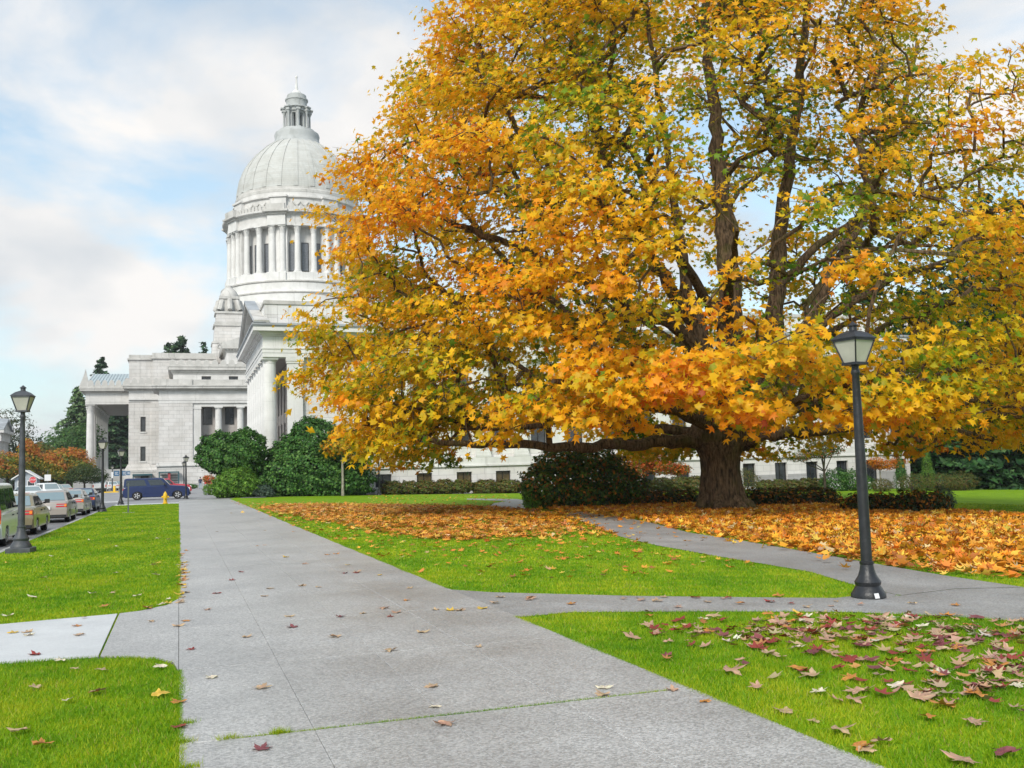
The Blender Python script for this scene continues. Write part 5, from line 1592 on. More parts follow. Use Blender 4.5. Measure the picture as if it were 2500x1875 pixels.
# ---- conifers
def conifer(name, label, base, h, r, n, cols, wts, size=.8, droop=.35, bare=.08, group=None, tip=.08, ragged=.25):
    base = Vector(base)
    t = thing(name, label, 'tree', base, group=group)
    rs = np.random.default_rng(int(abs(base.x) * 17 + abs(base.y) * 3))
    MB().tube([(0, 0, -.3), (0, 0, h * .5), (0, 0, h * .97)], [r * .085, r * .055, .04], 7).build('trunk', 'bark_dark', t)
    # whorls of boughs; sprays hang along each bough
    nb_ = int(h * 9)
    zb = h * (bare + (1 - bare) * rs.uniform(0, 1, nb_) ** 1.15)
    fr = 1 - zb / h
    Lb = (r * fr ** .85 * rs.uniform(1 - ragged, 1 + ragged * .4, nb_) + tip * r)
    az = rs.uniform(0, 2 * PI, nb_)
    bm = MB()
    for k in range(0, nb_, 2):
        d = Vector((math.cos(az[k]), math.sin(az[k]), 0))
        bm.tube([(0, 0, zb[k]), d * Lb[k] * .5 + Vector((0, 0, zb[k] - .02 * Lb[k])), d * Lb[k] + Vector((0, 0, zb[k] - droop * Lb[k] * .6))], [.02 + .012 * Lb[k], .015 + .006 * Lb[k], .01], 3, cap=False)
    bm.build('bough', 'bark_dark', t, kind='stuff')
    k = rs.choice(nb_, n, p=Lb / Lb.sum())
    s = rs.uniform(.12, 1, n) ** .7
    pos = np.zeros((n, 3))
    wv = (1 - s * .6) * Lb[k] * .26
    sid = rs.normal(0, 1, n) * wv
    pos[:, 0] = np.cos(az[k]) * Lb[k] * s - np.sin(az[k]) * sid
    pos[:, 1] = np.sin(az[k]) * Lb[k] * s + np.cos(az[k]) * sid
    pos[:, 2] = zb[k] - droop * Lb[k] * s ** 2 * .6 - np.abs(rs.normal(0, .16, n)) * size + .02
    nrm = np.stack([np.cos(az[k]) * .5, np.sin(az[k]) * .5, np.full(n, .8)], 1) + rs.normal(0, .45, (n, 3))
    me = leaf_mesh('foliage', oval_template(.55, -.12), pos, nrm, size * rs.uniform(.5, 1.2, n), palette(n, cols, wts, .18), 'needle')
    place(bpy.data.objects.new('foliage', me), t, 'stuff')
    return t


FIR = ([(0.022, 0.055, 0.027), (0.040, 0.083, 0.040), (0.062, 0.112, 0.050), (0.088, 0.150, 0.062)], [3, 4, 2.5, 1])
CED = ([(0.078, 0.139, 0.054), (0.116, 0.186, 0.078), (0.155, 0.232, 0.093)], [3, 4, 2])
DGRN = ([(0.012, 0.039, 0.012), (0.021, 0.063, 0.018), (0.039, 0.098, 0.027), (0.068, 0.135, 0.038)], [3, 4, 3, 1])


def conifer_px(name, label, px, top, Y, r, n, pal, **kw):
    b = gp(px, Y); b.z = TZ(b.x) - .05
    return conifer(name, label, b, AT(px, top, Y).z - b.z, r, n, *pal, **kw)


conifer_px('cedar_tree', 'tall broad grey-green cedar left of the great portico', 188, 945, 262, 9.5, 16000, CED, size=1.1, ragged=.35)
conifer_px('cedar_tree', 'second cedar crowding the portico column from behind', 222, 985, 268, 8.5, 10000, CED, size=1.1, ragged=.4)
conifer_px('fir_tree', 'dark fir filling the portico opening behind the lamp posts', 266, 930, 252, 8, 15000, FIR, size=1.0)
conifer_px('fir_tree', 'dark fir behind the portico, right one next to the tower', 303, 925, 256, 8, 15000, FIR, size=1.0)
conifer_px('fir_tree', 'pointed dark fir rising over the portico roof', 244, 870, 275, 8.5, 12000, FIR, size=1.3)
conifer_px('fir_tree', 'fir with broad top above the tower attic, left of three', 413, 835, 270, 10, 12000, FIR, size=1.5)
conifer_px('fir_tree', 'tallest broad fir above the tower attic', 440, 820, 268, 13, 15000, FIR, size=1.6)
conifer_px('fir_tree', 'small fir top above the attic close to the corner tower', 497, 834, 270, 8, 10000, FIR, size=1.3)
for px, top, lab in ((96, 1068, 'hazy bluish fir tip far behind the car park, left one'), (131, 1071, 'hazy bluish fir tip far behind the car park, right one'), (112, 1080, 'low hazy fir between two taller far fir tips')):
    conifer_px('fir_tree', lab, px, top, 520, 9, 1600, FIR, size=2.0)
R_ = random.Random(4)
for i, (px, top, Y, r, lab) in enumerate(((2130, 560, 96, 6, 'dark fir behind the right end of the building, mostly behind the maple'), (2240, 700, 104, 7, 'dark broad conifer right of the wall end'),
                                          (2310, 640, 92, 6.5, 'dark conifer behind the tallest round bush'), (2385, 560, 98, 7, 'tall dark conifer right of the round bushes'),
                                          (2440, 470, 88, 7, 'tallest dark conifer near the right edge'), (2520, 480, 84, 7.5, 'dark conifer cut by the right edge of the picture'), (2350, 800, 80, 5, 'lower dense dark conifer before the tall ones'), (2460, 820, 78, 5, 'lower dense dark conifer near the right edge'))):
    conifer_px('conifer', lab, px, top, Y, r, 12000, DGRN, size=.95, bare=.0, ragged=.3, tip=.15)

# ---- deciduous trees on the left
ORG = ([(.22, .26, .04), (.40, .32, .04), (.14, .20, .04), (.54, .34, .04)], [3, 2.5, 2.5, 1.2])
ORT = ([(.62, .24, .05), (.54, .19, .06), (.50, .32, .05)], [3, 2, 2])
def broad_px(name, label, px, Y, lobes, n, size, cols, th=3.0, r0=.25, depth=.6, top=None):
    b = gp(px, Y)
    cr = [(*(AT(u, v, Y) - b), rx, rx * .9, rz) for u, v, rx, rz in lobes]
    return small_tree(name, label, b, th, r0, cr, n, size, *cols, depth=depth, mat='leaf', limbs=9, turned=top)


broad_px('orange_tree', 'orange-topped tree at the far left edge behind the white van', 18, 150, [(10, 1124, 2.8, 1.3), (30, 1131, 2.3, 1.1), (8, 1144, 3.3, 1.3), (35, 1151, 2.4, 1.0), (-15, 1134, 2.6, 1.6)], 8000, .34, ORG, top=ORT)
broad_px('orange_tree', 'tall thin orange tree right of the left lamp post', 72, 160, [(70, 1098, 1.5, 1.2), (67, 1084, .8, .9), (76, 1118, 2.2, 1.2), (80, 1136, 2.8, 1.0), (62, 1142, 2.1, 1.1)], 7000, .34, ORG, top=ORT)
broad_px('olive_tree', 'olive green tree between two orange trees', 104, 170, [(102, 1106, 2.0, 1.6), (108, 1126, 3.0, 1.9), (100, 1152, 3.2, 1.6), (118, 1142, 2.8, 1.8), (98, 1090, .8, .8)], 7000, .36, ([(.11, .15, .04), (.17, .20, .045), (.28, .19, .05), (.38, .16, .05)], [3, 3, 2, 1.2]))
broad_px('orange_tree', 'broad orange and yellow tree left of the great portico', 165, 158, [(158, 1114, 2.7, 1.2), (180, 1108, 1.9, 1.0), (170, 1134, 3.4, 1.7), (190, 1142, 2.4, 1.7), (150, 1130, 2.1, 1.5), (172, 1154, 3.2, 1.2)], 10000, .34, ORG, top=ORT)
broad_px('green_tree', 'bright green round tree behind the broad orange tree', 172, 200, [(170, 1080, 5, 3.4), (190, 1085, 4.4, 3.6), (148, 1092, 3.4, 2.4), (205, 1075, 4, 3.4)], 5200, .5, ([(.05, .13, .035), (.08, .18, .045), (.12, .22, .05)], [3, 4, 2]))
broad_px('bare_tree', 'thinning grey-green tree behind the small columned building', 40, 235, [(30, 1030, 4, 3), (42, 1055, 4, 3.2), (28, 1080, 4, 3.6), (44, 1090, 3, 3), (22, 1015, 2, 1.6)], 3800, .4, ([(.06, .09, .045), (.10, .12, .06), (.14, .12, .07)], [3, 3, 2]), th=9, depth=.85)
broad_px('dark_tree', 'dark green tree under the orange trees beside the booth', 128, 175, [(120, 1160, 4, 1.8), (140, 1158, 4, 1.8), (60, 1155, 4, 2.0), (95, 1165, 3, 1.5)], 4500, .34, DGRN)
broad_px('dark_tree', 'dark green backdrop tree behind the thin tree and small building', 34, 215, [(35, 1100, 5, 3.5), (20, 1120, 5, 4), (50, 1110, 4, 4)], 3500, .5, ([(.03, .05, .02), (.05, .075, .03)], [1, 1]))
broad_px('weeping_tree', 'low weeping green tree at the foot of the portico column', 206, 152, [(205, 1150, 2.2, .9), (190, 1162, 1.8, .9), (225, 1160, 2.0, 1.0), (208, 1165, 2.6, .9), (240, 1165, 1.6, .8)], 5600, .26, ([(.04, .075, .02), (.07, .11, .03), (.10, .14, .04)], [3, 3, 2]), th=1.6, r0=.14)
# hazy far wood along the horizon, too far to tell the trees apart
wd = MB()
n = 5200
x = rng.uniform(-420, 40, n); y = 640 + rng.uniform(0, 60, n)
z = np.abs(rng.normal(0, 1, n)) * 3 + rng.uniform(0, 1, n) * (11 + 5 * np.sin(x * .035) + 3 * np.sin(x * .11))
me = leaf_mesh('far_wood', OVALW, np.stack([x, y, z], 1), unit(n) + np.array([0, -.6, .5]), rng.uniform(4, 8, n), palette(n, *FIR, .15), 'needle')
o = bpy.data.objects.new('far_wood', me); col.objects.link(o); o['kind'] = 'stuff'
tag(o, 'hazy dark wood along the horizon behind the car park', 'wood')
# ================================================================== LAMPS, CARS, STREET FURNITURE, PERSON
def make_lamp(label, metal='lamp_black', block=False):
    t = thing('street_lamp', label, 'lamp', group='lantern lamp posts')
    z0 = .11 if block else 0
    if block:
        MB().box(-.245, .245, -.245, .245, -.06, .10).frustum(-.245, .245, -.245, .245, .10, -.23, .23, -.23, .23, .115).build('footing', metal, t)
    MB().lathe([(.215, z0), (.215, z0 + .05), (.19, z0 + .085), (.165, z0 + .13), (.15, z0 + .15), (.158, z0 + .17), (.165, z0 + .20), (.150, z0 + .225), (.115, z0 + .28), (.092, z0 + .35), (.080, z0 + .42), (.088, z0 + .43), (.088, z0 + .46), (.072, z0 + .47)], 16,
               jag=lambda a: .02 * math.cos(8 * a)).build('base', metal, t)
    MB().lathe([(.072, z0 + .47), (.068, 1.6), (.056, 2.5), (.046, 2.9), (.058, 2.92), (.058, 2.95), (.046, 2.98), (.05, 3.04)], 14).build('post', metal, t)
    lan = MB()
    s0, s1 = .10, .185
    lan.box(-s0 - .02, s0 + .02, -s0 - .02, s0 + .02, 3.03, 3.065)
    for i, j in ((-1, -1), (1, -1), (1, 1), (-1, 1)):
        lan.tube([(i * s0, j * s0, 3.06), (i * s1, j * s1, 3.36)], .013, 4)
    for a in range(4):
        c, s = [(1, 0), (0, 1), (-1, 0), (0, -1)][a]
        lan.obox((c * (s1), s * (s1), 3.36), (abs(c) * .012 + abs(s) * s1, abs(s) * .012 + abs(c) * s1, 0) if False else ((.012, 0, 0) if c else (s1, 0, 0)), ((0, s1, 0) if c else (0, .012, 0)), (0, 0, .012))
    lo = lan.build('lantern_frame', metal, t)
    for a in range(4):
        R = Matrix.Rotation(a * PI / 2, 4, 'Z')
        q = [R @ Vector(p) for p in ((-s0 + .008, -s0 + .006, 3.066), (s0 - .008, -s0 + .006, 3.066), (s1 - .01, -s1 + .006, 3.35), (-s1 + .01, -s1 + .006, 3.35))]
        MB().add(q, [(0, 1, 2, 3)]).build('pane', 'lamp_glass', lo)
    e = .205
    MB().box(-e, e, -e, e, 3.372, 3.385).frustum(-e, e, -e, e, 3.385, -.13, .13, -.13, .13, 3.455).frustum(-.13, .13, -.13, .13, 3.455, -.06, .06, -.06, .06, 3.49).build('lantern_roof', metal, t)
    MB().lathe([(.055, 3.485), (.05, 3.545), (.068, 3.55), (.07, 3.562), (.045, 3.58), (.012, 3.61), (0, 3.62)], 12).build('cap', metal, t)
    return t


lamp0 = make_lamp('black lantern lamp post in the path fork, nearest on the right')
p = GR(2121, 1461)
lamp0.location = (p.x, p.y, TZ(p.x) + .016); lamp0.rotation_euler = (0, 0, math.radians(45 - 33))
MB().add([(-.13, -.213, .012), (-.05, -.218, .012), (-.05, -.200, .075), (-.13, -.195, .075)], [(0, 1, 2, 3)]).build('sticker', 'plate', lamp0, label='small white sticker')
lampL = make_lamp('grey lantern lamp post on a square block at the left kerb', 'lamp_grey', True)
p = GR(51, 1350); lampL.location = (p.x, p.y, 0); lampL.rotation_euler = (0, 0, math.radians(-8)); lampL.scale = (1.13,) * 3
lampB = make_lamp('black lantern lamp post on the lawn corner between the blue car and blue truck')
p = GR(250, 1250); lampB.location = (p.x, p.y, 0); lampB.scale = (1.11,) * 3; lampB.rotation_euler = (0, 0, -.2)
for px, py, sc, lab in ((295, 1232, 1.09, 'black lantern lamp post at the tail of the blue truck'), (454, 1217.5, 1.0, 'black lantern lamp post at the nose of the blue truck'),
                        (449, 1203, 1.02, 'black lamp post half hidden behind the one at the truck nose')):
    p = GR(px, py)
    copy_thing(lampB, (p.x, p.y, -.02), .3, lab, (sc,) * 3)
p = gp(925, 86.6); copy_thing(lampB, (p.x, p.y, p.z), .2, 'black lamp post before the first basement window', (1.1,) * 3)
p = gp(115, 168); copy_thing(lampB, (p.x, p.y, -.02), .2, 'tiny distant lamp post above the white sign in the car park', (1.1,) * 3)
p = gp(274, 172); copy_thing(lampB, (p.x, p.y, -.02), .2, 'tiny distant lamp post beside the blue direction signs', (1.15,) * 3)


# ---- cars. Local axes: y forward, x right, z up.
def wheel_mesh(r, w):
    def L(prof, n=20):
        m = MB().lathe(prof, n)
        m.v = [(z, x, y) for x, y, z in m.v]
        return m
    ty = L([(r * .62, -w / 2), (r * .93, -w / 2), (r, -w * .33), (r, w * .33), (r * .93, w / 2), (r * .62, w / 2)])
    rim = L([(r * .64, w * .40), (r * .6, w * .53), (r * .52, w * .42), (r * .2, w * .47), (0, w * .48)])
    for k in range(5):
        a = 2 * PI * k / 5
        rim.obox((w * .46, math.cos(a) * r * .36, math.sin(a) * r * .36), (w * .06, 0, 0), (0, math.cos(a) * r * .22, math.sin(a) * r * .22), (0, -math.sin(a) * r * .08, math.cos(a) * r * .08))
    return ty.mesh('wheel', MT['rubber']), rim.mesh('rim', MT['rim'])


def soften(o, w):
    m = o.modifiers.new('bevel', 'BEVEL')
    m.width = w; m.segments = 3; m.limit_method = 'ANGLE'; m.angle_limit = math.radians(22)
    o.data.polygons.foreach_set('use_smooth', [True] * len(o.data.polygons))
    m.harden_normals = True


def lerp2(a, b, t):
    return Vector(a) * (1 - t) + Vector(b) * t


def car(name, label, cat, x, y, z, rot, L, W, H, pm, tr, hood, yr, yrt, yft, yws, wheel_r=.31, rear_lamp='low', windows=2, rear_glass='rear_glass', van=False, group='parked cars', trim=None, wells=(.21, .80), spoiler=False, bumper=None, bed_split=None, tall_lamp=False):
    """lofted body with wheel openings, tapered cabin, separate glass, lamps, mirrors and wheels"""
    t = thing(name, label, cat, (x, y, z), rot, group)
    yb, yf = -L / 2 + L * wells[0], -L / 2 + L * wells[1]
    R = wheel_r + .055
    prof = [(-L / 2 + .10, .24)]
    for yc in (yb, yf):
        for k in range(9):
            a = PI - PI * k / 8
            prof.append((yc + R * math.cos(a), max(.24, wheel_r + R * math.sin(a)) if 0 < k < 8 else .24))
    prof += [(L / 2 - .10, .24), (L / 2 - .02, .36), (L / 2, .52), (L / 2 - .05, hood - .22), (L / 2 - .22, hood - .07), (L / 2 - .60, hood), (yws + .05, hood + .08),
             (yws - .3, max(hood + .09, tr)), (yr + .1, tr + .02), (-L / 2 + .22, tr), (-L / 2 + .06, tr - .06), (-L / 2 + .01, tr - .2), (-L / 2, .52), (-L / 2 + .03, .36)]
    n = len(prof)
    cy, cz = 0, .6
    secs = []
    for xx, ins in ((-W / 2, .050), (-W / 2 + .035, .018), (-W / 2 + .11, 0), (W / 2 - .11, 0), (W / 2 - .035, .018), (W / 2, .050)):
        ring = []
        for (py, pz) in prof:
            sy = py * (1 - ins * .5)
            sz = pz if pz <= .30 else pz - ins * (1.6 if pz > .62 else .3)
            # sides lean in towards the top
            xi = xx * (1 - .035 * max(0, (pz - .62)) / .4)
            ring.append((xi, sy, sz))
        secs.append(ring)
    b = MB()
    vs = [p for s in secs for p in s]
    fs = [tuple(range(n)), tuple(range(5 * n, 6 * n))[::-1]]
    for k in range(5):
        for i in range(n):
            q = (i + 1) % n
            fs.append((k * n + i, (k + 1) * n + i, (k + 1) * n + q, k * n + q))
    b.add(vs, fs)
    body = b.build('body', pm, t)
    soften(body, .045)
    MB().box(-W / 2 + .12, W / 2 - .12, -L / 2 + .2, L / 2 - .2, .20, .62).build('underbody', 'under', t)
    # cabin
    zb0, zb1 = tr - .02, hood + .05
    wb, wt = W / 2 - .075, W / 2 - (.20 if van else .27)
    bot = [(-wb, yr, zb0), (wb, yr, zb0), (wb, yws, zb1), (-wb, yws, zb1)]
    mid_h = H - .055
    rf = [(-wt - .03, yrt - .05, mid_h), (wt + .03, yrt - .05, mid_h), (wt + .03, yft + .06, mid_h), (-wt - .03, yft + .06, mid_h)]
    top = [(-wt + .1, yrt + .12, H), (wt - .1, yrt + .12, H), (wt - .1, yft - .12, H), (-wt + .1, yft - .12, H)]
    c = MB()
    c.add(bot + rf + top, [(0, 1, 5, 4), (1, 2, 6, 5), (2, 3, 7, 6), (3, 0, 4, 7), (4, 5, 9, 8), (5, 6, 10, 9), (6, 7, 11, 10), (7, 4, 8, 11), (8, 9, 10, 11)])
    cab = c.build('cabin', pm, t)
    soften(cab, .05)

    def pane(f, u0, u1, v0, v1, nm, mat, off=.012):
        A, B, C_, D = [Vector(p) for p in f]          # lower left, lower right, upper right, upper left
        P = lambda u, v: lerp2(lerp2(A, B, u), lerp2(D, C_, u), v)
        nn = (B - A).cross(D - A).normalized() * off
        q = [P(u0, v0) + nn, P(u1, v0) + nn, P(u1, v1) + nn, P(u0, v1) + nn]
        return MB().add(q, [(0, 1, 2, 3)]).build(nm, mat, cab)
    rear = (bot[0], bot[1], rf[1], rf[0]); right = (bot[1], bot[2], rf[2], rf[1]); front = (bot[2], bot[3], rf[3], rf[2]); left = (bot[3], bot[0], rf[0], rf[3])
    if van:
        pane(rear, .08, .48, .12, .88, 'rear_window', rear_glass); pane(rear, .52, .92, .12, .88, 'rear_window', rear_glass)
    else:
        pane(rear, .07, .93, .10, .92, 'rear_window', rear_glass)
    pane(front, .05, .95, .06, .93, 'windscreen', 'car_glass')
    cuts = {2: ((.10, .47), (.53, .90)), 3: ((.05, .33), (.37, .64), (.68, .93)), 1: ((.60, .93),), 4: ((.05, .50), (.585, .92))}[windows]
    for f, flip in ((right, False), (left, True)):
        for a, bb in cuts:
            if flip:
                a, bb = 1 - bb, 1 - a
            pane(f, a, bb, .10, .86, 'side_window', 'car_glass')
    # wheels
    ty, rm = wheel_mesh(wheel_r, .20)
    for yc in (yb, yf):
        for s in (1, -1):
            wq = share('wheel', ty, t, (s * (W / 2 - .115), yc, wheel_r), 0 if s > 0 else PI)
            q = bpy.data.objects.new('rim', rm); col.objects.link(q); q.parent = wq
    # lamps, bumper, plate, mirrors, handles
    zl = tr - .16
    for s in (1, -1):
        if tall_lamp:
            tl = MB().box(min(s * (W / 2 - .17), s * (W / 2 - .03)), max(s * (W / 2 - .17), s * (W / 2 - .03)), -L / 2 - .012, -L / 2 + .12, .78, 1.08).build('tail_light', 'red_lens', t)
            MB().box(min(s * (W / 2 - .17), s * (W / 2 - .03)), max(s * (W / 2 - .17), s * (W / 2 - .03)), -L / 2 - .013, -L / 2 + .12, .68, .778).build('indicator', 'amber_lens', tl)
        else:
            xa, xb = sorted((s * (W / 2 - .50), s * (W / 2 - .045)))
            tl = MB().frustum(xa, xb, -L / 2 - .004, -L / 2 + .14, zl - .12, xa + .03, xb - .01, -L / 2 + .03, -L / 2 + .14, zl + .035).build('tail_light', 'red_lens', t)
            xa, xb = sorted((s * (W / 2 - .15), s * (W / 2 - .06)))
            MB().frustum(xa, xb, -L / 2 - .008, -L / 2 + .1, zl - .09, xa, xb, -L / 2 + .018, -L / 2 + .1, zl + .01).build('indicator', 'amber_lens', tl)
        xa, xb = sorted((s * (W / 2 - .5), s * (W / 2 - .06)))
        MB().frustum(xa, xb, L / 2 - .16, L / 2 - .005, hood - .30, xa + .02, xb - .02, L / 2 - .2, L / 2 - .05, hood - .15).build('headlight', 'clear_lens', t)
        MB().obox((s * (W / 2 + .07), yws - .42, hood + .20), (.085, 0, 0), (0, .05, 0), (0, 0, .075)).obox((s * (W / 2 - .02), yws - .40, hood + .14), (.05, 0, 0), (0, .03, 0), (0, 0, .03)).build('mirror', 'dark_trim', t)
        for yy in (-.15, .75) if windows > 1 else (.3,):
            MB().box(*sorted((s * (W / 2 - .03), s * (W / 2 + .008))), yy - .09, yy + .09, hood - .12, hood - .08).build('door_handle', 'dark_trim', t)
        MB().box(*sorted((s * (W / 2 - .02), s * (W / 2 + .006))), yb + R + .06, yf - R - .06, .50, .545).build('side_moulding', trim or pm, t)
    MB().box(-W / 2 + .05, W / 2 - .05, -L / 2 - .035, -L / 2 + .12, .37, .56).build('rear_bumper', bumper or pm, t)
    MB().box(-W / 2 + .05, W / 2 - .05, L / 2 - .12, L / 2 + .03, .34, .52).build('front_bumper', bumper or pm, t)
    MB().box(-.16, .16, -L / 2 - .048, -L / 2 - .03, .60 if not bumper else .66, .75 if not bumper else .81).build('number_plate', 'plate', t)
    MB().box(-W / 2 + .08, W / 2 - .08, -L / 2 - .03, -L / 2 + .1, .26, .365).build('rear_valance', 'dark_trim', t)
    if spoiler:
        MB().box(-W / 2 + .12, W / 2 - .12, -L / 2 + .05, -L / 2 + .20, tr + .10, tr + .14).box(-W / 2 + .14, -W / 2 + .20, -L / 2 + .07, -L / 2 + .17, tr - .02, tr + .10).box(W / 2 - .20, W / 2 - .14, -L / 2 + .07, -L / 2 + .17, tr - .02, tr + .10).build('spoiler', pm, t)
    return t


KH, BE, SI = paint('khaki', (.30, .255, .155), .35), paint('beige', (.42, .37, .33), .35), paint('silver', (.46, .44, .40), .4)
NV, WH, BL = paint('dark_blue', (.02, .035, .09), .2), paint('white', (.72, .74, .74)), simple('paint_blue', (.006, .019, .085), .3, spec=.4, coat=.25)
RDp, GRv = paint('red', (.42, .02, .04)), paint('pale_green_white', (.66, .72, .68))
ZR = -.15
car('parked_van', 'white minivan cut by the left edge, tail towards the viewer', 'van', -5.72, 34.0, ZR, 0, 4.6, 1.80, 1.86, GRv, .98, .98, -2.18, -2.02, .55, 1.20, van=True, windows=3, bumper='dark_trim', tall_lamp=True, rear_glass='car_glass', wheel_r=.32)
car('parked_sedan', 'olive-khaki sedan behind the left lamp post', 'car', -5.68, 40.5, ZR, 0, 4.6, 1.76, 1.45, KH, 1.00, .93, -1.62, -.95, .42, 1.12, spoiler=False)
car('parked_sedan', 'beige sedan with oval tail lights, third car along the kerb', 'car', -5.62, 51.0, ZR, 0, 4.6, 1.76, 1.44, BE, .98, .93, -1.62, -.92, .40, 1.10)
car('parked_coupe', 'silver coupe with wide dark red tail lights and spoiler', 'car', -5.66, 59.6, ZR, 0, 4.7, 1.80, 1.40, SI, 1.00, .92, -1.70, -.80, .32, 1.12, spoiler=True)
car('parked_hatchback', 'dark blue car, last in the row along the kerb', 'car', -5.60, 66.6, ZR, 0, 4.2, 1.70, 1.40, NV, .98, .93, -1.55, -.92, .38, 1.02)
# the truck with a canopy crossing the walkway
tk = car('pickup_truck', 'dark blue pickup with canopy side-on at the end of the walkway', 'pickup truck', -1.72, 87.6, -.02, -PI / 2 - .03, 5.25, 1.84, 1.79, BL, 1.10, 1.08, -2.55, -2.45, .42, 1.05, van=True, windows=4, wheel_r=.37, wells=(.21, .815), group=None, rear_glass='car_glass', bumper='dark_trim')
rp = gp(405, 112)
car('pickup_truck', 'red pickup mostly hidden behind the blue truck', 'pickup truck', rp.x, 112, -.02, -PI / 2, 5.2, 1.84, 1.72, RDp, 1.05, 1.06, -1.2, -.9, .3, .95, windows=1, wheel_r=.36, group=None)
p = gp(241, 160)
car('delivery_van', 'tall white van with two rear windows beyond the lawn corner', 'van', p.x, 160, -.02, .12, 5.0, 1.95, 2.2, WH, 1.25, 1.15, -2.42, -2.25, 1.0, 1.6, van=True, windows=1, wheel_r=.35, bumper='dark_trim', tall_lamp=True, group=None)
for px, Y, rot, pm, H, lab in ((110, 104, .5, WH, 1.62, 'white car parked in the far lot beside the booth'), (128, 112, .3, SI, 1.45, 'pale car half hidden behind the silver coupe'), (272, 176, .2, WH, 1.5, 'white car right of the tall white van'), (284, 186, .1, SI, 1.6, 'grey car furthest right of the white van'), (66, 92, .4, WH, 1.45, 'white car behind the khaki sedan roof'), (150, 126, .3, SI, 1.4, 'grey car roof in the far lot under the orange tree')):
    p = gp(px, Y)
    car('parked_car', lab, 'car', p.x, Y, -.02, rot, 4.4, 1.74, H, pm, 1.0, .95, -1.7, -1.2, .4, 1.1)

# ---- fire hydrant
hp = GR(403.5, 1230)
hy = thing('fire_hydrant', 'yellow fire hydrant at the far end of the left lawn', 'hydrant', (hp.x, hp.y, 0))
MB().lathe([(.17, 0), (.17, .05), (.12, .06), (.115, .50), (.15, .52), (.15, .56), (.125, .58), (.12, .66), (.08, .74), (.03, .78), (.03, .83), (0, .84)], 16).build('barrel', 'yellow_paint', hy)
for a in (0, PI):
    m = MB().lathe([(.06, .1), (.06, .17), (.075, .18), (.075, .22), (.03, .23), (.03, .26)], 10)
    m.v = [((math.cos(a)) * z, y, x + .45) for x, y, z in m.v]
    m.build('outlet', 'yellow_paint', hy)
m = MB().lathe([(.08, .1), (.08, .18), (.095, .19), (.095, .23), (.03, .24), (.03, .27)], 10)
m.v = [(x, -z, y + .42) for x, y, z in m.v]
m.build('outlet', 'yellow_paint', hy)
for k in range(6):
    a = k * PI / 3
    MB().lathe([(.018, .05), (.018, .075)], 6, (.145 * math.cos(a), .145 * math.sin(a))).build('bolt', 'yellow_paint', hy)

# ---- bare sign post on a small pad
sp_ = GR(313, 1252)
t = thing('sign_post', 'thin grey bare post standing in the left lawn', 'post', (sp_.x, sp_.y, 0))
grey = simple('grey_post_paint', (.10, .11, .115), .5)
MB().box(-.035, .035, -.02, .02, 0, 1.52).build('post', grey, t)
MB().box(-.3, .3, -.22, .22, -.01, .022).build('pad', 'kerb', t)

# ---- booth, signs
bp0 = gp(63, 142)
bt = thing('ticket_booth', 'small grey gabled booth with white trim in the far car park', 'booth', (bp0.x, 142, -.02), world_parts=True)
gw = simple('booth_grey_wall', (.34, .38, .42), .7)
x0, x1 = gp(36, 142).x, gp(90, 142).x
MB().box(x0, x1, 142, 145, -.02, 2.2).prism([(x0, 2.2), (x1, 2.2), ((x0 + x1) / 2, 3.1)], 'y', 142, 145).build('wall', gw, bt)
MB().prism([(x0 - .4, 2.05), (x0 - .4, 2.2), ((x0 + x1) / 2, 3.32), (x1 + .4, 2.2), (x1 + .4, 2.05), ((x0 + x1) / 2, 3.14)], 'y', 141.6, 145.4).build('roof', 'white_paint', bt)
wf = MB().box(x1 - 1.15, x1 - .2, 141.93, 142, .85, 1.95).build('window', 'white_paint', bt)
MB().box(x1 - 1.05, x1 - .3, 141.9, 141.93, .95, 1.85).build('pane', 'glass', wf)
wf = MB().box(x0 + .35, x0 + 1.1, 141.93, 142, .85, 1.95).build('window', 'white_paint', bt)
MB().box(x0 + .42, x0 + 1.03, 141.9, 141.93, .95, 1.85).build('pane', 'glass', wf)


def text_mesh(s, size, mat, name='lettering'):
    cu = bpy.data.curves.new('text', 'FONT'); cu.body = s; cu.size = size; cu.align_x = 'CENTER'; cu.align_y = 'CENTER'; cu.extrude = .004
    o = bpy.data.objects.new('text', cu); col.objects.link(o)
    bpy.context.view_layer.update()
    me = bpy.data.meshes.new_from_object(o.evaluated_get(bpy.context.evaluated_depsgraph_get()))
    bpy.data.objects.remove(o)
    me.name = name
    me.materials.clear(); me.materials.append(MT[mat] if isinstance(mat, str) else mat)
    q = bpy.data.objects.new(name, me)
    col.objects.link(q)
    q.rotation_euler = (PI / 2, 0, 0)
    return q


red = simple('stop_sign_red', (.62, .05, .06), .5)
sp = AT(80, 1171.5, 122)
st = thing('stop_sign', 'red octagonal stop sign in front of the booth', 'sign', (sp.x, sp.y, -.02))
zc = sp.z + .02
octo = [(.36 * math.cos(PI / 8 + k * PI / 4), zc + .36 * math.sin(PI / 8 + k * PI / 4)) for k in range(8)]
MB().prism([(x * 1.08, zc + (z - zc) * 1.08) for x, z in octo], 'y', -.02, 0).build('border', 'plate', st)
MB().prism(octo, 'y', -.03, -.021).build('sign_face', red, st)
MB().tube([(0, .03, 0), (0, .03, zc + .3)], .03, 6).build('post', grey, st)
q = text_mesh('STOP', .26, 'plate'); q.parent = st; q.location = (0, -.036, zc)
sp = AT(116.5, 1166, 118)
ws = thing('white_sign', 'blank white rectangular sign on a thin post in the car park', 'sign', (sp.x, sp.y, -.02))
MB().box(-.32, .32, -.02, 0, sp.z - .33, sp.z + .35).build('sign_face', 'plate', ws)
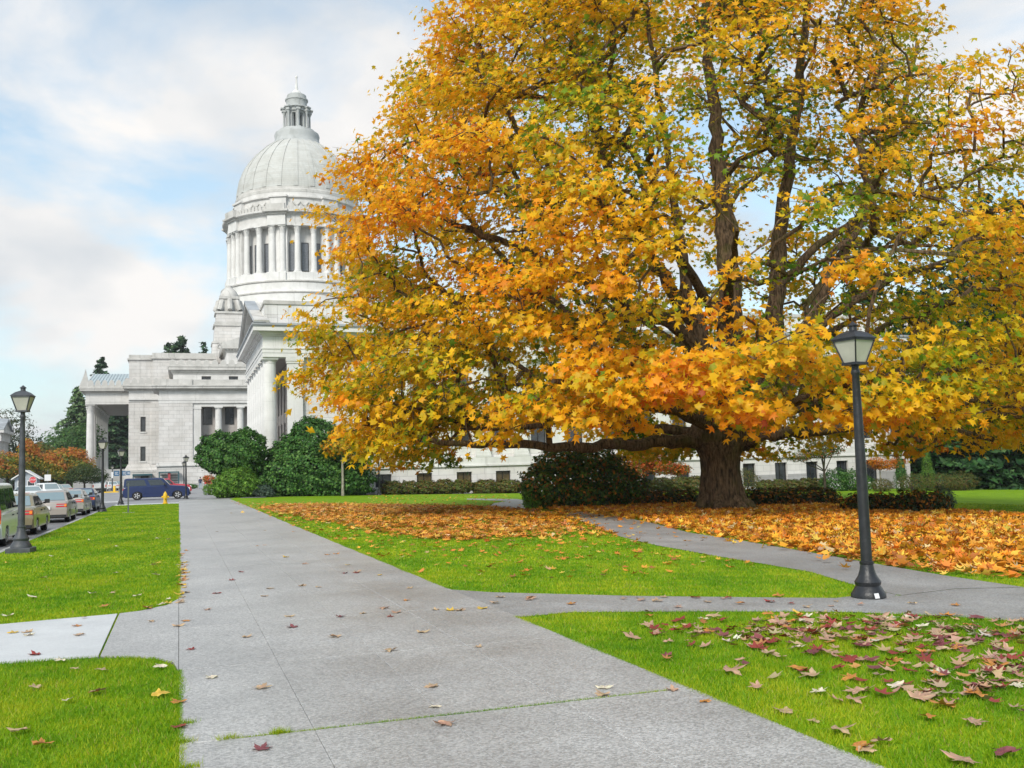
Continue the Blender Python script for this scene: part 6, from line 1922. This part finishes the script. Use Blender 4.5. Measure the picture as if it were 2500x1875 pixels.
MB().tube([(0, .03, 0), (0, .03, sp.z + .9)], .035, 6).build('post', grey, ws)
blue = simple('sign_blue', (.03, .11, .22), .5)
sp = AT(275, 1160, 150)
ds = thing('direction_signs', 'cluster of blue direction sign panels on a post left of the tower base', 'sign', (sp.x, sp.y, -.02))
MB().tube([(0, .05, 0), (0, .05, AT(275, 1146, 150).z)], .06, 8).build('post', grey, ds)
for (u0, u1, v0, v1) in ((278, 291.5, 1149, 1162), (297, 307, 1149, 1161), (308, 318, 1149.5, 1160)):
    a, b = AT(u0, v1, 150), AT(u1, v0, 150)
    pn = MB().box(a.x - sp.x, b.x - sp.x, -.03, .02, a.z, b.z).build('sign_panel', blue, ds)
    for k in range(3):
        zz_ = a.z + (b.z - a.z) * (.28 + .2 * k)
        MB().box(a.x - sp.x + .15, a.x - sp.x + .15 + (.45, .3, .4)[k], -.038, -.031, zz_, zz_ + .045).build('lettering', 'plate', pn)
a, b = AT(272, 1167, 150), AT(276, 1152, 150)
MB().box(a.x - sp.x, b.x - sp.x, -.03, .0, a.z, b.z).build('sign_panel', 'plate', ds, label='narrow white sign panel')
MB().box(0, AT(318, 1155, 150).x - sp.x, .0, .03, AT(300, 1158, 150).z, AT(300, 1157, 150).z).build('bracket', grey, ds)
# yellow kerb island with bollard
yi = gp(271, 146)
t = thing('kerb_island', 'yellow painted kerb island with stub bollard beyond the lawn corner', 'kerb', (yi.x, 146, -.02))
MB().box(-1.3, 1.0, -.6, .6, 0, .15).build('kerb', 'yellow_paint', t)
MB().lathe([(.16, .151), (.16, .85), (.1, .93), (0, .95)], 12, (.45, 0)).build('bollard', 'yellow_paint', t)
# red box near the walking person
rb_ = gp(504, 152)
t = thing('red_box', 'red dispenser box on legs beside the far shrubs', 'box', (rb_.x, 152, -.02))
redp = simple('red_box_paint', (.5, .03, .02), .5)
MB().box(-.3, .3, -.25, .25, .75, 1.75).frustum(-.3, .3, -.25, .25, 1.751, -.26, .26, -.1, .2, 1.92).build('cabinet', redp, t)
MB().box(-.2, .2, -.262, -.251, 1.1, 1.6).build('window', 'glass', t)
for s in (-1, 1):
    MB().box(s * .24 - .03, s * .24 + .03, -.03, .03, 0, .749).build('leg', 'frame', t)
b0 = gp(509, 148)
shrub('orange_shrub', 'small orange shrub beneath the clipped evergreen, by the red box', 'shrub', b0, [(0, 0, 1.5, .9, .8, .5), (.5, 0, .9, .6, .6, .6)], 900, .2, *RED, mat='leaf')
b0 = gp(466, 160)
shrub('low_dark_bush', 'low dark bush at the foot of the far base wall', 'shrub', b0, [(0, 0, .35, 1.0, .6, .4)], 900, .15, *GREEN)

# ---- the walking person: one continuous skinned body
pp = GR(489, 1193.2)
pj = [(0, 0, .93), (0, 0, 1.15), (0, .02, 1.40), (0, .03, 1.50), (0, .05, 1.60), (0, .05, 1.72),
      (-.10, 0, .88), (-.11, .16, .50), (-.11, .10, .09), (-.11, .22, .04), (.10, 0, .88), (.11, -.05, .50), (.11, -.26, .12), (.11, -.16, .04),
      (-.19, .01, 1.40), (-.25, -.07, 1.13), (-.24, .03, .90), (-.24, .06, .82), (.19, .01, 1.40), (.26, .10, 1.13), (.25, .22, .93), (.24, .26, .86)]
pe = [(0, 1), (1, 2), (2, 3), (3, 4), (4, 5), (0, 6), (6, 7), (7, 8), (8, 9), (0, 10), (10, 11), (11, 12), (12, 13), (2, 14), (14, 15), (15, 16), (16, 17), (2, 18), (18, 19), (19, 20), (20, 21)]
prd = [.16, .155, .15, .06, .085, .08, .10, .075, .05, .04, .10, .075, .05, .04, .075, .06, .045, .035, .075, .06, .045, .035]
pme = bpy.data.meshes.new('person'); pme.from_pydata(pj, pe, []); pme.update()
po = bpy.data.objects.new('person', pme); col.objects.link(po)
md = po.modifiers.new('skin', 'SKIN'); sv = pme.skin_vertices[0].data
for v_, r_ in zip(sv, prd):
    v_.radius = (r_, r_ * .8)
sv[0].use_root = True
sb = po.modifiers.new('sub', 'SUBSURF'); sb.levels = 2; sb.render_levels = 2
bpy.context.view_layer.update()
bm_ = bpy.data.meshes.new_from_object(po.evaluated_get(bpy.context.evaluated_depsgraph_get()))
po.modifiers.clear(); po.data = bm_; po.name = 'person'
for m in (simple('navy_jacket', (.03, .035, .08), .8), simple('pale_jeans', (.28, .36, .46), .8), simple('skin_tone', (.45, .27, .2), .6), simple('dark_shoes', (.03, .03, .03), .6)):
    bm_.materials.append(m)
for f in bm_.polygons:
    c = f.center
    f.material_index = 2 if c.z > 1.5 or (abs(c.x) > .2 and c.z < .88) else 0 if c.z > .84 else 1 if c.z > .1 else 3
    f.use_smooth = True
po.location = (pp.x, pp.y, -.02)
tag(po, 'person in dark navy jacket and pale jeans walking on the far plaza', 'person')
MB().lathe([(.088, 1.64), (.098, 1.70), (.09, 1.77), (.05, 1.81), (0, 1.82)], 12, (0, .045)).build('hair', simple('dark_hair', (.03, .02, .015), .7), po)
# ================================================================== GRASS BLADES, FALLEN LEAVES
def blades(name, pts, h, w):
    """short grass as one mesh of single blades"""
    n = len(pts)
    a = rng.uniform(0, 2 * PI, n)
    ln = rng.normal(0, .45, (n, 2)) * h[:, None]
    z0 = TZA(pts[:, 0]) + .002
    dx, dy = np.cos(a) * w, np.sin(a) * w
    V = np.zeros((n, 3, 3))
    V[:, 0] = np.stack([pts[:, 0] - dx, pts[:, 1] - dy, z0], 1)
    V[:, 1] = np.stack([pts[:, 0] + dx, pts[:, 1] + dy, z0], 1)
    V[:, 2] = np.stack([pts[:, 0] + ln[:, 0], pts[:, 1] + ln[:, 1], z0 + h], 1)
    me = bpy.data.meshes.new(name)
    me.vertices.add(3 * n); me.vertices.foreach_set('co', V.astype(np.float32).ravel())
    me.loops.add(3 * n); me.loops.foreach_set('vertex_index', np.arange(3 * n, dtype=np.int32))
    me.polygons.add(n)
    me.polygons.foreach_set('loop_start', np.arange(0, 3 * n, 3, dtype=np.int32))
    me.polygons.foreach_set('loop_total', np.full(n, 3, dtype=np.int32))
    at = me.attributes.new('tint', 'FLOAT_COLOR', 'POINT')
    pt = 1.3 * np.sin(pts[:, 0] * 1.7 + 1) * np.sin(pts[:, 1] * 1.3) + .8 * np.sin(pts[:, 0] * 4.1 + pts[:, 1] * 3.3) * np.sin(pts[:, 0] * 2.3 - pts[:, 1] * 5.1) + .5 * np.sin(pts[:, 0] * 9 + 1.7 * np.sin(pts[:, 1] * 6))
    tcol = np.clip(.5 + .22 * pt + rng.normal(0, .25, n), 0, 1)
    ramp = np.array([(.09, .245, .003), (.21, .38, .005), (.44, .48, .016)])
    c = np.stack([np.interp(tcol, [0, .5, 1], ramp[:, k]) for k in range(3)], 1)
    dry = rng.uniform(0, 1, n) < .03
    c[dry] = (.42, .34, .10)
    cc = np.ones((n, 3, 4), np.float32); cc[:, :, :3] = c[:, None, :]
    at.data.foreach_set('color', cc.ravel())
    me.materials.append(MT['blade'])
    me.update(calc_edges=True)
    return me


RIGHT_POLY = [(3.66, 1), (60, 1), (60, 70), (3.66, 70)]


def scatter(poly, x0, x1, y0, y1, n, holes=()):
    x, y = rng.uniform(x0, x1, n), rng.uniform(y0, y1, n)
    k = in_poly(x, y, poly)
    for h in holes:
        k &= ~in_poly(x, y, h)
    return np.stack([x[k], y[k]], 1)


def visible(pts, margin=60):
    """keep ground points inside the picture (with a margin)"""
    P = np.concatenate([pts, TZA(pts[:, 0])[:, None]], 1) - np.array(CAM)
    f, r, u = np.array(FWD), np.array(_r), np.array(_u)
    z = P @ f
    x = P @ r / z * F + CXP; y = -(P @ u) / z * F + CYP
    return pts[(z > .5) & (x > -margin) & (x < 2500 + margin) & (y < 1875 + margin * 2)]


HOLES = (PATH_A, PATH_B, PATH_C)
beds = []
def bed(poly, x0, x1, y0, y1, per_m2, hh_, ww):
    p = visible(scatter(poly, x0, x1, y0, y1, int(per_m2 * (x1 - x0) * (y1 - y0)), HOLES), 250)
    beds.append((p, rng.uniform(.55, 1.15, len(p)) * hh_, np.full(len(p), ww)))


bed(LEFT_NEAR, -4.1, 0, 5, 10.6, 4600, .040, .0036)
bed(LEFT_FAR, -4.1, 0, 13.1, 20, 1700, .038, .0066)
bed(LEFT_FAR, -4.1, 0, 20, 32, 600, .038, .011)
bed(LEFT_FAR, -4.1, 0, 32, 70, 220, .04, .017)
bed(RIGHT_POLY, 3.66, 10.5, 4, 9.0, 3900, .042, .0039)
bed(RIGHT_POLY, 3.66, 12, 9.0, 11, 2600, .040, .0049)
bed(RIGHT_POLY, 3.66, 12, 11, 17, 1300, .038, .0072)
bed(RIGHT_POLY, 3.66, 22, 17, 26, 400, .038, .0135)
bed(RIGHT_POLY, 3.66, 40, 26, 50, 85, .04, .024)
# ragged fringe creeping over the walkway edges
for x_, y0, y1, s in ((0.0, 4.5, 9.3, 1), (0.0, 14.8, 40, 1), (3.65, 4, NEAR_EDGE[0].y, -1), (3.65, MID_EDGE[0].y, 40, -1)):
    n = int((y1 - y0) * 900)
    yy = rng.uniform(y0, y1, n)
    xx = x_ + s * np.abs(rng.normal(0, .014, n)) * (1 + np.sin(yy * 3.1) * .5)
    beds.append((np.stack([xx, yy], 1), rng.uniform(.02, .04, n), np.full(n, .0034)))
# moss and grass tufts in the open joint
n = 5000
xx = rng.uniform(.35, 3.45, n); yy = 6.75 + rng.normal(0, .0065, n)
beds.append((np.stack([xx, yy], 1), rng.uniform(.014, .034, n), np.full(n, .0026)))
for cx_, cy_, m in ((.62, 6.76, 260), (.30, 6.77, 120), (.05, 6.2, 200), (.04, 7.3, 160), (.03, 6.8, 160)):
    beds.append((np.stack([cx_ + rng.normal(0, .035, m), cy_ + rng.normal(0, .018, m)], 1), rng.uniform(.03, .06, m), np.full(m, .003)))
n = 1600
tt_ = rng.uniform(0, 1, n)
beds.append((np.stack([-.725 + rng.normal(0, .008, n), 10.45 + 3.1 * tt_], 1), rng.uniform(.01, .022, n), np.full(n, .003)))
bp_all = np.concatenate([b[0] for b in beds]); bh = np.concatenate([b[1] for b in beds]); bw_ = np.concatenate([b[2] for b in beds])
o = bpy.data.objects.new('grass', blades('grass', bp_all, bh, bw_)); col.objects.link(o); o['kind'] = 'stuff'
tag(o, 'short bright green grass of the lawns beside the walkway', 'grass')
print('blades', len(bp_all))

# ---- fallen leaves
LITTER = ([(.66, .25, .015), (.74, .34, .02), (.74, .48, .06), (.54, .16, .012), (.34, .11, .02), (.62, .44, .22)], [4, 3, 2, 3, 1.6, .8])
NEARC = {'tan': (.47, .33, .20), 'pale pink-brown': (.46, .28, .19), 'dark red': (.25, .038, .03), 'purple-red': (.20, .058, .065), 'orange-brown': (.52, .22, .05), 'pale cream': (.66, .58, .44), 'yellow': (.66, .44, .06)}


def px_poly_to_ground(P):
    return [(g_.x, g_.y) for g_ in (GR(*p) for p in P)]


def cover(poly, per_m2, lift=.02, spread=.05):
    xs_, ys_ = [p[0] for p in poly], [p[1] for p in poly]
    n = int(per_m2 * (max(xs_) - min(xs_)) * (max(ys_) - min(ys_)))
    return scatter(poly, min(xs_), max(xs_), min(ys_), max(ys_), n)


LA = px_poly_to_ground([(630, 1240), (690, 1232), (900, 1232), (1190, 1238), (1300, 1247), (1400, 1252), (1460, 1285), (1500, 1308), (1300, 1312), (1150, 1322), (1050, 1318), (900, 1296), (760, 1268)])
LB = px_poly_to_ground([(1340, 1246), (1400, 1252), (1470, 1259), (1598, 1283), (1690, 1304), (1815, 1334), (2000, 1368), (2200, 1400), (2350, 1402), (2500, 1408), (2640, 1420), (2640, 1270), (2340, 1250), (2060, 1238), (1900, 1228), (1760, 1222), (1560, 1225), (1430, 1236)])
heap = cover(LB, 60)
heap += rng.normal(0, .35, heap.shape)
pa = cover(LA, 44)
pa += rng.normal(0, 1, pa.shape) * np.array([1.6, 3.0]) * rng.uniform(0, 1, (len(pa), 1)) ** 3
pa = pa[(pa[:, 0] > 3.9) | (rng.uniform(0, 1, len(pa)) < .06)]
ga_ = np.sin(pa[:, 0] * 1.1) * np.sin(pa[:, 1] * .8) + .5 * np.sin(pa[:, 0] * 2.7 + pa[:, 1] * 1.9)
pa = pa[(ga_ > -.45) | (rng.uniform(0, 1, len(pa)) < .3)]
LC = px_poly_to_ground([(560, 1225), (700, 1226), (1200, 1232), (1700, 1340), (1900, 1385), (1400, 1420), (1000, 1400), (800, 1320)])
pc = cover(LC, 4.0)
LP = px_poly_to_ground([(1390, 1250), (1600, 1282), (1830, 1326), (1800, 1362), (1520, 1312), (1430, 1280)])
pd = cover(LP, 8)
LE = px_poly_to_ground([(1815, 1325), (2000, 1365), (2500, 1425), (2500, 1380), (2000, 1340)])
pe_ = cover(LE, 14)
LF = px_poly_to_ground([(900, 1209), (1250, 1209), (1250, 1232), (900, 1232)])
pf = cover(LF, 1.6)
xs_near = []
for cx_, cy_, sx, sy, n in ((1900, 1555, 150, 24, 50), (2150, 1540, 170, 26, 70), (2400, 1560, 90, 30, 40), (2440, 1650, 60, 40, 24), (2300, 1690, 140, 40, 20), (2250, 1610, 200, 40, 40)):
    for k in range(int(n * 1.5)):
        g_ = GR(rng.normal(cx_, sx), rng.normal(cy_, sy))
        if g_.x > 3.9 and not in_poly(np.array([g_.x]), np.array([g_.y]), PATH_A)[0]:
            xs_near.append((g_.x, g_.y))
pn = np.array(xs_near)
ALLP = np.concatenate([heap, pa, pc, pd, pe_, pf, pn])
ZL = np.concatenate([rng.uniform(.01, .14, len(heap)), rng.uniform(.025, .07, len(pa)), rng.uniform(.03, .05, len(pc)), rng.uniform(.025, .03, len(pd)), rng.uniform(.03, .06, len(pe_)), rng.uniform(.02, .04, len(pf)), rng.uniform(.03, .05, len(pn))])
# keep the path mostly clear
inb = in_poly(ALLP[:, 0], ALLP[:, 1], PATH_B)
drop = inb & (rng.uniform(0, 1, len(ALLP)) > np.interp(ALLP[:, 1], [16, 24, 34, 42], [.05, .10, .22, .65]))
SZ = rng.uniform(.15, .28, len(ALLP)); SZ[len(heap) + len(pa):] *= .62
ALLP, ZL, SZ = ALLP[~drop], ZL[~drop], SZ[~drop]
m = len(ALLP)
pos = np.stack([ALLP[:, 0], ALLP[:, 1], TZA(ALLP[:, 0]) + ZL], 1)
tilt = np.where(np.arange(m) < len(heap), .38, .2)[:, None]
nrm = np.array([0, 0, 1.0]) + rng.normal(0, 1, (m, 3)) * tilt
tint = palette(m, *LITTER, .16)
nr = (ALLP[:, 1] < 9.5) & (ALLP[:, 0] < 12)
tint[nr] = palette(int(nr.sum()), [(.47, .33, .20), (.46, .28, .19), (.26, .045, .035), (.20, .06, .065), (.50, .24, .08), (.62, .54, .42)], [3, 3, 2.4, 1.6, 1.5, .8], .12)
far = (ALLP[:, 0] < 12) & ~nr
tint[far] = tint[far] * .78 + np.array([.60, .32, .12]) * .22
curl = maple_template(-.14)
me = leaf_mesh('leaf_litter', curl, pos, nrm, SZ, tint, 'dry_leaf')
o = bpy.data.objects.new('leaf_litter', me); col.objects.link(o); o['kind'] = 'stuff'
tag(o, 'thick carpet of fallen orange maple leaves under the big tree', 'leaves')
print('litter', m)

# the leaves nearest to the viewer, one by one
def leaf_outline():
    """half outline of a five-lobed leaf with side teeth, mirrored"""
    half = [(90, .62), (80, .44), (74, .46), (66, .24), (55, .40), (46, .47), (40, .60), (32, .46), (22, .42), (12, .25), (-4, .36), (-18, .45), (-30, .34), (-50, .26), (-75, .27)]
    pol = half + [(180 - a, r) for a, r in half[::-1][:-1]]
    return [(r * math.cos(math.radians(a)), r * math.sin(math.radians(a))) for a, r in pol]


shapes = []
for k in range(7):
    r_ = np.random.default_rng(k + 40)
    o2d = np.array(leaf_outline())
    ring = o2d * .52
    v = np.concatenate([[[0, 0]], ring, o2d])
    m_ = len(o2d)
    v = np.concatenate([v * (1 + r_.normal(0, .03, (len(v), 1))), np.zeros((len(v), 1))], 1)
    cu, cv = r_.uniform(-.25, .45), r_.uniform(-.2, .5)
    ph1, ph2 = r_.uniform(0, 6, 2)
    rad = np.hypot(v[:, 0], v[:, 1]); an = np.arctan2(v[:, 1], v[:, 0])
    v[:, 2] = cu * v[:, 0] ** 2 + cv * v[:, 1] ** 2 + .10 * rad * np.sin(3 * an + ph1) + .16 * rad ** 2 * np.sin(5 * an + ph2) + r_.normal(0, .008, len(v))
    v[:, 2] -= v[:, 2].min()
    f = [(0, 1 + i, 1 + (i + 1) % m_) for i in range(m_)]
    for i in range(m_):
        q_ = (i + 1) % m_
        f += [(1 + i, 1 + m_ + i, 1 + m_ + q_), (1 + i, 1 + m_ + q_, 1 + q_)]
    nv = len(v)
    st_ = np.array([(-.010, -.24, .02), (.010, -.24, .02), (.05 * r_.normal(), -.70, .03)])
    shapes.append((np.concatenate([v, st_]), np.array(f + [(nv, nv + 1, nv + 2)])))
leaf_me = {}
for cname, c in NEARC.items():
    for k, (v, f) in enumerate(shapes):
        me = bpy.data.meshes.new('fallen_leaf'); me.from_pydata(v.tolist(), [], f.tolist()); me.update()
        at = me.attributes.new('tint', 'FLOAT_COLOR', 'POINT')
        r_ = np.random.default_rng(k * 11)
        cc = np.ones((len(v), 4), np.float32); cc[:, :3] = np.clip(np.array(c) * (1 + r_.normal(0, .16, (len(v), 1)) + .15 * np.sin(6 * v[:, :1] + k)) * (1 + r_.normal(0, .05, (len(v), 3))), 0, 1)
        me.polygons.foreach_set('use_smooth', [True] * len(me.polygons))
        at.data.foreach_set('color', cc.ravel())
        me.materials.append(MT['dry_leaf'])
        leaf_me[cname, k] = me
rf_ = random.Random(21)


def drop_leaf(u, v, cname, where, size=None, on_grass=False):
    g_ = GR(u, v)
    o = bpy.data.objects.new('fallen_leaf', leaf_me[cname, rf_.randrange(7)])
    col.objects.link(o)
    s = size or rf_.uniform(.09, .19)
    o.location = (g_.x, g_.y, TZ(g_.x) + (.034 if on_grass else .022))
    o.rotation_euler = (rf_.uniform(-.2, .2) * on_grass, rf_.uniform(-.2, .2) * on_grass, rf_.uniform(0, 6.28))
    o.scale = (s, s, s * rf_.uniform(.7, 1.3))
    zone = ('at the far side', 'half way', 'nearer the viewer', 'in the foreground')[0 if v < 1440 else 1 if v < 1540 else 2 if v < 1660 else 3] + ', ' + ('left', 'left of centre', 'centre', 'right of centre', 'far right')[min(4, max(0, int(u // 500)))]
    o['label'] = f"{'small' if s < .13 else 'broad' if s > .19 else 'middling'} {cname} leaf on the {where}, {zone}"
    o['category'] = 'leaf'
    o['group'] = 'fallen leaves on the ' + where
    return o


def pick(ws):
    return rf_.choices(list(ws), list(ws.values()))[0]


RW = {'tan': 3, 'pale pink-brown': 4, 'dark red': 3, 'purple-red': 2, 'orange-brown': 2, 'pale cream': 1}
cnt_ = 0
# near right lawn: drifts
drifts = [(1905, 1560, 90, 20, 16), (2010, 1520, 110, 18, 20), (2150, 1530, 120, 22, 24), (1750, 1535, 80, 16, 12), (2330, 1560, 110, 26, 20), (2440, 1640, 60, 30, 12), (2060, 1590, 130, 20, 14), (2270, 1690, 120, 22, 9), (1990, 1660, 90, 26, 9), (2380, 1760, 80, 60, 12), (2200, 1830, 160, 30, 8), (1560, 1520, 60, 14, 5), (1600, 1580, 50, 16, 5), (2150, 1620, 220, 60, 18)]
nearA = []
NE = [(p.x, p.y) for p in NEAR_EDGE]
for cx_, cy_, sx, sy, n in drifts:
    for k in range(n):
        u, v = rf_.gauss(cx_, sx * 1.3), rf_.gauss(cy_, sy * 1.3)
        g_ = GR(u, v)
        if not (-20 < u < 2520 and 1500 < v < 1890) or g_.x < 3.7:
            continue
        if in_poly(np.array([g_.x]), np.array([g_.y]), PATH_A)[0]:
            continue
        drop_leaf(u, v, pick(RW), 'near right lawn', rf_.uniform(.11, .22), True); cnt_ += 1
# walkway
for u, v, c in ((935, 1490, 'pale pink-brown'), (637, 1717 - 30, 'tan'), (1057, 1683, 'tan'), (1088, 1775, 'pale pink-brown'), (637, 1838, 'purple-red'), (1063, 1733, 'pale cream'), (1472, 1687, 'pale cream'), (1475, 1705, 'tan'), (1645, 1692, 'pale pink-brown'), (1718, 1720, 'orange-brown'),
                (468, 1591, 'dark red'), (717, 1536, 'purple-red'), (530, 1452, 'dark red'), (646, 1459, 'tan'), (950, 1594, 'tan'), (1030, 1549, 'tan'), (1170, 1585, 'tan'), (1065, 1493, 'tan'), (1100, 1495, 'yellow'), (840, 1403, 'purple-red'), (868, 1402, 'dark red'), (925, 1408, 'yellow'), (745, 1380, 'pale pink-brown'),
                (630, 1335, 'orange-brown'), (645, 1333, 'orange-brown'), (800, 1357, 'orange-brown'), (820, 1355, 'orange-brown'), (645, 1297, 'tan'), (700, 1363, 'yellow'), (850, 1382, 'yellow'), (590, 1400, 'dark red'), (567, 1420, 'dark red'), (440, 1388, 'tan'), (450, 1386, 'orange-brown'), (445, 1403, 'orange-brown'), (452, 1410, 'tan'),
                (447, 1432, 'orange-brown'), (455, 1450, 'tan'), (440, 1472, 'tan'), (506, 1493, 'pale pink-brown'), (456, 1520, 'orange-brown'), (433, 1533, 'tan'), (372, 1522, 'tan'), (705, 1510, 'tan'), (870, 1400, 'tan'), (660, 1440, 'tan'), (990, 1470, 'orange-brown'), (970, 1500, 'pale pink-brown'), (955, 1510, 'dark red'),
                (1120, 1495, 'tan'), (1180, 1490, 'yellow'), (780, 1437, 'tan'), (735, 1434, 'tan'), (830, 1510, 'purple-red'), (885, 1502, 'tan'), (520, 1660, 'pale cream'), (437, 1783, 'dark red'), (440, 1722, 'orange-brown'), (1990, 1770, 'tan'), (1920, 1745, 'tan'), (820, 1560, 'tan'), (600, 1560, 'tan'), (1000, 1440, 'tan'), (715, 1300, 'orange-brown'), (640, 1268, 'tan'), (530, 1300, 'tan')):
    drop_leaf(u, v, c, 'main walkway', rf_.uniform(.10, .17)); cnt_ += 1
for k in range(26):                                   # drift along the left edge of the walkway
    drop_leaf(438 + abs(rf_.gauss(0, 9)) + 3, rf_.uniform(1345, 1480), pick({'tan': 2, 'orange-brown': 3, 'yellow': 2}), 'left walkway edge', rf_.uniform(.10, .2)); cnt_ += 1
# left lawns and side path
for u, v, c in ((230, 1700, 'orange-brown'), (235, 1698, 'pale pink-brown'), (85, 1688, 'tan'), (105, 1832, 'orange-brown'), (50, 1795, 'tan'), (392, 1636, 'pale cream'), (182, 1641, 'tan'), (150, 1621, 'pale cream'), (385, 1705, 'yellow'), (250, 1645, 'tan'), (165, 1720, 'pale cream'),
                (22, 1510, 'pale cream'), (228, 1454, 'pale cream'), (335, 1461, 'pale cream'), (360, 1490, 'orange-brown'), (365, 1488, 'tan'), (392, 1483, 'pale cream'), (410, 1478, 'yellow'), (413, 1468, 'pale cream'), (81, 1463, 'pale cream'), (203, 1514, 'tan'), (272, 1453, 'tan'), (373, 1383, 'tan'), (384, 1379, 'yellow'), (381, 1409, 'pale cream'), (123, 1361, 'pale cream'), (14, 1377, 'yellow'), (284, 1337, 'pale cream'), (217, 1321, 'pale cream'), (385, 1317, 'pale cream'), (410, 1320, 'tan'), (353, 1327, 'yellow'), (285, 1403, 'pale cream'), (255, 1486, 'orange-brown'), (104, 1415, 'pale pink-brown'), (350, 1300, 'tan'), (300, 1290, 'tan'), (260, 1270, 'pale cream')):
    drop_leaf(u, v, c, 'left lawn', rf_.uniform(.09, .17), True); cnt_ += 1
for u, v, c in ((90, 1604, 'dark red'), (33, 1550, 'yellow'), (70, 1556, 'pale cream'), (190, 1533, 'orange-brown'), (190, 1556, 'tan'), (65, 1549, 'tan')):
    drop_leaf(u, v, c, 'pale side path', .14); cnt_ += 1
# middle lawn, path across
for k in range(300 - cnt_ - 26):
    for _ in range(30):
        u, v = rf_.uniform(1050, 2060), rf_.uniform(1350, 1452)
        g_ = GR(u, v)
        if g_.x > 3.7 and not any(in_poly(np.array([g_.x]), np.array([g_.y]), P_)[0] for P_ in HOLES):
            break
    drop_leaf(u, v, pick({'tan': 4, 'pale pink-brown': 2, 'dark red': 1, 'yellow': 2, 'orange-brown': 2}), 'middle lawn', rf_.uniform(.09, .16), True)
for k in range(26):
    u = rf_.uniform(1180, 2450)
    drop_leaf(u, (1459 if u < 2000 else 1470) + abs(rf_.gauss(0, 12)), pick({'tan': 3, 'dark red': 2, 'orange-brown': 3, 'pale pink-brown': 2}), 'cross path', rf_.uniform(.10, .18))

print('tris', sum(len(o.data.polygons) for o in bpy.data.objects if o.type == 'MESH'))
for o in list(bpy.data.objects):
    if '_w' in o:
        del o['_w']
# ================================================================== the damp air of the day: far trees fade a little
hz = MB().box(-900, 700, -40, 900, -4.5, 93)
hm = bpy.data.materials.new('haze'); hm.use_nodes = True
hn = hm.node_tree.nodes; hn.clear()
ho = hn.new('ShaderNodeOutputMaterial'); hv = hn.new('ShaderNodeVolumePrincipled')
hv.inputs['Color'].default_value = (.90, .95, 1.0, 1); hv.inputs['Density'].default_value = .00016
hm.node_tree.links.new(hv.outputs[0], ho.inputs['Volume'])
hz.build('haze', hm, kind='stuff')
